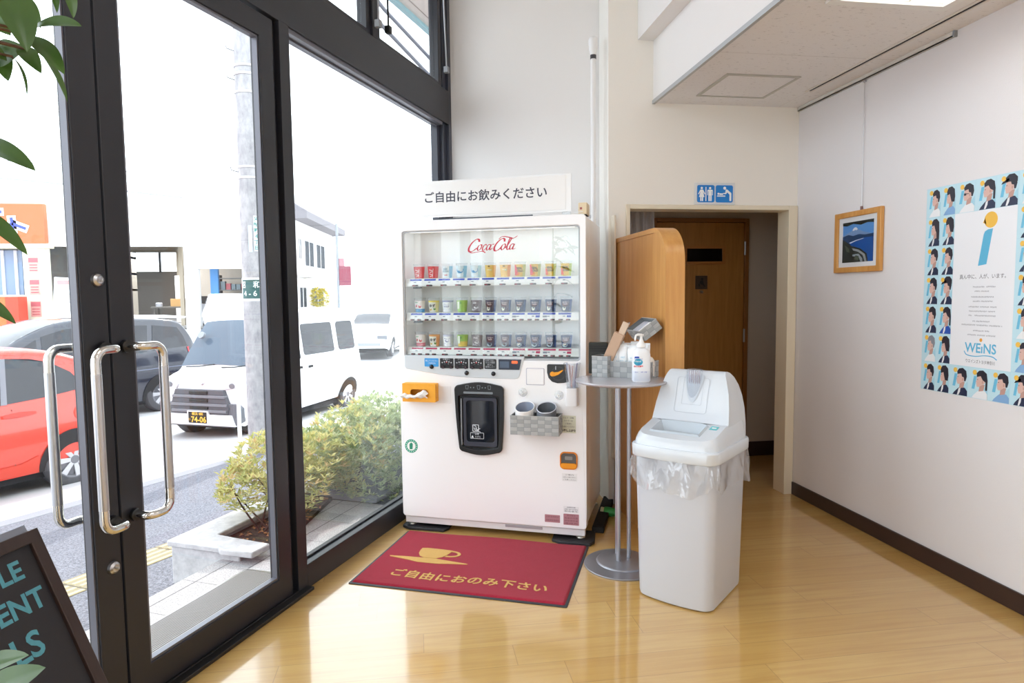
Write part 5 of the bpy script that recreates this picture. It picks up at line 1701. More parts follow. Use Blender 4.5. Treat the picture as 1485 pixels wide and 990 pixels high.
for (c, r) in cells:
    x0, x1, z1 = colx[c], colx[c + 1], rowz[r]
    z0 = z1 - 0.144
    w, h = x1 - x0, z1 - z0
    hs, body = style[(c, r)]
    b = MB()
    def pp(pts, m, k):
        b.prism([(x0 + w * min(0.985, max(0.015, p[0])), z0 + h * min(0.985, max(0.012, p[1]))) for p in pts], -0.0021 - 0.0002 * k, -0.0018, m=m)
    pp([(0.02, 0.02), (0.98, 0.02), (0.98, 0.98), (0.02, 0.98)], 0, 1)
    pp([(0.4, 0.02), (0.98, 0.02), (0.98, 0.5)], 1, 2)
    pp([(0.20, 0.30), (0.34, 0.30), (0.44, 0.72), (0.30, 0.72)], 2, 3)
    # torso
    pp([(0.22, 0.0), (0.30, 0.10), (0.50, 0.24), (0.62, 0.30), (0.86, 0.28), (0.98, 0.18), (0.98, 0.0)], body, 4)
    if body in (6, 10):
        pp([(0.46, 0.02), (0.54, 0.24), (0.64, 0.28), (0.62, 0.14), (0.54, 0.02)], 7, 5)
    # neck and face in profile, looking left
    pp([(0.56, 0.24), (0.78, 0.28), (0.84, 0.48), (0.60, 0.46)], 11, 5)
    pp([(0.46, 0.70), (0.445, 0.60), (0.40, 0.535), (0.43, 0.515), (0.425, 0.475), (0.445, 0.455), (0.44, 0.425), (0.48, 0.385), (0.56, 0.385), (0.70, 0.45), (0.84, 0.52), (0.88, 0.66), (0.80, 0.80), (0.62, 0.84), (0.50, 0.80)], 4, 6)
    pp([(0.70, 0.52), (0.75, 0.50), (0.765, 0.58), (0.71, 0.60)], 11, 7)
    hair = {'short': [(0.46, 0.71), (0.44, 0.80), (0.54, 0.90), (0.72, 0.93), (0.90, 0.84), (0.94, 0.66), (0.88, 0.50), (0.82, 0.50), (0.80, 0.62), (0.70, 0.64), (0.66, 0.74)],
            'bob': [(0.45, 0.66), (0.42, 0.80), (0.54, 0.92), (0.74, 0.94), (0.92, 0.84), (0.96, 0.60), (0.92, 0.42), (0.74, 0.44), (0.68, 0.56), (0.62, 0.70)],
            'long': [(0.46, 0.70), (0.44, 0.82), (0.56, 0.92), (0.76, 0.94), (0.94, 0.82), (0.97, 0.50), (0.96, 0.22), (0.80, 0.26), (0.78, 0.46), (0.70, 0.56), (0.62, 0.72)],
            'tail': [(0.46, 0.70), (0.44, 0.82), (0.56, 0.91), (0.74, 0.93), (0.92, 0.84), (0.97, 0.62), (0.96, 0.30), (0.88, 0.30), (0.88, 0.56), (0.74, 0.62), (0.64, 0.74)]}
    kind = 'short' if hs in ('cap', 'grey', 'glasses') else hs
    pp(hair[kind], 9 if hs == 'grey' else 5, 8)
    if hs == 'cap':
        pp([(0.44, 0.74), (0.44, 0.86), (0.58, 0.95), (0.80, 0.95), (0.95, 0.84), (0.95, 0.70)], 5, 9)
        pp([(0.24, 0.68), (0.46, 0.72), (0.60, 0.78), (0.56, 0.84), (0.30, 0.75)], 5, 9)
    if hs == 'glasses':
        pp([(0.44, 0.615), (0.56, 0.615), (0.70, 0.60), (0.70, 0.585), (0.56, 0.59), (0.55, 0.55), (0.45, 0.55)], 5, 9)
    pp([(0.52, 0.63), (0.455, 0.625), (0.47, 0.612), (0.52, 0.617)], 5, 9)
    b.prism([(x0 + w * 0.34 + 0.0105 * cos(2 * pi * q / 18), z0 + h * 0.84 + 0.0115 * sin(2 * pi * q / 18)) for q in range(18)], -0.0041, -0.0018, m=3)
    b.build('portrait', pm, po, smooth=0)
# big i
ex = (colx[2] + colx[5]) / 2
b = MB()
k_ = 24
b.prism([(ex + 0.035 + 0.034 * cos(2 * pi * q / k_), 0.816 + 0.036 * sin(2 * pi * q / k_)) for q in range(k_)], -0.0032, -0.0026, m=0)
b.prism([(ex + 0.004, 0.826), (ex - 0.006, 0.806), (ex + 0.012, 0.798)], -0.0032, -0.0026, m=0)
b.prism([(ex - 0.024, 0.612), (ex + 0.020, 0.618), (ex + 0.047, 0.776), (ex + 0.022, 0.774), (ex + 0.006, 0.766), (ex, 0.752)], -0.0032, -0.0026, m=1)
b.build('emblem', [mat('poster_yellow', '#f1bf4e', 0.45), mat('poster_cyan', '#5fb6dc', 0.45)], po, smooth=0)
b = MB()
put_text(b, '真ん中に、人が、います。', 0.024, ex + 0.006, -0.0030, 0.562, width=0.245)
b.build('headline', mat('poster_ink', '#55555f', 0.5), po, smooth=0, fix=False)
random.seed(2)
for i, (z_, wd_) in enumerate(((0.516, 0.125), (0.496, 0.085), (0.470, 0.120), (0.450, 0.110), (0.424, 0.145), (0.404, 0.138), (0.384, 0.142), (0.358, 0.095), (0.340, 0.215), (0.314, 0.095), (0.294, 0.145))):
    b = MB()
    x = ex + 0.006 - wd_ / 2
    while x < ex + 0.006 + wd_ / 2:
        cw = 0.0048
        q = random.random()
        if q < 0.93:
            b.box(x, x + cw * 0.8, -0.0030, -0.0027, z_ - 0.0005, z_ + 0.0006)
            b.box(x + cw * 0.3, x + cw * 0.42, -0.0030, -0.0027, z_ - 0.003, z_ + 0.003)
            if q < 0.5:
                b.box(x, x + cw * 0.8, -0.0030, -0.0027, z_ + 0.0022, z_ + 0.0030)
            if q > 0.3:
                b.box(x, x + cw * 0.7, -0.0030, -0.0027, z_ - 0.0030, z_ - 0.0022)
        x += cw
    b.build('text_line', mat('poster_ink_light', '#8a8a95', 0.5), po, smooth=0)
b = MB()
put_text(b, 'WEıNS', 0.062, ex + 0.006, -0.0030, 0.232, 1, bold=0.0012, width=0.168)
b.prism([(ex + 0.0075 + 0.0075 * cos(2 * pi * q / 16), 0.272 + 0.0085 * sin(2 * pi * q / 16)) for q in range(16)], -0.0032, -0.0026, m=0)
stroke(b, [(ex - 0.082, 0.216), (ex - 0.066, 0.199), (ex - 0.02, 0.195), (ex + 0.03, 0.202), (ex + 0.07, 0.200), (ex + 0.094, 0.188)], 0.005, -0.0031, 1, nib=(radians(60), 0.2))
b.build('wordmark', [mat('poster_orange', '#f0a842', 0.45), MATS['poster_cyan']], po, smooth=0, fix=False)
b = MB()
put_text(b, 'ウエインズトヨタ神奈川', 0.019, ex + 0.006, -0.0030, 0.170, width=0.155)
b.build('company_line', MATS['poster_ink'], po, smooth=0, fix=False)

# ------------------------------------------------------------------ A-board by the door
AB = thing('a_board', 'black chalkboard A-frame sign with teal capital letters by the glass door', 'sign board', (-0.94, 1.715, 0.84))
ta = radians(17)
an = Vector((cos(ta), -sin(ta), 0))
ad = Vector((sin(ta), cos(ta), 0))
l_ = radians(24)
dn = an * sin(l_) - Vector((0, 0, 1)) * cos(l_)
AB.matrix_world = Matrix.Translation((-0.94, 1.715, 0.84)) @ Matrix((ad, ad.cross(dn), -dn)).transposed().to_4x4()
# local: x to the right edge (0 = right edge), -z down the slope, y out of the back
BWD, BHT = 0.46, 0.915
b = MB()
b.ring([(-BWD, -BHT), (0, -BHT), (0, 0), (-BWD, 0)], [(-BWD + 0.03, -BHT + 0.03), (-0.03, -BHT + 0.03), (-0.03, -0.03), (-BWD + 0.03, -0.03)], -0.010, 0.012)
b.build('frame', dark_wood, AB, bevel=0.002)
MB().box(-BWD + 0.028, -0.028, 0.0, 0.006, -BHT + 0.028, -0.028).build('chalkboard', mat('chalk_black', '#232227', 0.6, var=(30, 0.15)), AB, smooth=0)
teal = mat('chalk_teal', '#559cae', 0.7, var=(90, 0.2))
for tx_, sz_, xx_, zz_ in (('LE', 0.062, -0.071, -0.079), ('MENT', 0.066, -0.047, -0.157), ('LS', 0.082, -0.095, -0.248)):
    put_text(MB(), tx_, sz_, xx_, -0.0006, zz_, align='RIGHT', bold=0.0018).build('lettering', teal, AB, smooth=0, fix=False)
b = MB()
b.box(-0.115, -0.022, -0.004, 0.020, -0.002, 0.018)
b.build('hinge', mat('hinge_grey', '#8d93a0', 0.4, 0.4), AB, bevel=0.002)
# rear frame, leaning the other way
b = MB()
b.ring([(-BWD, -0.845), (0, -0.845), (0, 0), (-BWD, 0)], [(-BWD + 0.03, -0.815), (-0.03, -0.815), (-0.03, -0.03), (-BWD + 0.03, -0.03)], 0.0, 0.02, M=Matrix.Translation((0, 0.013, -0.002)) @ Matrix.Rotation(radians(34), 4, 'X'))
b.build('rear_frame', dark_wood, AB, bevel=0.002)

# ------------------------------------------------------------------ potted plant whose branches reach in at the left edge
pl = thing('potted_plant', 'glossy green-leaved plant reaching in at the left edge before the glass door', 'plant', (-1.0, 0.92, 0))
leaf_m = NT('leaf_green')
x, y, z = leaf_m.xyz()
nn_ = leaf_m.noise(leaf_m.tc.outputs['Object'], 14, 3)
leaf_m.link(leaf_m.mix(nn_, rgb('#2f4a22'), rgb('#4a6a32')), leaf_m.b.inputs['Base Color'])
leaf_m.b.inputs['Roughness'].default_value = 0.3
leaf_m.b.inputs['Subsurface Weight'].default_value = 0.0
leaf_m.b.inputs['Transmission Weight'].default_value = 0.0
tl = leaf_m.nt.nodes.new('ShaderNodeBsdfTranslucent')
tl.inputs[0].default_value = (*rgb('#5f8236'), 1)
mxs = leaf_m.nt.nodes.new('ShaderNodeMixShader')
mxs.inputs[0].default_value = 0.22
leaf_m.link(leaf_m.b.outputs[0], mxs.inputs[1])
leaf_m.link(tl.outputs[0], mxs.inputs[2])
leaf_m.link(mxs.outputs[0], leaf_m.nt.nodes['Material Output'].inputs[0])
leafm = leaf_m.mat
def leaf(base, tip, width, face, droop=0.012, fold=0.25):
    """One blade from base to tip; face = roughly where its upper side looks."""
    B, T_ = Vector(base), Vector(tip)
    ax = T_ - B
    L = ax.length
    f = Vector(face)
    sd_ = ax.cross(f).normalized()
    nr = sd_.cross(ax).normalized()
    def fn(u, v):
        w = width * 1.35 * (sin(pi * v ** 0.9) ** 0.75) * (1 - 0.1 * v) if 0 < v < 1 else 0.0
        q = B + ax * v + nr * (droop * 4 * v * (1 - v))
        s_ = (u - 0.5)
        return tuple(q + sd_ * (w * s_) + nr * (fold * w * abs(s_)))
    b = MB().grid(fn, 6, 14)
    return b
LEAVES = [
    ((0.341, 0.29, 1.925), (0.404, 0.23, 1.79), 0.044, (0.5, -0.6, 0.5)),
    ((0.37, 0.3, 1.847), (0.475, 0.254, 1.842), 0.034, (0.3, -0.9, 0.7)),
    ((0.332, 0.353, 1.933), (0.381, 0.32, 1.86), 0.016, (0.6, -0.7, 0.3)),
    ((0.374, 0.358, 1.949), (0.398, 0.34, 1.895), 0.012, (0.8, -0.6, 0.2)),
    ((0.395, 0.366, 1.961), (0.426, 0.335, 1.885), 0.018, (0.7, -0.6, 0.3)),
    ((0.361, 0.322, 1.848), (0.44, 0.264, 1.768), 0.026, (0.4, -0.8, 0.6)),
    ((0.334, 0.346, 1.837), (0.38, 0.315, 1.784), 0.022, (0.3, -0.9, 0.4)),
    ((0.362, 0.351, 1.831), (0.428, 0.294, 1.732), 0.011, (0.8, -0.5, 0.2)),
    ((0.281, 0.372, 1.817), (0.338, 0.355, 1.839), 0.038, (0.2, -0.9, 0.3)),
    ((0.326, 0.335, 1.817), (0.361, 0.304, 1.742), 0.006, (0.9, -0.3, 0.2)),
    ((0.28, 0.385, 1.845), (0.3, 0.367, 1.785), 0.024, (0.3, -0.9, 0.2)),
    ((0.253, 0.306, 1.676), (0.413, 0.216, 1.603), 0.036, (0.2, -0.6, 0.8)),
    ((0.293, 0.26, 1.552), (0.398, 0.208, 1.471), 0.022, (0.5, -0.7, 0.6)),
    ((0.276, 0.262, 1.41), (0.377, 0.204, 1.363), 0.02, (0.5, -0.7, 0.6)),
    ((0.23, 0.263, 0.759), (0.374, 0.186, 0.832), 0.034, (0.1, -0.6, 0.8)),
    ((0.294, 0.172, 0.757), (0.435, 0.117, 0.846), 0.044, (0.15, -0.7, 0.75)),
    ((0.257, 0.393, 1.908), (0.312, 0.361, 1.861), 0.03, (0.2, -0.9, 0.3)),
    ((0.242, 0.339, 1.84), (0.323, 0.325, 1.806), 0.034, (0.3, -0.6, 0.6)),
    ((0.213, 0.301, 1.955), (0.323, 0.282, 1.909), 0.04, (0.2, -0.6, 0.7)),
    ((0.187, 0.291, 1.754), (0.296, 0.27, 1.697), 0.04, (0.2, -0.6, 0.7)),
    ((0.147, 0.31, 1.524), (0.271, 0.263, 1.552), 0.04, (0.2, -0.6, 0.7)),
    ((0.166, 0.261, 1.308), (0.276, 0.242, 1.262), 0.04, (0.2, -0.6, 0.7)),
    ((0.173, 0.246, 1.107), (0.273, 0.232, 1.129), 0.04, (0.2, -0.6, 0.7)),
    ((0.147, 0.237, 0.929), (0.279, 0.216, 0.916), 0.04, (0.2, -0.6, 0.7))]
stems = MB()
for (bp, tp, w, fc) in LEAVES:
    B_, T_ = Vector(bp), Vector(tp)
    leaf(B_, T_, w, fc, 0.008, 0.22).build('leaf', leafm, pl, smooth=180, fix=False)
    zt = min(2.05, max(0.55, B_.z - 0.06))
    trunk = Vector((0.02 * sin(zt * 3), 0.02 * cos(zt * 2), zt))
    mid = (trunk + B_) / 2 + Vector((0, 0, 0.03))
    stems.tube([trunk, mid, B_, B_ + (T_ - B_) * 0.04], [0.005, 0.0035, 0.0022, 0.0015], 7)
stems.build('twig', mat('twig_brown', '#6b5140', 0.7), pl)
MB().tube([(0.01, 0.0, 0.30), (0.02 * sin(2.1), 0.02 * cos(1.4), 0.75), (0.02 * sin(4.2), 0.02 * cos(2.8), 1.4), (0.02 * sin(6.2), 0.02 * cos(4.2), 2.08)], [0.022, 0.018, 0.014, 0.008], 10).build('trunk', mat('bark_grey', '#7d6f60', 0.8, bump=(50, 0.4)), pl)
MB().lathe([(0.0, 0.0), (0.13, 0.0), (0.145, 0.02), (0.175, 0.33), (0.185, 0.34), (0.185, 0.36), (0.17, 0.36), (0.165, 0.32), (0.0, 0.315)], 32).build('pot', mat('pot_white', '#e4e2de', 0.4), pl, smooth=40)
# ------------------------------------------------------------------ outside: ground
SA = radians(35.2)
SU = Vector((sin(SA), cos(SA), 0))      # along the street
SV = Vector((cos(SA), -sin(SA), 0))     # towards the building
def sp(u, v, z=0.0):
    return SU * u + SV * v + Vector((0, 0, z))
SROT = -SA                               # local y along the street, local x towards the building

t = NT('asphalt_grey')
n = t.noise(t.tc.outputs['Object'], 75, 3, 0.8)
n2 = t.noise(t.tc.outputs['Object'], 1.2, 3)
c = t.mix(t.ramp(n, 0.38, 0.64), rgb('#44454e'), rgb('#8c8d97'))
t.link(t.mix(t.math('MULTIPLY', n2, 0.35), c, rgb('#505059')), t.b.inputs['Base Color'])
t.b.inputs['Roughness'].default_value = 0.85
t.bump(n, 0.3, 0.01)
asph = t.mat
t = NT('road_pale')
n = t.noise(t.tc.outputs['Object'], 40, 4, 0.7)
t.link(t.mix(n, rgb('#aaa9ab'), rgb('#c4c3c4')), t.b.inputs['Base Color'])
t.b.inputs['Roughness'].default_value = 0.85
road = t.mat
# pavement and road as one falling surface each (local x = v, y = u)
def ground(name, prof, u0, u1, m):
    b = MB()
    for (v0, z0), (v1, z1) in zip(prof, prof[1:]):
        k = len(b.v)
        b.add([(v0, u0, z0), (v1, u0, z1), (v1, u1, z1), (v0, u1, z0)], [(0, 1, 2, 3)])
    o = b.build(name, m, rot=(0, 0, SROT), smooth=0)
    return struct(o)
ground('pavement', [(1.5, -0.2), (-3.2, -0.2), (-6.0, -0.42)], -14, 40, asph)
ground('road', [(-6.12, -0.50), (-8.6, -0.66), (-13.5, -0.68), (-18, -0.55), (-27, 0.2), (-60, 0.4)], -40, 80, road)
t = NT('kerb_stone')
n = t.noise(t.tc.outputs['Object'], 90, 4)
t.link(t.mix(n, rgb('#76767d'), rgb('#8f8f95')), t.b.inputs['Base Color'])
t.b.inputs['Roughness'].default_value = 0.9
struct(MB().box(-6.14, -5.98, -14, 40, -0.62, -0.412).build('kerb', t.mat, rot=(0, 0, SROT), bevel=0.01))

# ribbed tactile strip
b = MB()
u = -3.0
while u < 12:
    b.box(-4.08, -3.78, u + 0.004, u + 0.296, -0.2, 0.0, m=1)
    for k in range(4):
        xr = -4.045 + 0.075 * k
        b.prism([(xr, -0.001), (xr + 0.006, 0.005), (xr + 0.03, 0.005), (xr + 0.036, -0.001)], u + 0.012, u + 0.288, 'y')
    u += 0.30
ts_ = b.build('tactile_strip', [mat('tactile_yellow', '#bdb08c', 0.8, var=(12, 0.12)), mat('tactile_base', '#8a8069', 0.9)], rot=(0, 0, SROT), bevel=0.002)
ts_.location = (0, 0, 0)
sl_ = 0.22 / 2.8
ts_.rotation_euler = (0, 0, 0)
ts_.matrix_world = Matrix.Rotation(SROT, 4, 'Z') @ Matrix.Translation((-3.2, 0, -0.2)) @ Matrix.Rotation(-math.atan(sl_), 4, 'Y') @ Matrix.Translation((3.2, 0, 0.004))
struct(ts_)

# porch paving in the frame of the glazed front
t = NT('porch_granite')
x, y, z = t.xyz()
n = t.noise(t.tc.outputs['Object'], 130, 4, 0.75)
base = t.mix(t.ramp(n, 0.38, 0.66), rgb('#8a8688'), rgb('#c2bebf'))
fy = t.math('FRACT', t.math('DIVIDE', t.math('SUBTRACT', y, 2.53), 0.32))
jx = t.math('LESS_THAN', t.math('ABSOLUTE', t.math('ADD', x, 0.640)), 0.004)
jx2 = t.math('LESS_THAN', t.math('ABSOLUTE', t.math('ADD', x, 0.492)), 0.004)
jx3 = t.math('LESS_THAN', t.math('ABSOLUTE', t.math('ADD', x, 0.30)), 0.003)
j = t.math('MAXIMUM', t.math('MAXIMUM', jx, t.math('MAXIMUM', jx2, jx3)), t.math('LESS_THAN', fy, 0.012))
t.link(t.mix(t.math('MULTIPLY', j, 0.75), base, rgb('#48464b')), t.b.inputs['Base Color'])
t.b.inputs['Roughness'].default_value = 0.8
b = MB()
b.prism([(-0.722, -3.0), (-0.06, -3.0), (-0.06, 3.875), (-0.722, 3.875), (-0.575, 3.32), (-0.575, 2.9), (-0.722, 2.80)], -0.35, -0.030, 'z')
struct(b.build('porch', t.mat, loc=WIN, rot=(0, 0, -WA), smooth=0))
gm = thing('entrance_grate', 'ribbed grey metal entrance grating let into the paving outside the glass door', 'grating', WIN, -WA)
gm_m = mat('grate_aluminium', '#8f8c8b', 0.5, 0.1)
MB().box(-0.482, -0.11, 0.70, 2.718, -0.034, -0.0285).build('tray', mat('grate_dark', '#2e2d2f', 0.7), gm, smooth=0)
b = MB()
x = -0.478
while x < -0.115:
    b.box(x, x + 0.0065, 0.705, 2.712, -0.030, -0.022)
    x += 0.0118
b.build('ribs', gm_m, gm, smooth=0)
MB().ring([(-0.486, 0.70), (-0.106, 0.70), (-0.106, 2.722), (-0.486, 2.722)], [(-0.480, 0.706), (-0.112, 0.706), (-0.112, 2.714), (-0.480, 2.714)], -0.032, -0.0215, 'z').build('rim', satin, gm, smooth=0)

# planter: pale kerb blocks, soil, dark trough
t = NT('concrete_white')
n = t.noise(t.tc.outputs['Object'], 18, 5, 0.7)
t.link(t.mix(t.ramp(n, 0.35, 0.75), rgb('#cbc9ca'), rgb('#a9a7aa')), t.b.inputs['Base Color'])
t.b.inputs['Roughness'].default_value = 0.9
conc = t.mat
kb = thing('planter_kerb', 'white concrete kerb of the planter with a slab top beside the entrance', 'planter', WIN, -WA)
b = MB()
b.prism([(-1.07, 2.80), (-0.60, 2.80), (-0.60, 2.92), (-0.90, 2.94), (-0.90, 4.9), (-1.07, 4.9)], -0.42, 0.012, 'z')
b.build('kerb_block', conc, kb, bevel=0.008)
b = MB()
b.prism([(-1.085, 2.785), (-0.72, 2.785), (-0.70, 2.765), (-0.495, 2.775), (-0.49, 2.915), (-0.76, 2.935), (-0.875, 2.95), (-0.875, 4.9), (-1.085, 4.9)], 0.006, 0.042, 'z')
b.build('kerb_slab', conc, kb, bevel=0.008)
t = NT('soil_brown')
n = t.noise(t.tc.outputs['Object'], 45, 5, 0.8)
t.link(t.mix(t.ramp(n, 0.3, 0.7), rgb('#2b231e'), rgb('#65564a')), t.b.inputs['Base Color'])
t.b.inputs['Roughness'].default_value = 1.0
t.bump(n, 1.0, 0.03)
so = MB().prism([(-0.89, 2.93), (-0.56, 2.92), (-0.575, 3.32), (-0.735, 3.87), (-0.735, 4.9), (-0.89, 4.9)], -0.3, -0.012, 'z').build('soil', t.mat, loc=WIN, rot=(0, 0, -WA), smooth=0)
tag(so, 'dark leaf-strewn soil inside the planter beside the porch', 'soil', kind='stuff')
tr_ = thing('dark_trough', 'dark grey stone trough edge below the hedge outside the fixed window', 'planter', WIN, -WA)
tm_ = mat('trough_slate', '#55565d', 0.45)
MB().box(-0.88, -0.40, 3.93, 4.85, -0.03, 0.13).build('trough_side', tm_, tr_, bevel=0.006)
MB().box(-0.90, -0.375, 3.885, 4.85, -0.03, 0.012).build('trough_plinth', mat('trough_plinth_grey', '#77787f', 0.5), tr_, bevel=0.006)

# ------------------------------------------------------------------ shrubs
def foliage(name, parent, lumps, count, size, m, up=0.5, seed=1, cut=None):
    rnd = random.Random(seed)
    vs, fs, ms = [], [], []
    tot = sum(l[3] * l[4] * l[5] for l in lumps)
    for (cx, cy, cz, rx, ry, rz) in lumps:
        nleaf = int(count * rx * ry * rz / tot)
        for _ in range(nleaf):
            while True:
                d = Vector((rnd.uniform(-1, 1), rnd.uniform(-1, 1), rnd.uniform(-1, 1)))
                if 0.1 < d.length < 1:
                    break
            d.normalize()
            r = 0.60 + 0.42 * rnd.random() ** 0.6
            p = Vector((cx + d.x * rx * r, cy + d.y * ry * r, cz + d.z * rz * r))
            if cut and cut(p):
                continue
            k0 = len(vs)
            cl = rnd.random()
            # a small rosette of leaves at each shoot tip
            for q in range(4):
                a = q * 1.57 + rnd.random()
                out = (d * 0.5 + Vector((cos(a), sin(a), 0.2 + up * rnd.random()))).normalized()
                L = size * (0.7 + 0.6 * rnd.random())
                sd_ = out.cross(Vector((0, 0, 1)))
                if sd_.length < 1e-3:
                    continue
                sd_.normalize()
                wv_ = L * 0.36
                nr = sd_.cross(out) * (L * 0.12)
                k = len(vs)
                vs += [p, p + out * L * 0.5 + sd_ * wv_ * 0.5 + nr, p + out * L, p + out * L * 0.5 - sd_ * wv_ * 0.5 + nr]
                fs.append((k, k + 1, k + 2, k + 3))
                ms.append(0 if cl < 0.52 else (1 if cl < 0.86 else 2))
    b = MB()
    b.v, b.f, b.m = [tuple(v) for v in vs], fs, ms
    return b.build(name, m, parent, smooth=0, fix=False)
def leafy(name, c1, c2=None):
    m = mat(name, c1, 0.55, var=(9, 0.2))
    nt = m.node_tree
    tl_ = nt.nodes.new('ShaderNodeBsdfTranslucent')
    tl_.inputs[0].default_value = (*rgb(c2 or c1), 1)
    mx = nt.nodes.new('ShaderNodeMixShader')
    mx.inputs[0].default_value = 0.35
    nt.links.new(nt.nodes['Principled BSDF'].outputs[0], mx.inputs[1])
    nt.links.new(tl_.outputs[0], mx.inputs[2])
    nt.links.new(mx.outputs[0], nt.nodes['Material Output'].inputs[0])
    return m
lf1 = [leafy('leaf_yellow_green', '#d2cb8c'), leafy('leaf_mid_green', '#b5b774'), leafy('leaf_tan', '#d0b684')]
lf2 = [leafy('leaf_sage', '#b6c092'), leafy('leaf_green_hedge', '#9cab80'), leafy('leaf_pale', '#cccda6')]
s1 = thing('shrub', 'small yellow-green leafy shrub with dark bare stems in the white planter', 'shrub', WIN, -WA)
lumps1 = [(-0.80, 3.16, 0.26, 0.20, 0.20, 0.15), (-0.84, 3.42, 0.36, 0.26, 0.25, 0.18), (-0.62, 3.36, 0.24, 0.18, 0.22, 0.17), (-0.98, 3.26, 0.22, 0.13, 0.18, 0.13), (-0.66, 3.58, 0.34, 0.20, 0.20, 0.16)]
foliage('foliage', s1, lumps1, 950, 0.044, lf1, 0.9, 3)['kind'] = 'stuff'
rnd = random.Random(4)
for k in range(9):
    l = lumps1[k % 5]
    a, c_ = rnd.uniform(-0.08, 0.08), rnd.uniform(-0.08, 0.08)
    e = (l[0] + a * 1.6, l[1] + c_ * 1.6, l[2] + 0.03)
    bs = (-0.74 + 0.10 * rnd.uniform(-1, 1), 3.28 + 0.15 * rnd.uniform(-1, 1), -0.03)
    mid_ = tuple((bs[i] + e[i]) / 2 + rnd.uniform(-0.03, 0.03) for i in range(3))
    MB().tube([bs, mid_, e], [0.007, 0.005, 0.003], 6).build('stem', mat('stem_brown', '#4a362c', 0.8), s1)
s2 = thing('hedge', 'dense pale green hedge outside the fixed window left of the machine', 'hedge', WIN, -WA)
lumps2 = [(-0.74, 3.80, 0.28, 0.24, 0.30, 0.22), (-0.58, 4.00, 0.22, 0.22, 0.30, 0.24), (-0.78, 4.25, 0.34, 0.30, 0.32, 0.22), (-0.52, 4.40, 0.30, 0.22, 0.32, 0.26), (-0.80, 4.70, 0.38, 0.30, 0.32, 0.22), (-0.50, 4.78, 0.34, 0.22, 0.30, 0.24), (-0.40, 4.30, 0.08, 0.14, 0.34, 0.12), (-0.45, 3.98, 0.06, 0.14, 0.22, 0.12)]
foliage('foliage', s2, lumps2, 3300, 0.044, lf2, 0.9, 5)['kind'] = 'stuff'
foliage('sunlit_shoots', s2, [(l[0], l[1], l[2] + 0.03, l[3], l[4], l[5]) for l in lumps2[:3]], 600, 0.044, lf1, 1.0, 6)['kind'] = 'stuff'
b = MB()
rnd = random.Random(8)
for k in range(10):
    l = lumps2[k % 6]
    b.tube([(l[0] + rnd.uniform(-.1, .1), l[1] + rnd.uniform(-.1, .1), 0.0), (l[0] + rnd.uniform(-.1, .1), l[1], l[2] * 0.6), (l[0], l[1] + rnd.uniform(-.1, .1), l[2])], [0.008, 0.006, 0.003], 6)
b.build('stems', MATS['stem_brown'], s2)
gc = thing('ground_cover', 'low dark green ground cover by the window foot under the hedge', 'plant', WIN, -WA)
foliage('foliage', gc, [(-0.24, 4.12, -0.02, 0.13, 0.22, 0.07), (-0.26, 4.36, 0.0, 0.12, 0.22, 0.09)], 420, 0.028, [leafy('leaf_dark', '#5c6c3c'), lf2[1], lf1[0]], 0.6, 9)['kind'] = 'stuff'
rnd = random.Random(12)
vs, fs = [], []
for k in range(150):
    x, y = rnd.uniform(-0.86, -0.60), rnd.uniform(3.0, 3.86)
    if y > 3.32 and x > -0.575 - 0.29 * (y - 3.32):
        x -= 0.16
    a = rnd.random() * 6.28
    s_ = 0.012 + 0.012 * rnd.random()
    q = len(vs)
    vs += [(x, y, -0.008 + 0.004 * rnd.random()), (x + s_ * cos(a), y + s_ * sin(a), -0.002), (x + 1.8 * s_ * cos(a + 0.4), y + 1.8 * s_ * sin(a + 0.4), -0.006), (x + s_ * cos(a + 0.9), y + s_ * sin(a + 0.9), 0.0)]
    fs.append((q, q + 1, q + 2, q + 3))
b = MB()
b.add(vs, fs)
tag(b.build('fallen_leaves', mat('leaf_litter', '#9a6a44', 0.9, var=(8, 0.4)), loc=WIN, rot=(0, 0, -WA), smooth=0, fix=False), 'brown fallen leaves lying on the planter soil', 'leaves', kind='stuff')

# ------------------------------------------------------------------ eave over the front and cables
ev = thing('roof_eave', 'beige boarded eave with teal edge seen through the top window', 'eave', WIN, -WA)
MB().box(-0.68, -0.08, 0.0, 9.5, 3.83, 3.95).build('soffit', mat('soffit_beige', '#cfc6c0', 0.7), ev, smooth=0)
MB().box(-0.73, -0.68, 0.0, 9.5, 3.80, 3.97).build('gutter', mat('gutter_teal', '#7fa8b2', 0.5), ev, bevel=0.004)
b = MB()
for k in range(3):
    b.box(-0.60 + 0.17 * k, -0.592 + 0.17 * k, 0.0, 9.5, 3.826, 3.831)
b.build('batten', mat('batten_brown', '#8e837d', 0.7), ev, smooth=0)
def cable(name, label, pts, r, m):
    o = MB().tube(pts, r, 8).build(name, m, smooth=60)
    return tag(o, label, 'cable', 'overhead cables outside')
cab = mat('cable_dark', '#5a5c68', 0.6)
cabp = mat('cable_pale', '#8d90a0', 0.6)
def wv3(x, s, z):
    return tuple(WIN + WN * x + WD * s + Vector((0, 0, z)))
cable('overhead_cable', 'upper dark overhead cable seen through the right top window', [wv3(-1.62, 4.6, 4.88), wv3(-1.62, 6.45, 4.487), wv3(-1.62, 7.43, 4.375), wv3(-1.62, 7.8, 4.33)], 0.022, cab)
cable('overhead_cable', 'lower dark overhead cable seen through the right top window', [wv3(-1.62, 4.6, 4.60), wv3(-1.62, 6.48, 4.284), wv3(-1.62, 7.42, 4.159), wv3(-1.62, 7.8, 4.12)], 0.022, cab)

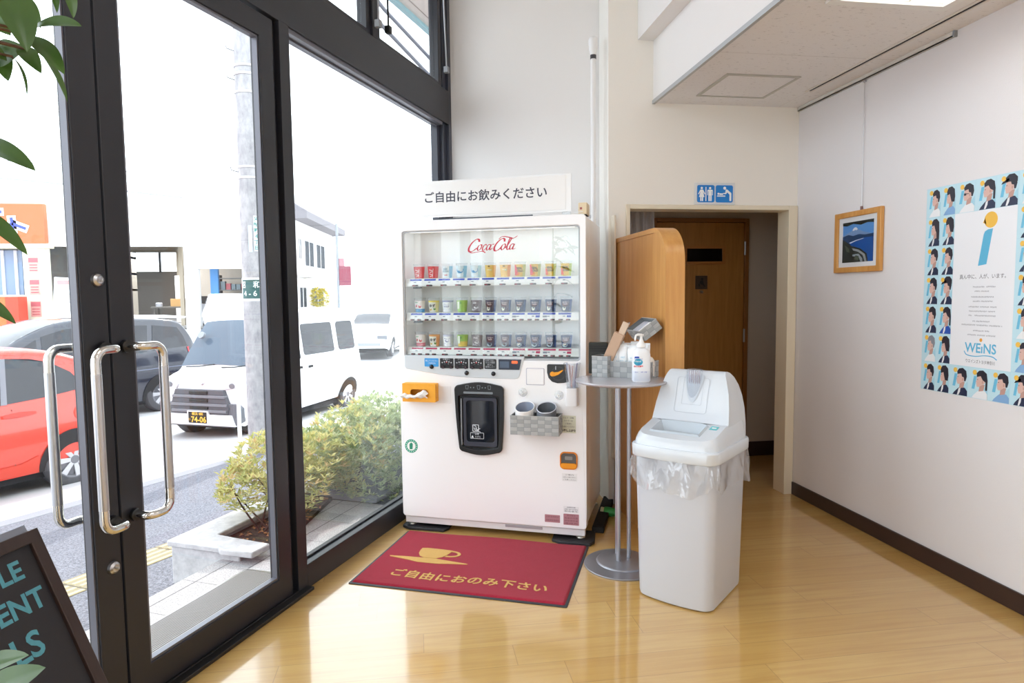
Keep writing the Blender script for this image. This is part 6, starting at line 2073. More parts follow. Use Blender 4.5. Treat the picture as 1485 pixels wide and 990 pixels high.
# ------------------------------------------------------------------ utility pole with street-number plates
up_ = thing('utility_pole', 'pale concrete utility pole on the kerb with small plates', 'utility pole', (-1.835, 7.92, -0.45))
t = NT('pole_concrete')
x, y, z = t.xyz()
n = t.noise(t.comb(x, y, t.math('MULTIPLY', z, 0.5)), 14, 5, 0.7)
t.link(t.mix(t.ramp(n, 0.35, 0.75), rgb('#b4b2b4'), rgb('#86858a')), t.b.inputs['Base Color'])
t.b.inputs['Roughness'].default_value = 0.9
MB().lathe([(0.145, 0.0), (0.142, 2.0), (0.135, 5.0), (0.125, 9.0), (0.0, 9.0)], 32).build('shaft', t.mat, up_, smooth=40)
for zz in (3.20, 3.32, 4.15, 4.35, 4.44):
    MB().lathe([(0.141, zz), (0.147, zz + 0.004), (0.147, zz + 0.022), (0.141, zz + 0.026)], 28).build('steel_band', mat('band_pale', '#dcdce0', 0.4, 0.4), up_, smooth=40)
for zz, sg_ in ((3.28, -1), (4.30, -1), (4.62, 1), (4.95, -1)):
    MB().tube([(-0.12, -0.05, zz), (-0.19, -0.09, zz + 0.015), (-0.20, -0.095, zz + 0.05)], 0.008, 6).build('step_bolt', steel, up_)
def plate(name, label, zc, w, h, m, parts, ang=0.0):
    t_ = thing(name, label, 'plate', (-1.835, 7.92, -0.45 + zc), radians(-13 + ang))
    R = 0.1455
    def fn(u, v):
        a = (u - 0.5) * w / R
        return (R * sin(a), -R * cos(a), (v - 0.5) * h)
    MB().grid(fn, 12, 1).build('plate_sheet', m, t_, smooth=180, fix=False)
    if parts:
        b = MB()
        for (txt, size, x_, z_) in parts:
            vs, fs = text_geo(txt, size, 0.001)
            b.add([((R + 0.002) * sin((v[0] + x_) / R), -(R + 0.002) * cos((v[0] + x_) / R), v[1] + z_) for v in vs], fs)
        b.build('lettering', mat('plate_white_ink', '#eef4f2', 0.5), t_, smooth=0, fix=False)
    return t_
MB().lathe([(0.1446, 1.815), (0.1450, 1.82), (0.1450, 2.075), (0.1446, 2.08)], 28).build('white_wrap', white, up_, smooth=40)
plate('address_plate', 'dark green address plate with white numbers on the utility pole', 1.95, 0.23, 0.215, mat('plate_green', '#2f5a58', 0.5), [('昭　和', 0.085, -0.004, 0.045), ('4 - 6', 0.085, 0.0, -0.052)])
plate('teal_plate', 'narrow vertical white plate with teal characters on the utility pole', 2.58, 0.055, 0.40, mat('plate_white', '#eef2f2', 0.5), None, 38)
tp = plate('blue_plate', 'narrow pale blue plate beside the teal one on the utility pole', 2.52, 0.04, 0.30, mat('plate_pale_blue', '#cfe3f2', 0.5), None, 12)
b = MB()
for i, ch in enumerate('文昭和４丁目'):
    vs, fs = text_geo(ch, 0.052, 0.0012)
    a0 = radians(38)
    b.add([(0.1475 * sin(v[0] / 0.1475), -0.1475 * cos(v[0] / 0.1475), v[1] + 0.165 - 0.066 * i) for v in vs], fs)
o = b.build('lettering', mat('plate_teal_ink', '#3a8f8a', 0.5), bpy.data.objects['teal_plate'], smooth=0, fix=False)
gpst = thing('white_post', 'thin white post standing at the kerb beside the utility pole', 'post', (-1.98, 7.55, -0.42))
MB().cyl((0, 0, 0), (0, 0, 0.95), 0.022, n=14).build('tube', white, gpst)
MB().lathe([(0.023, 0.0), (0.023, 0.02), (0.0, 0.035)], 14, M=Matrix.Translation((0, 0, 0.95))).build('cap', white, gpst, smooth=60)

# ------------------------------------------------------------------ cars
car_glass = mat('car_glass', '#24262e', 0.06, spec=0.6)
tyre_m = mat('tyre_rubber', '#4a4a4e', 0.8)
hub_m = mat('wheel_silver', '#c9cace', 0.3, 0.5)
arch_m = mat('arch_black', '#1d1d20', 0.8)
def lerp_tab(tab, x):
    if x <= tab[0][0]:
        return tab[0][1]
    for (a, va), (b_, vb) in zip(tab, tab[1:]):
        if x <= b_:
            f = (x - a) / (b_ - a)
            return va + (vb - va) * f
    return tab[-1][1]
def smooth_tab(tab, x):
    """Piecewise cosine-free Catmull-Rom through a table, for soft body lines."""
    n_ = len(tab)
    if x <= tab[0][0]:
        return tab[0][1]
    if x >= tab[-1][0]:
        return tab[-1][1]
    for i in range(n_ - 1):
        if x <= tab[i + 1][0]:
            break
    x0, y0 = tab[i]
    x1, y1 = tab[i + 1]
    h_ = x1 - x0
    def sl(j):
        if j <= 0 or j >= n_ - 1:
            return None
        return (tab[j + 1][1] - tab[j - 1][1]) / (tab[j + 1][0] - tab[j - 1][0])
    d = (y1 - y0) / h_
    m0, m1 = sl(i), sl(i + 1)
    m0 = d if m0 is None else (0 if m0 * d <= 0 else max(-3 * abs(d), min(3 * abs(d), m0)))
    m1 = d if m1 is None else (0 if m1 * d <= 0 else max(-3 * abs(d), min(3 * abs(d), m1)))
    f = (x - x0) / h_
    return y0 * (1 + 2 * f) * (1 - f) ** 2 + m0 * h_ * f * (1 - f) ** 2 + y1 * f * f * (3 - 2 * f) + m1 * h_ * f * f * (f - 1)
class Car:
    """Body swept from a side profile: local x forward, y left, z up, origin on the ground midway."""
    def __init__(s, name, label, cat, loc, heading, top, bottom, hw, belt, tumble, paint, wheel_r, wheels, group=None, tilt=0, end_r=0.16):
        s.root = thing(name, label, cat, loc, heading, group)
        s.top, s.bottom, s.hw, s.belt, s.tum = top, bottom, hw, belt, tumble
        s.x0, s.x1 = top[0][0], top[-1][0]
        s.end_r = end_r
        xs = sorted(set([s.x0 + (s.x1 - s.x0) * k / 70 for k in range(71)] + [p[0] for p in top] + [s.x0 + end_r * q for q in (0.1, 0.3, 0.6)] + [s.x1 - end_r * q for q in (0.1, 0.3, 0.6)]))
        rows = []
        for x in xs:
            zt, zb = smooth_tab(top, x), lerp_tab(bottom, x)
            row = []
            rr = min(0.085, (zt - zb) * 0.3)
            N = 12
            ztop_side = zt - rr
            for k in range(N + 1):
                z = zb + (ztop_side - zb) * k / N
                row.append((x, s.Y(x, z), z))
            ye = s.Y(x, ztop_side)
            for k in range(1, 7):
                a = (pi / 2) * k / 6
                row.append((x, ye - rr * 1.1 * (1 - cos(a)), ztop_side + rr * sin(a)))
            yy = ye - rr * 1.1
            for k in range(1, 5):
                f = k / 4
                row.append((x, yy * (1 - f), zt + 0.025 * (1 - (1 - f) ** 2) * min(1, yy)))
            full = row + [(p[0], -p[1], p[2]) for p in reversed(row[:-1])]
            rows.append(full)
        b = MB()
        n_ = len(rows[0])
        vs = [p for r in rows for p in r]
        fs = []
        for i in range(len(rows) - 1):
            for k in range(n_ - 1):
                fs.append((i * n_ + k, i * n_ + k + 1, (i + 1) * n_ + k + 1, (i + 1) * n_ + k))
        fs.append(tuple(range(n_)))
        fs.append(tuple((len(rows) - 1) * n_ + k for k in range(n_ - 1, -1, -1)))
        b.add(vs, fs)
        s.body = b.build('body', paint, s.root, smooth=40)
        # underside
        b = MB()
        zb = min(v for _, v in bottom)
        b.box(s.x0 + 0.15, s.x1 - 0.15, -hw + 0.12, hw - 0.12, zb - 0.06, zb + 0.02)
        b.build('underbody', arch_m, s.root, smooth=0)
        for wx in wheels:
            for sd in (1, -1):
                yo = s.Y(wx, wheel_r) + 0.004
                a = MB()
                zb_ = lerp_tab(bottom, wx)
                R = wheel_r * 1.17
                a0 = math.asin(max(-1, min(1, (zb_ - 0.01 - wheel_r) / R)))
                def arch_pt(u, v):
                    t_ = a0 + (pi - 2 * a0) * u
                    r_ = R * (0.55 + 0.45 * v)
                    x_, z_ = wx + r_ * cos(t_), wheel_r + r_ * sin(t_)
                    return (x_, sd * (s.Y(x_, max(z_, zb_)) + 0.009), z_)
                a.grid(arch_pt, 28, 4)
                a.build('wheel_arch', arch_m, s.root, smooth=0)
                w = thing('wheel', None, None, (wx, sd * (yo - 0.075), wheel_r))
                w.parent = s.root
                Rx = Matrix.Rotation(-sd * pi / 2, 4, 'X')
                tw_ = 0.09
                MB().lathe([(wheel_r * 0.64, tw_), (wheel_r * 0.80, tw_ + 0.012), (wheel_r * 0.94, tw_ + 0.004), (wheel_r, tw_ - 0.03), (wheel_r, -tw_), (wheel_r * 0.6, -tw_)], 40, M=Rx).build('tyre', tyre_m, w, smooth=50)
                b = MB()
                b.lathe([(0.0, tw_ + 0.006), (wheel_r * 0.14, tw_ + 0.008), (wheel_r * 0.20, tw_ - 0.008), (wheel_r * 0.55, tw_ - 0.02), (wheel_r * 0.60, tw_ + 0.002), (wheel_r * 0.66, tw_ + 0.004), (wheel_r * 0.66, tw_ - 0.03)], 40, M=Rx)
                b.build('hubcap', mat('hub_shadow', '#77787e', 0.4, 0.4), w, smooth=30)
                b = MB()
                for k in range(7):
                    t_ = 2 * pi * k / 7
                    M = Rx @ Matrix.Rotation(t_, 4, 'Z')
                    b.prism([(wheel_r * 0.10, -wheel_r * 0.075), (wheel_r * 0.62, -wheel_r * 0.13), (wheel_r * 0.62, wheel_r * 0.09), (wheel_r * 0.10, wheel_r * 0.06)], tw_ - 0.012, tw_ + 0.005, 'z', M=M)
                b.build('spokes', hub_m, w, bevel=0.004)
    def Y(s, x, z):
        w = s.hw
        e = s.end_r
        for d in (x - s.x0, s.x1 - x):
            if d < e:
                q = max(0.0, 1 - d / e)
                w -= e * 0.75 * (1 - sqrt(max(0.0, 1 - q * q)))
        bz = lerp_tab(s.belt, x)
        zb = lerp_tab(s.bottom, x)
        if z <= bz:
            f = (z - zb) / max(0.05, bz - zb)
            return w - 0.06 * (2 * max(0.0, min(1.0, f)) - 1.15) ** 2 + 0.0
        return w - 0.06 * 0.85 ** 2 - (z - bz) * s.tum
    def side(s, name, pts, m, off=0.006, label=None, both=True, parent=None):
        out = None
        for sd in ((1, -1) if both else (1,)):
            # finely subdivided so the patch follows the body
            b = MB()
            xs_ = [p[0] for p in pts]
            vs = [(p[0], sd * (s.Y(p[0], p[1]) + off), p[1]) for p in pts]
            b.add(vs, [tuple(range(len(vs)))])
            o = b.build(name, m, parent or s.root, smooth=0)
            if label:
                o['label'] = label
            out = out or o
        return out
    def over(s, name, xa, xb, wa, wb, m, lift=0.008, nx=8):
        """A patch lying on the top profile between x=xa and xb (windscreen, rear window)."""
        b = MB()
        def fn(u, v):
            x = xa + (xb - xa) * u
            zt = smooth_tab(s.top, x)
            w = wa + (wb - wa) * u
            y = w * (2 * v - 1)
            f = abs(y) / max(0.1, w)
            e = 0.02
            dz_ = (smooth_tab(s.top, x + e) - smooth_tab(s.top, x - e)) / (2 * e)
            nl = sqrt(1 + dz_ * dz_)
            return (x - dz_ / nl * lift, y, zt + 0.024 * (1 - f * f) + lift / nl - 0.012 * f ** 4)
        b.grid(fn, nx, 10)
        return b.build(name, m, s.root, smooth=60, fix=False)
def head(v):
    return atan2(v.y, v.x)

# red hatchback, rear end in view
HD = head(-SU)
red = mat('car_red', '#e2402c', 0.22, coat=0.8)
hb_top = [(-1.90, 0.78), (-1.86, 1.00), (-1.70, 1.16), (-1.45, 1.36), (-1.10, 1.485), (-0.60, 1.525), (0.0, 1.52), (0.5, 1.44), (1.05, 1.13), (1.25, 1.02), (1.6, 0.93), (1.85, 0.80), (1.93, 0.62)]
hb_bot = [(-1.90, 0.40), (-1.75, 0.26), (-1.2, 0.23), (1.2, 0.22), (1.8, 0.24), (1.93, 0.34)]
wheel_at = Vector((-3.70, 7.56, -0.62))
fwd = -SU
left = Vector((-fwd.y, fwd.x, 0))
org_ = wheel_at + fwd * 1.22 - left * 0.80
hb = Car('red_hatchback', 'red hatchback car parked at the kerb, its rear wheel behind the door handle', 'car', (org_.x, org_.y, -0.62), HD, hb_top, hb_bot, 0.84, [(-1.9, 0.98), (-1.0, 0.93), (1.3, 0.86)], 0.34, red, 0.295, (-1.22, 1.24))
hb.side('side_window', [(-1.40, 1.06), (-1.28, 1.24), (-1.10, 1.36), (-0.92, 1.41), (-0.70, 1.43), (-0.62, 0.985), (-1.0, 1.01)], car_glass)
hb.side('side_window', [(-0.66, 1.43), (-0.2, 1.44), (0.1, 1.43), (0.10, 0.94), (-0.57, 0.98)], car_glass)
hb.side('side_window', [(0.16, 1.42), (0.42, 1.36), (0.92, 1.06), (0.98, 0.93), (0.16, 0.94)], car_glass)
hb.side('window_pillar', [(-0.70, 1.43), (-0.655, 1.43), (-0.57, 0.98), (-0.625, 0.98)], mat('pillar_grey', '#84848c', 0.4), 0.009)
hb.side('door_handle', [(-0.86, 0.885), (-0.70, 0.90), (-0.56, 0.885), (-0.56, 0.855), (-0.70, 0.845), (-0.86, 0.86)], mat('car_red_dark', '#c43626', 0.25), 0.02)
hb.side('fuel_flap', circ(-1.30, 0.80, 0.075, 20), mat('car_red_flap', '#dc4430', 0.25), 0.006)
hb.side('tail_lamp', [(-1.84, 0.80), (-1.66, 0.86), (-1.56, 0.98), (-1.66, 1.08), (-1.80, 1.06)], mat('lamp_red', '#b8202c', 0.15), 0.008)
hb.side('sill_skirt', [(-0.90, 0.30), (-0.86, 0.42), (-0.70, 0.36), (0.90, 0.34), (0.92, 0.24), (-0.88, 0.245)], MATS['car_red_flap'], 0.008)
hb.over('rear_window', -1.74, -1.42, 0.58, 0.55, car_glass)
hb.over('windscreen', 0.50, 1.06, 0.60, 0.68, car_glass)
for sx in (-0.655, 0.13):
    hb.side('door_gap', [(sx - 0.003, 0.93), (sx + 0.003, 0.93), (sx + 0.006, 0.36), (sx, 0.36)], arch_m, 0.004)

# dark people carrier behind it
navy = mat('car_navy', '#262a38', 0.16, coat=0.9)
mv_top = [(-2.20, 0.86), (-2.17, 1.16), (-2.06, 1.44), (-1.94, 1.62), (-1.70, 1.70), (-1.2, 1.74), (-0.4, 1.76), (0.2, 1.72), (0.75, 1.52), (1.25, 1.20), (1.42, 1.08), (1.8, 0.98), (2.08, 0.84), (2.18, 0.62)]
mv_bot = [(-2.20, 0.40), (-2.0, 0.27), (-1.3, 0.24), (1.5, 0.23), (2.05, 0.26), (2.18, 0.36)]
wr = Vector((-4.66, 12.75, -0.68))
om_ = wr + fwd * 1.42 - left * 0.85
mv = Car('dark_people_carrier', 'dark blue-grey people carrier with white roof glare between red hatchback and white van', 'car', (om_.x, om_.y, -0.68), HD, mv_top, mv_bot, 0.88, [(-2.2, 1.10), (0, 1.02), (2.0, 0.92)], 0.26, navy, 0.33, (-1.42, 1.40))
mv.side('side_window', [(-1.98, 1.18), (-1.93, 1.38), (-1.84, 1.54), (-1.36, 1.60), (-1.26, 1.14)], car_glass)
mv.side('side_window', [(-1.26, 1.60), (-0.40, 1.63), (-0.38, 1.09), (-1.16, 1.13)], car_glass)
mv.side('side_window', [(-0.32, 1.63), (0.16, 1.60), (0.52, 1.50), (0.56, 1.05), (-0.30, 1.09)], car_glass)
mv.side('side_window', [(0.60, 1.46), (1.10, 1.18), (1.18, 1.03), (0.63, 1.05)], car_glass)
mv.side('tail_lamp', [(-2.17, 1.00), (-1.98, 1.04), (-1.96, 1.16), (-2.15, 1.18)], mat('lamp_red', '#b8202c', 0.15), 0.01)
mv.over('rear_window', -2.14, -1.96, 0.66, 0.62, car_glass)
mv.over('windscreen', 0.25, 1.38, 0.62, 0.72, car_glass)
b = MB()
b.prism([(-2.12, 1.70), (-2.18, 1.735), (-1.70, 1.775), (-1.60, 1.76)], -0.60, 0.60, 'y')
b.build('spoiler', mat('spoiler_glare', '#d9dce4', 0.15, 0.2, coat=0.8), mv.root, bevel=0.01)  # pale colour on the dark car's spoiler stands for glare
for sx in (-1.29, -0.35, 0.58):
    mv.side('door_gap', [(sx - 0.004, 1.04), (sx + 0.004, 1.04), (sx + 0.01, 0.36), (sx, 0.36)], arch_m, 0.004)
mv.side('side_crease', [(-2.05, 0.83), (1.9, 0.78), (1.9, 0.765), (-2.05, 0.815)], mat('crease_highlight', '#6b7285', 0.2), 0.005)  # flat lighter strip: the crease's highlight is put into its colour

# pale saloon half hidden behind the hatchback's roof
wp_ = mat('car_pearl', '#e9ebef', 0.2, coat=0.8)
ps_top = [(-2.1, 0.75), (-2.0, 1.0), (-1.6, 1.22), (-1.1, 1.42), (-0.4, 1.48), (0.2, 1.42), (0.9, 1.10), (1.3, 1.0), (1.9, 0.86), (2.1, 0.6)]
op = Vector((-9.8, 10.95, -0.68))
ps = Car('white_saloon', 'pale white car behind the red hatchback at the left edge of the door', 'car', (op.x, op.y, -0.68), HD, ps_top, [(-2.1, 0.36), (-1.8, 0.25), (1.8, 0.25), (2.1, 0.34)], 0.86, [(-2, 0.98), (2, 0.88)], 0.34, wp_, 0.31, (-1.3, 1.3))
ps.side('side_window', [(-1.35, 1.06), (-1.0, 1.32), (-0.4, 1.39), (-0.4, 1.0), (-1.2, 1.02)], car_glass)
ps.side('side_window', [(-0.32, 1.39), (0.2, 1.34), (0.75, 1.06), (0.78, 0.96), (-0.32, 1.0)], car_glass)
ps.over('rear_window', -1.9, -1.2, 0.6, 0.58, car_glass)
ps.over('windscreen', 0.25, 0.95, 0.6, 0.68, car_glass)

# white kei van, nose towards us
vn_w = mat('car_white', '#f2f2f4', 0.2, coat=0.8)
vn_top = [(-1.70, 1.70), (-1.66, 1.80), (-1.50, 1.86), (-0.5, 1.89), (0.40, 1.87), (0.78, 1.76), (1.18, 1.28), (1.36, 1.02), (1.50, 0.96), (1.62, 0.90), (1.68, 0.78)]
vn_bot = [(-1.70, 0.34), (-1.5, 0.28), (1.45, 0.24), (1.60, 0.22), (1.68, 0.26)]
vh = radians(245)
vf = Vector((cos(vh), sin(vh), 0))
vl = Vector((-vf.y, vf.x, 0))
vr = Vector((-1.26, 12.3, -0.68))
ov = vr + vf * 1.22 - vl * 0.70
vn = Car('white_van', 'boxy white van facing us outside with grey bumper and black number plate', 'van', (ov.x, ov.y, -0.68), vh, vn_top, vn_bot, 0.735, [(-1.7, 1.08), (1.7, 1.00)], 0.14, vn_w, 0.275, (-1.22, 1.22), end_r=0.12)
vn.side('side_window', rrect(-1.50, -0.94, 1.12, 1.64, 0.07, 4), car_glass)
vn.side('side_window', rrect(-0.80, 0.12, 1.12, 1.64, 0.05, 4), car_glass)
vn.side('side_window', [(0.22, 1.64), (0.60, 1.62), (0.98, 1.24), (1.0, 1.08), (0.22, 1.08)], car_glass)
vn.side('door_handle', [(-0.05, 0.95), (0.08, 0.95), (0.08, 0.91), (-0.05, 0.91)], arch_m, 0.02)
vn.side('door_handle', [(0.24, 0.96), (0.36, 0.96), (0.36, 0.92), (0.24, 0.92)], arch_m, 0.02)
vn.side('slide_rail', [(-1.55, 0.985), (-0.85, 0.97), (-0.85, 0.957), (-1.55, 0.972)], grey_pl, 0.006)
vn.side('door_gap', [(0.162, 1.02), (0.17, 1.02), (0.17, 0.36), (0.162, 0.36)], grey_pl, 0.004)
ws = vn.over('windscreen', 0.84, 1.33, 0.60, 0.67, mat('windscreen_glass', '#566270', 0.12, spec=0.3))
b = MB()
b.prism([(-0.62, 0), (0.62, 0), (0.62, 0.05), (-0.62, 0.05)], 0, 0.012)
def frontx(y, z):
    """x of the nose at a point; the nose is blunt and slightly bowed."""
    return 1.68 + 0.012
def nose(name, pts, m, off=0.012, parent=None, bow=0.05):
    b = MB()
    n_ = len(pts)
    vs = [(1.68 + off - bow * (p[0] / 0.72) ** 2 * 0.0, p[0], p[1]) for p in pts] + [(1.60, p[0], p[1]) for p in pts]
    b.add(vs, [tuple(range(n_))] + [(i, (i + 1) % n_, n_ + (i + 1) % n_, n_ + i) for i in range(n_)])
    return b.build(name, m, parent or vn.root, bevel=0.006)
bump_g = mat('bumper_grey', '#5f6269', 0.5)
nose('bumper', [(-0.66, 0.56), (0.66, 0.56), (0.70, 0.50), (0.68, 0.30), (0.58, 0.22), (-0.58, 0.22), (-0.68, 0.30), (-0.70, 0.50)], bump_g, 0.05)
gr_ = nose('grille', [(-0.42, 0.76), (0.42, 0.76), (0.52, 0.50), (0.48, 0.38), (-0.48, 0.38), (-0.52, 0.50)], mat('grille_grey', '#54575e', 0.5), 0.065)
for zz, ww in ((0.66, 0.46), (0.54, 0.49), (0.45, 0.48)):
    nose('grille_bar', [(-ww, zz + 0.02), (ww, zz + 0.02), (ww, zz - 0.02), (-ww, zz - 0.02)], mat('grille_bar_grey', '#74777e', 0.4), 0.085)
for zz in (0.715, 0.60, 0.49):
    nose('grille_slot', [(-0.16, zz + 0.025), (0.16, zz + 0.025), (0.16, zz - 0.02), (-0.16, zz - 0.02)], black_pl, 0.082)
nose('lower_apron', [(-0.56, 0.40), (0.56, 0.40), (0.62, 0.24), (-0.58, 0.24)], vn_w, 0.075)
pl_ = nose('number_plate', [(-0.165, 0.44), (0.165, 0.44), (0.165, 0.275), (-0.165, 0.275)], mat('plate_black', '#1b1b1d', 0.5), 0.10)
MB().ring([(-0.18, 0.455), (0.18, 0.455), (0.18, 0.26), (-0.18, 0.26)], [(-0.165, 0.44), (0.165, 0.44), (0.165, 0.275), (-0.165, 0.275)], 1.72, 1.785, 'x').build('plate_frame', vn_w, vn.root)
RF = Matrix(((0, -1, 0, 0), (1, 0, 0, 0), (0, 0, 1, 0), (0, 0, 0, 1)))
b = MB()
put_text(b, '74-06', 0.115, 0.018, -1.785, 0.325, bold=0.003, M=RF)
put_text(b, '横浜 480', 0.052, 0.0, -1.785, 0.410, bold=0.001, M=RF)
put_text(b, 'わ', 0.042, -0.145, -1.785, 0.325, M=RF)
b.build('plate_lettering', mat('plate_yellow', '#f2c24a', 0.5), pl_, smooth=0, fix=False)
for sd in (1, -1):
    nose('head_lamp', [(sd * 0.66, 0.90), (sd * 0.40, 0.83), (sd * 0.43, 0.76), (sd * 0.68, 0.80)], mat('lamp_clear', '#c4c8cd', 0.1), 0.02)
    nose('head_lamp_bulb', [(sd * (0.55 + 0.05 * cos(q * 0.5236)), 0.82 + 0.04 * sin(q * 0.5236)) for q in range(12)], mat('lamp_dark', '#6e7278', 0.2), 0.026)
nose('badge', circ(0, 0.86, 0.04, 16), mat('badge_silver', '#d9dadd', 0.2, 0.5), 0.018)
for y0, y1 in ((-0.55, -0.05), (0.1, 0.58)):
    MB().tube([(1.37, y0, 1.045), (1.375, (y0 + y1) / 2, 1.055), (1.35, y1, 1.085)], 0.010, 6).build('wiper', black_pl, vn.root)
MB().cyl((1.12, -0.44, 1.50), (1.16, -0.44, 1.52), 0.055, n=16).build('mirror', grey_pl, vn.root)

# distant pale saloon on the far right and white car by the workshop
far = Car('distant_car', 'distant pale car beyond the street just left of the drinks machine', 'car', (-1.4, 23.5, -0.62), radians(262), ps_top, [(-2.1, 0.36), (-1.8, 0.25), (1.8, 0.25), (2.1, 0.34)], 0.84, [(-2, 0.98), (2, 0.88)], 0.34, wp_, 0.31, (-1.3, 1.3))
far.over('windscreen', 0.25, 0.95, 0.6, 0.68, car_glass)
b = MB()
b.box(2.0, 2.12, -0.55, 0.55, 0.42, 0.52)
b.build('air_intake', grey_pl, far.root, bevel=0.01)
for sd in (1, -1):
    MB().box(1.98, 2.08, sd * 0.60 - 0.16, sd * 0.60 + 0.16, 0.62, 0.76).build('head_lamp', MATS['lamp_dark'], far.root, bevel=0.02)
wc = Car('workshop_car', 'white hatchback standing in front of the workshop right of the big bay', 'car', (-7.25, 26.5, 0.05), radians(108), hb_top, hb_bot, 0.84, [(-1.9, 0.98), (-1.0, 0.93), (1.3, 0.86)], 0.30, wp_, 0.295, (-1.22, 1.24))
wc.side('side_window', [(-1.40, 1.06), (-1.10, 1.36), (-0.70, 1.43), (-0.62, 0.985)], car_glass)
wc.side('side_window', [(-0.62, 1.43), (0.1, 1.43), (0.10, 0.94), (-0.55, 0.98)], car_glass)
wc.over('rear_window', -1.74, -1.42, 0.58, 0.55, mat('pale_glass', '#c3c8ce', 0.1))

# ------------------------------------------------------------------ workshop across the road
gw = mat('workshop_white', '#f0efee', 0.7)
gd = mat('workshop_inside', '#a3a19e', 0.9)
gar = thing('workshop_building', 'white workshop building with large open service bays across the road', 'building', (0, 0, 0))
# facade with two openings at y = 30
b = MB()
zt = 5.6
b.box(-18.5, -9.70, 30.0, 30.3, 3.66, zt)
b.box(-9.70, -7.36, 30.0, 30.3, 2.69, zt)
b.box(-7.36, -6.6, 30.0, 30.3, -0.4, zt)
b.box(-9.88, -9.70, 30.0, 30.3, -0.4, 3.66)
b.box(-9.70, -9.32, 30.0, 30.3, -0.4, 2.69)
b.box(-15.55, -15.35, 30.0, 30.3, -0.6, 3.66)
b.build('facade', gw, gar, smooth=0)
b = MB()
b.box(-18.5, -6.6, 42.0, 42.2, -0.4, 3.05)
b.box(-18.5, -6.6, 42.0, 42.2, 4.2, zt)
b.box(-18.7, -18.5, 30.3, 42.2, -0.4, zt)
b.box(-6.8, -6.6, 30.3, 42.2, -0.4, zt)
b.build('inner_wall', gd, gar, smooth=0)
MB().box(-18.5, -6.6, 30.05, 42.2, 0.10, 0.19).build('floor_slab', mat('workshop_floor', '#8a8784', 0.8), gar, smooth=0)
MB().box(-18.6, -6.65, 30.3, 42.1, 4.6, 4.75).build('ceiling_deck', mat('workshop_deck', '#8d8578', 0.8), gar, smooth=0)
for k in range(7):
    y_ = 31.2 + 1.6 * k
    b = MB()
    b.box(-18.4, -9.8, y_, y_ + 0.12, 4.15, 4.27)
    for j in range(14):
        x_ = -18.4 + 0.62 * j
        b.tube([(x_, y_ + 0.06, 4.2), (x_ + 0.31, y_ + 0.06, 4.6), (x_ + 0.62, y_ + 0.06, 4.2)], 0.035, 5)
    b.build('roof_truss', mat('truss_grey', '#a59a8a', 0.7), gar, smooth=0)
for x_ in (-18.0, -16.6, -15.2, -13.8, -12.4, -11.0, -10.1):
    MB().box(x_, x_ + 0.10, 41.85, 42.0, 3.0, 4.25).build('window_mullion', mat('mullion_dark', '#5a5a5c', 0.6), gar, smooth=0)
for x_, y_ in ((-10.6, 31.5), (-12.9, 38.0)):
    MB().box(x_, x_ + 0.16, y_, y_ + 0.16, 0.19, 4.3).build('post', mat('post_tan', '#b5aa98', 0.6), gar, smooth=0)
sc_ = MB().box(-12.35, -11.35, 36.0, 36.2, 0.19, 2.6).build('white_screen', mat('screen_white', '#cfccca', 0.7), bevel=0.02)
tag(sc_, 'pale free-standing screen inside the workshop bay', 'screen')
dr = MB().box(-11.5, -10.8, 41.8, 41.98, 0.19, 2.7).build('dark_doorway_curtain', mat('curtain_dark', '#4a4340', 0.8), bevel=0.01)
tag(dr, 'dark hanging cloth at the back wall of the workshop bay', 'cloth')
cb = MB().box(-11.9, -11.35, 34.0, 34.5, 1.02, 1.4).build('cardboard_box', mat('cardboard_tan', '#c9a06c', 0.8), bevel=0.01)
tag(cb, 'tan cardboard box on the bench in the workshop bay', 'box')
bn_ = thing('work_bench', 'long cluttered bench in the workshop bay behind the dark car', 'bench', (-11.2, 34.3, 0.19))
MB().box(-1.6, 1.0, -0.35, 0.35, 0.76, 0.83).build('bench_top', mat('bench_grey', '#6d6b68', 0.7), bn_, bevel=0.01)
for dx in (-1.5, 0.85):
    for dy in (-0.3, 0.25):
        MB().box(dx, dx + 0.08, dy, dy + 0.08, 0.0, 0.76).build('leg', MATS['bench_grey'], bn_, smooth=0)
for k, (x_, w_, h_) in enumerate(((-10.75, 0.35, 0.25), (-10.3, 0.28, 0.4), (-12.5, 0.3, 0.2))):
    o = MB().lathe([(w_ * 0.5, 0.0), (w_ * 0.52, h_ * 0.8), (w_ * 0.4, h_), (0, h_)], 14, M=Matrix.Translation((x_, 34.2, 1.02))).build('oil_can', mat('can_%d' % k, ('#8c8a90', '#3d3b3c', '#b9bcc4')[k], 0.5))
    tag(o, ('light grey squat can on the workshop bench', 'dark tall can on the workshop bench', 'silver small can at the left of the workshop bench')[k], 'can')
area('workshop_fill_light', (-13, 34, 4.0), 3, 3, 500)  # added fill lights to brighten both bays, no fixtures seen
area('workshop_fill_light', (-9.2, 32.5, 4.0), 1.5, 2, 90)
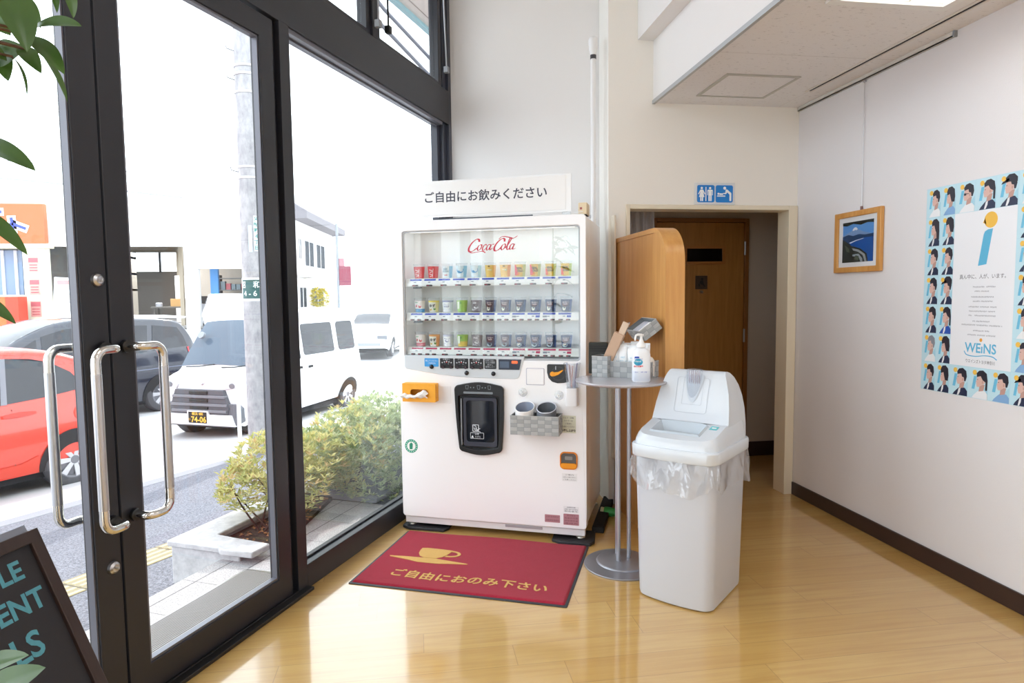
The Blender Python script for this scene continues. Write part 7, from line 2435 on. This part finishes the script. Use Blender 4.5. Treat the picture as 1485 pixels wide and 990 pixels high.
# second bay: blue column, shelves
b = MB()
b.box(-11.7, -6.8, 36.2, 36.35, 0.19, 4.6)
b.build('partition_wall', mat('bay_wall', '#b5ada4', 0.8), gar, smooth=0)
MB().box(-9.15, -8.82, 31.1, 31.3, 0.19, 3.2).build('blue_column', mat('column_blue', '#5c9ad8', 0.6), gar, smooth=0)
rk = thing('shelf_rack', 'grey rack of parts at the back of the smaller workshop bay', 'rack', (-9.15, 35.4, 0.19))
for zz in (0.3, 0.95, 1.6, 2.2):
    MB().box(-0.8, 0.9, -0.25, 0.25, zz, zz + 0.05).build('shelf', mat('rack_grey', '#77797c', 0.6), rk, smooth=0)
for dx in (-0.8, 0.85):
    MB().box(dx, dx + 0.05, -0.25, 0.25, 0, 2.4).build('upright', MATS['rack_grey'], rk, smooth=0)
rnd = random.Random(6)
cols = ('#5a7fc0', '#b8bcc4', '#b0606a', '#7d8c96', '#d2c07a', '#8a8f98')
for i in range(3):
    x_ = -9.88
    while x_ < -8.5:
        w_ = rnd.uniform(0.16, 0.3)
        h_ = rnd.uniform(0.25, 0.5)
        o = MB().box(x_, x_ + w_ * 0.9, 35.22, 35.5, 0.19 + 0.352 + 0.65 * i, 0.19 + 0.352 + 0.65 * i + h_).build('parts_box', mat('pb_%d' % rnd.randrange(6), cols[rnd.randrange(6)], 0.7), bevel=0.006)
        tag(o, 'small parts box on the rack in the smaller workshop bay', 'box', 'parts boxes on the workshop rack')
        x_ += w_ + 0.02
db = thing('dark_cabinet', 'dark cabinet with a pale top at the left of the smaller workshop bay', 'cabinet', (-9.95, 32.3, 0.19))
MB().box(-0.2, 0.45, -0.3, 0.3, 0.98, 1.32).build('upper_case', mat('cabinet_black', '#2b2a2c', 0.5), db, bevel=0.01)
MB().box(-0.2, 0.45, -0.32, 0.3, 0.0, 0.96).build('lower_case', mat('cabinet_grey', '#a9a9ae', 0.5), db, bevel=0.01)
MB().box(0.05, 0.40, -0.335, -0.31, 0.32, 0.48).build('yellow_tag', mat('tag_yellow', '#d8a850', 0.5), db, smooth=0)

# shop front with the orange signboard on the left
sf = thing('shop_sign', 'orange-red shop signboard with white-edged blue lettering at the far left', 'sign', (-15.68, 29.2, 0))
sr = mat('sign_orange', '#e06a40', 0.5)
MB().box(-2.4, 0.78, 0.0, 0.25, 3.72, 5.32).build('board', sr, sf, bevel=0.02)
b = MB()
def bar(p, q, w):
    d = (Vector(q) - Vector(p)).normalized()
    n_ = Vector((-d.y, d.x)) * w / 2
    e = d * w * 0.35
    P, Q = Vector(p) - e, Vector(q) + e
    return [tuple(P + n_), tuple(P - n_), tuple(Q - n_), tuple(Q + n_)]
glyphs = (((-0.42, 4.72), (-0.38, 4.05)), ((-0.38, 4.50), (0.06, 4.32))), (((-1.15, 4.98), (-0.80, 4.98)),), (((-1.15, 4.56), (-0.72, 4.44)), ((-1.0, 4.9), (-1.05, 4.1)))
for segs in glyphs:
    b = MB()
    for p, q in segs:
        b.prism(bar(p, q, 0.32), -0.012, 0.0)
    ge_ = b.build('letter_edge', mat('sign_white_edge', '#f4f1f4', 0.5), sf, smooth=0)
    b = MB()
    for p, q in segs:
        b.prism(bar(p, q, 0.11), -0.024, -0.011)
    b.build('letter', mat('sign_blue_ink', '#3f4fb4', 0.5), ge_, smooth=0)
MB().box(-2.4, 0.95, -0.05, 0.3, 3.52, 3.71).build('ledge', mat('ledge_cream', '#f0e4c4', 0.6), sf, bevel=0.01)
sp_ = thing('shop_pillar', 'cream shop pillar with three small red notices below the orange sign', 'pillar', (-15.42, 29.3, -0.5))
MB().box(-0.42, 0.42, 0.0, 0.4, 0, 4.02).build('shaft', mat('pillar_cream', '#f3ecd4', 0.6), sp_, bevel=0.01)
for zz in (3.35, 2.45, 1.55):
    o = MB().box(-0.22, 0.17, -0.02, 0.0, zz - 0.32, zz + 0.32).build('red_notice', mat('notice_rose', '#e6a49a', 0.6), sp_, smooth=0)
    b = MB()
    b.box(-0.20, 0.15, -0.026, -0.02, zz + 0.10, zz + 0.28)
    for k in range(3):
        b.box(-0.17, 0.12, -0.026, -0.02, zz - 0.25 + 0.11 * k, zz - 0.20 + 0.11 * k)
    b.build('notice_print', mat('notice_red', '#c8646c', 0.6), o, smooth=0)
cn = thing('shop_counter', 'orange-red display counter at the foot of the shop front on the left', 'counter', (-16.33, 28.3, -0.4))
MB().box(-0.9, 0.75, 0.0, 0.6, 0.5, 1.95).build('counter_body', mat('counter_orange', '#ea7038', 0.5), cn, bevel=0.01)
MB().box(0.32, 0.78, -0.03, 0.6, 0.0, 1.95).build('counter_end', mat('counter_red', '#d8442c', 0.5), cn, bevel=0.01)
MB().box(-0.95, 0.80, -0.05, 0.65, 1.95, 2.02).build('counter_top', mat('counter_cream', '#f0dcc0', 0.5), cn, bevel=0.01)
sh_b = thing('shop_window', 'bluish shop interior glimpsed under the orange sign', 'shop window', (-17.2, 30.1, 0))
MB().box(-1.2, 0.9, 0.0, 0.1, -0.5, 3.5).build('glass_front', mat('shop_glass', '#7f94b4', 0.15), sh_b, smooth=0)
for x_ in (-0.5, 0.12, 0.62):
    MB().box(x_, x_ + 0.12, -0.05, 0.0, -0.5, 3.5).build('mullion', mat('shop_mullion', '#c9d2de', 0.5), sh_b, smooth=0)
# lifted car parts seen in the left bay
rk2 = thing('parts_rack', 'grey steel rack of car parts in the left part of the workshop bay', 'rack', (-14.3, 33.0, 0.19))
for zz in (1.6, 2.35, 3.1):
    MB().box(-1.0, 1.2, -0.3, 0.3, zz, zz + 0.10).build('rack_beam', mat('rack_beam', '#b0a89c', 0.6), rk2, smooth=0)
for dx in (-1.0, 0.05, 1.1):
    MB().box(dx, dx + 0.10, -0.3, 0.3, 0, 3.4).build('rack_post', MATS['rack_beam'], rk2, smooth=0)
for k in range(6):
    o = MB().lathe([(0.10, -0.09), (0.24, -0.10), (0.29, -0.05), (0.29, 0.05), (0.24, 0.10), (0.10, 0.09)], 20, M=Matrix.Translation((-14.9 + 0.62 * (k % 3), 32.75, 2.18 + 0.75 * (k // 3))) @ Matrix.Rotation(pi / 2, 4, 'X')).build('tyre', mat('rack_tyre', '#33343a', 0.8), smooth=50)
    tag(o, '%s dark tyre from the left on the %s shelf of the workshop parts rack' % (('first', 'second', 'third')[k % 3], ('lower', 'upper')[k // 3]), 'tyre', 'tyres on the workshop rack')
bnr = thing('shop_banner', 'pale leaning price banner with red heading before the left workshop bay', 'banner', (-13.9, 28.3, -0.3))
MB().prism([(-0.5, 0.4), (0.75, 0.4), (0.72, 2.55), (-0.3, 2.62)], 0.0, 0.05).build('banner_sheet', mat('banner_white', '#f0f0f2', 0.6), bnr, bevel=0.01)
b = MB()
b.box(-0.2, 0.6, -0.01, 0.0, 2.32, 2.48)
b.build('banner_heading', mat('banner_red', '#d09090', 0.6), bnr, smooth=0)
for k in range(4):
    MB().box(-0.2, 0.6, -0.01, 0.0, 1.9 - 0.32 * k, 1.96 - 0.32 * k).build('banner_line', mat('banner_grey', '#b5bcc8', 0.6), bnr, smooth=0)

# ------------------------------------------------------------------ house on the right
hs_ = thing('house', 'pale two-storey house with a grey sloping roof across the road', 'house', (-4.98, 28.9, 0), 0)
hw_ = mat('house_wall', '#e9e7e3', 0.8)
# the seen wall looks to +x; local y runs away from us
HD_ = radians(4.8)
hs_.rotation_euler = (0, 0, -HD_)
MB().box(-1.25, 0.0, 0.0, 7.4, 0.0, 4.75).build('wall', hw_, hs_, smooth=0)
b = MB()
b.prism([(0.62, 5.02), (-0.6, 5.75), (-1.5, 5.75), (-1.5, 5.40), (-0.65, 5.35), (-0.1, 4.68), (0.6, 4.72)], -0.5, 7.9, 'y')
b.build('roof', mat('roof_grey', '#7e7b80', 0.8), hs_, smooth=0)
for (y0, y1, z0, z1) in ((0.15, 0.75, 3.0, 4.0), (1.2, 3.0, 2.75, 4.0), (3.4, 5.3, 2.75, 4.0), (2.2, 4.8, 0.9, 1.9), (0.1, 1.4, 0.9, 1.9)):
    o = MB().ring([(y0, z0), (y1, z0), (y1, z1), (y0, z1)], [(y0 + 0.08, z0 + 0.07), (y1 - 0.08, z0 + 0.07), (y1 - 0.08, z1 - 0.07), (y0 + 0.08, z1 - 0.07)], 0.0, 0.06, 'x').build('window_frame', mat('frame_pale', '#d8d8da', 0.5), hs_, smooth=0)
    MB().box(0.01, 0.03, y0 + 0.05, y1 - 0.05, z0 + 0.05, z1 - 0.05).build('pane', mat('house_pane', '#3c4148', 0.6, spec=0.1), o, smooth=0)
    MB().box(0.028, 0.055, (y0 + y1) / 2 - 0.03, (y0 + y1) / 2 + 0.03, z0, z1).build('window_bar', MATS['frame_pale'], o, smooth=0)
MB().box(0.0, 0.5, 0.0, 1.5, 2.25, 2.36).build('canopy', mat('canopy_grey', '#a7a29e', 0.7), hs_, smooth=0)
mr = thing('maroon_sign', 'small maroon projecting sign on the street corner beyond the van', 'sign', (-3.05, 29.5, 0))
MB().box(-0.24, 0.26, 0.0, 0.12, 1.9, 2.75).build('sign_panel', mat('sign_maroon', '#8a4a58', 0.6), mr, bevel=0.01)
MB().box(-0.24, -0.02, 0.0, 0.12, 2.75, 3.1).build('sign_top', mat('sign_maroon_light', '#a87880', 0.6), mr, bevel=0.01)
MB().cyl((-0.3, 0.06, -0.2), (-0.3, 0.06, 4.6), 0.06, n=10).build('sign_post', grey_pl, mr)
ys = thing('yellow_shrub', 'rounded yellow-green shrub by the pale house', 'shrub', (-4.3, 30.5, 0.42))
foliage('foliage', ys, [(0, 0, 0.9, 0.4, 0.4, 0.5)], 200, 0.14, [leafy('leaf_gold', '#c8b84a'), lf1[0], lf1[1]], 0.8, 14)['kind'] = 'stuff'
cabp2 = mat('cable_grey', '#a2a5b2', 0.6)
for nm, lab, pts, r in (('street_cable', 'upper sagging street cable at the far left above the orange sign', [(-30, 29, 8.2), (-20.0, 28, 7.1), (-13.5, 29, 6.8), (-8, 31, 6.6)], 0.022),
                        ('street_cable', 'lower sagging street cable with fittings above the orange sign', [(-30, 28, 7.0), (-19, 27, 6.25), (-14.3, 27.5, 5.95), (-9.5, 29, 5.6)], 0.04)):
    tag(MB().tube(pts, r, 6).build(nm, cabp2, smooth=60), lab, 'cable', 'street cables')
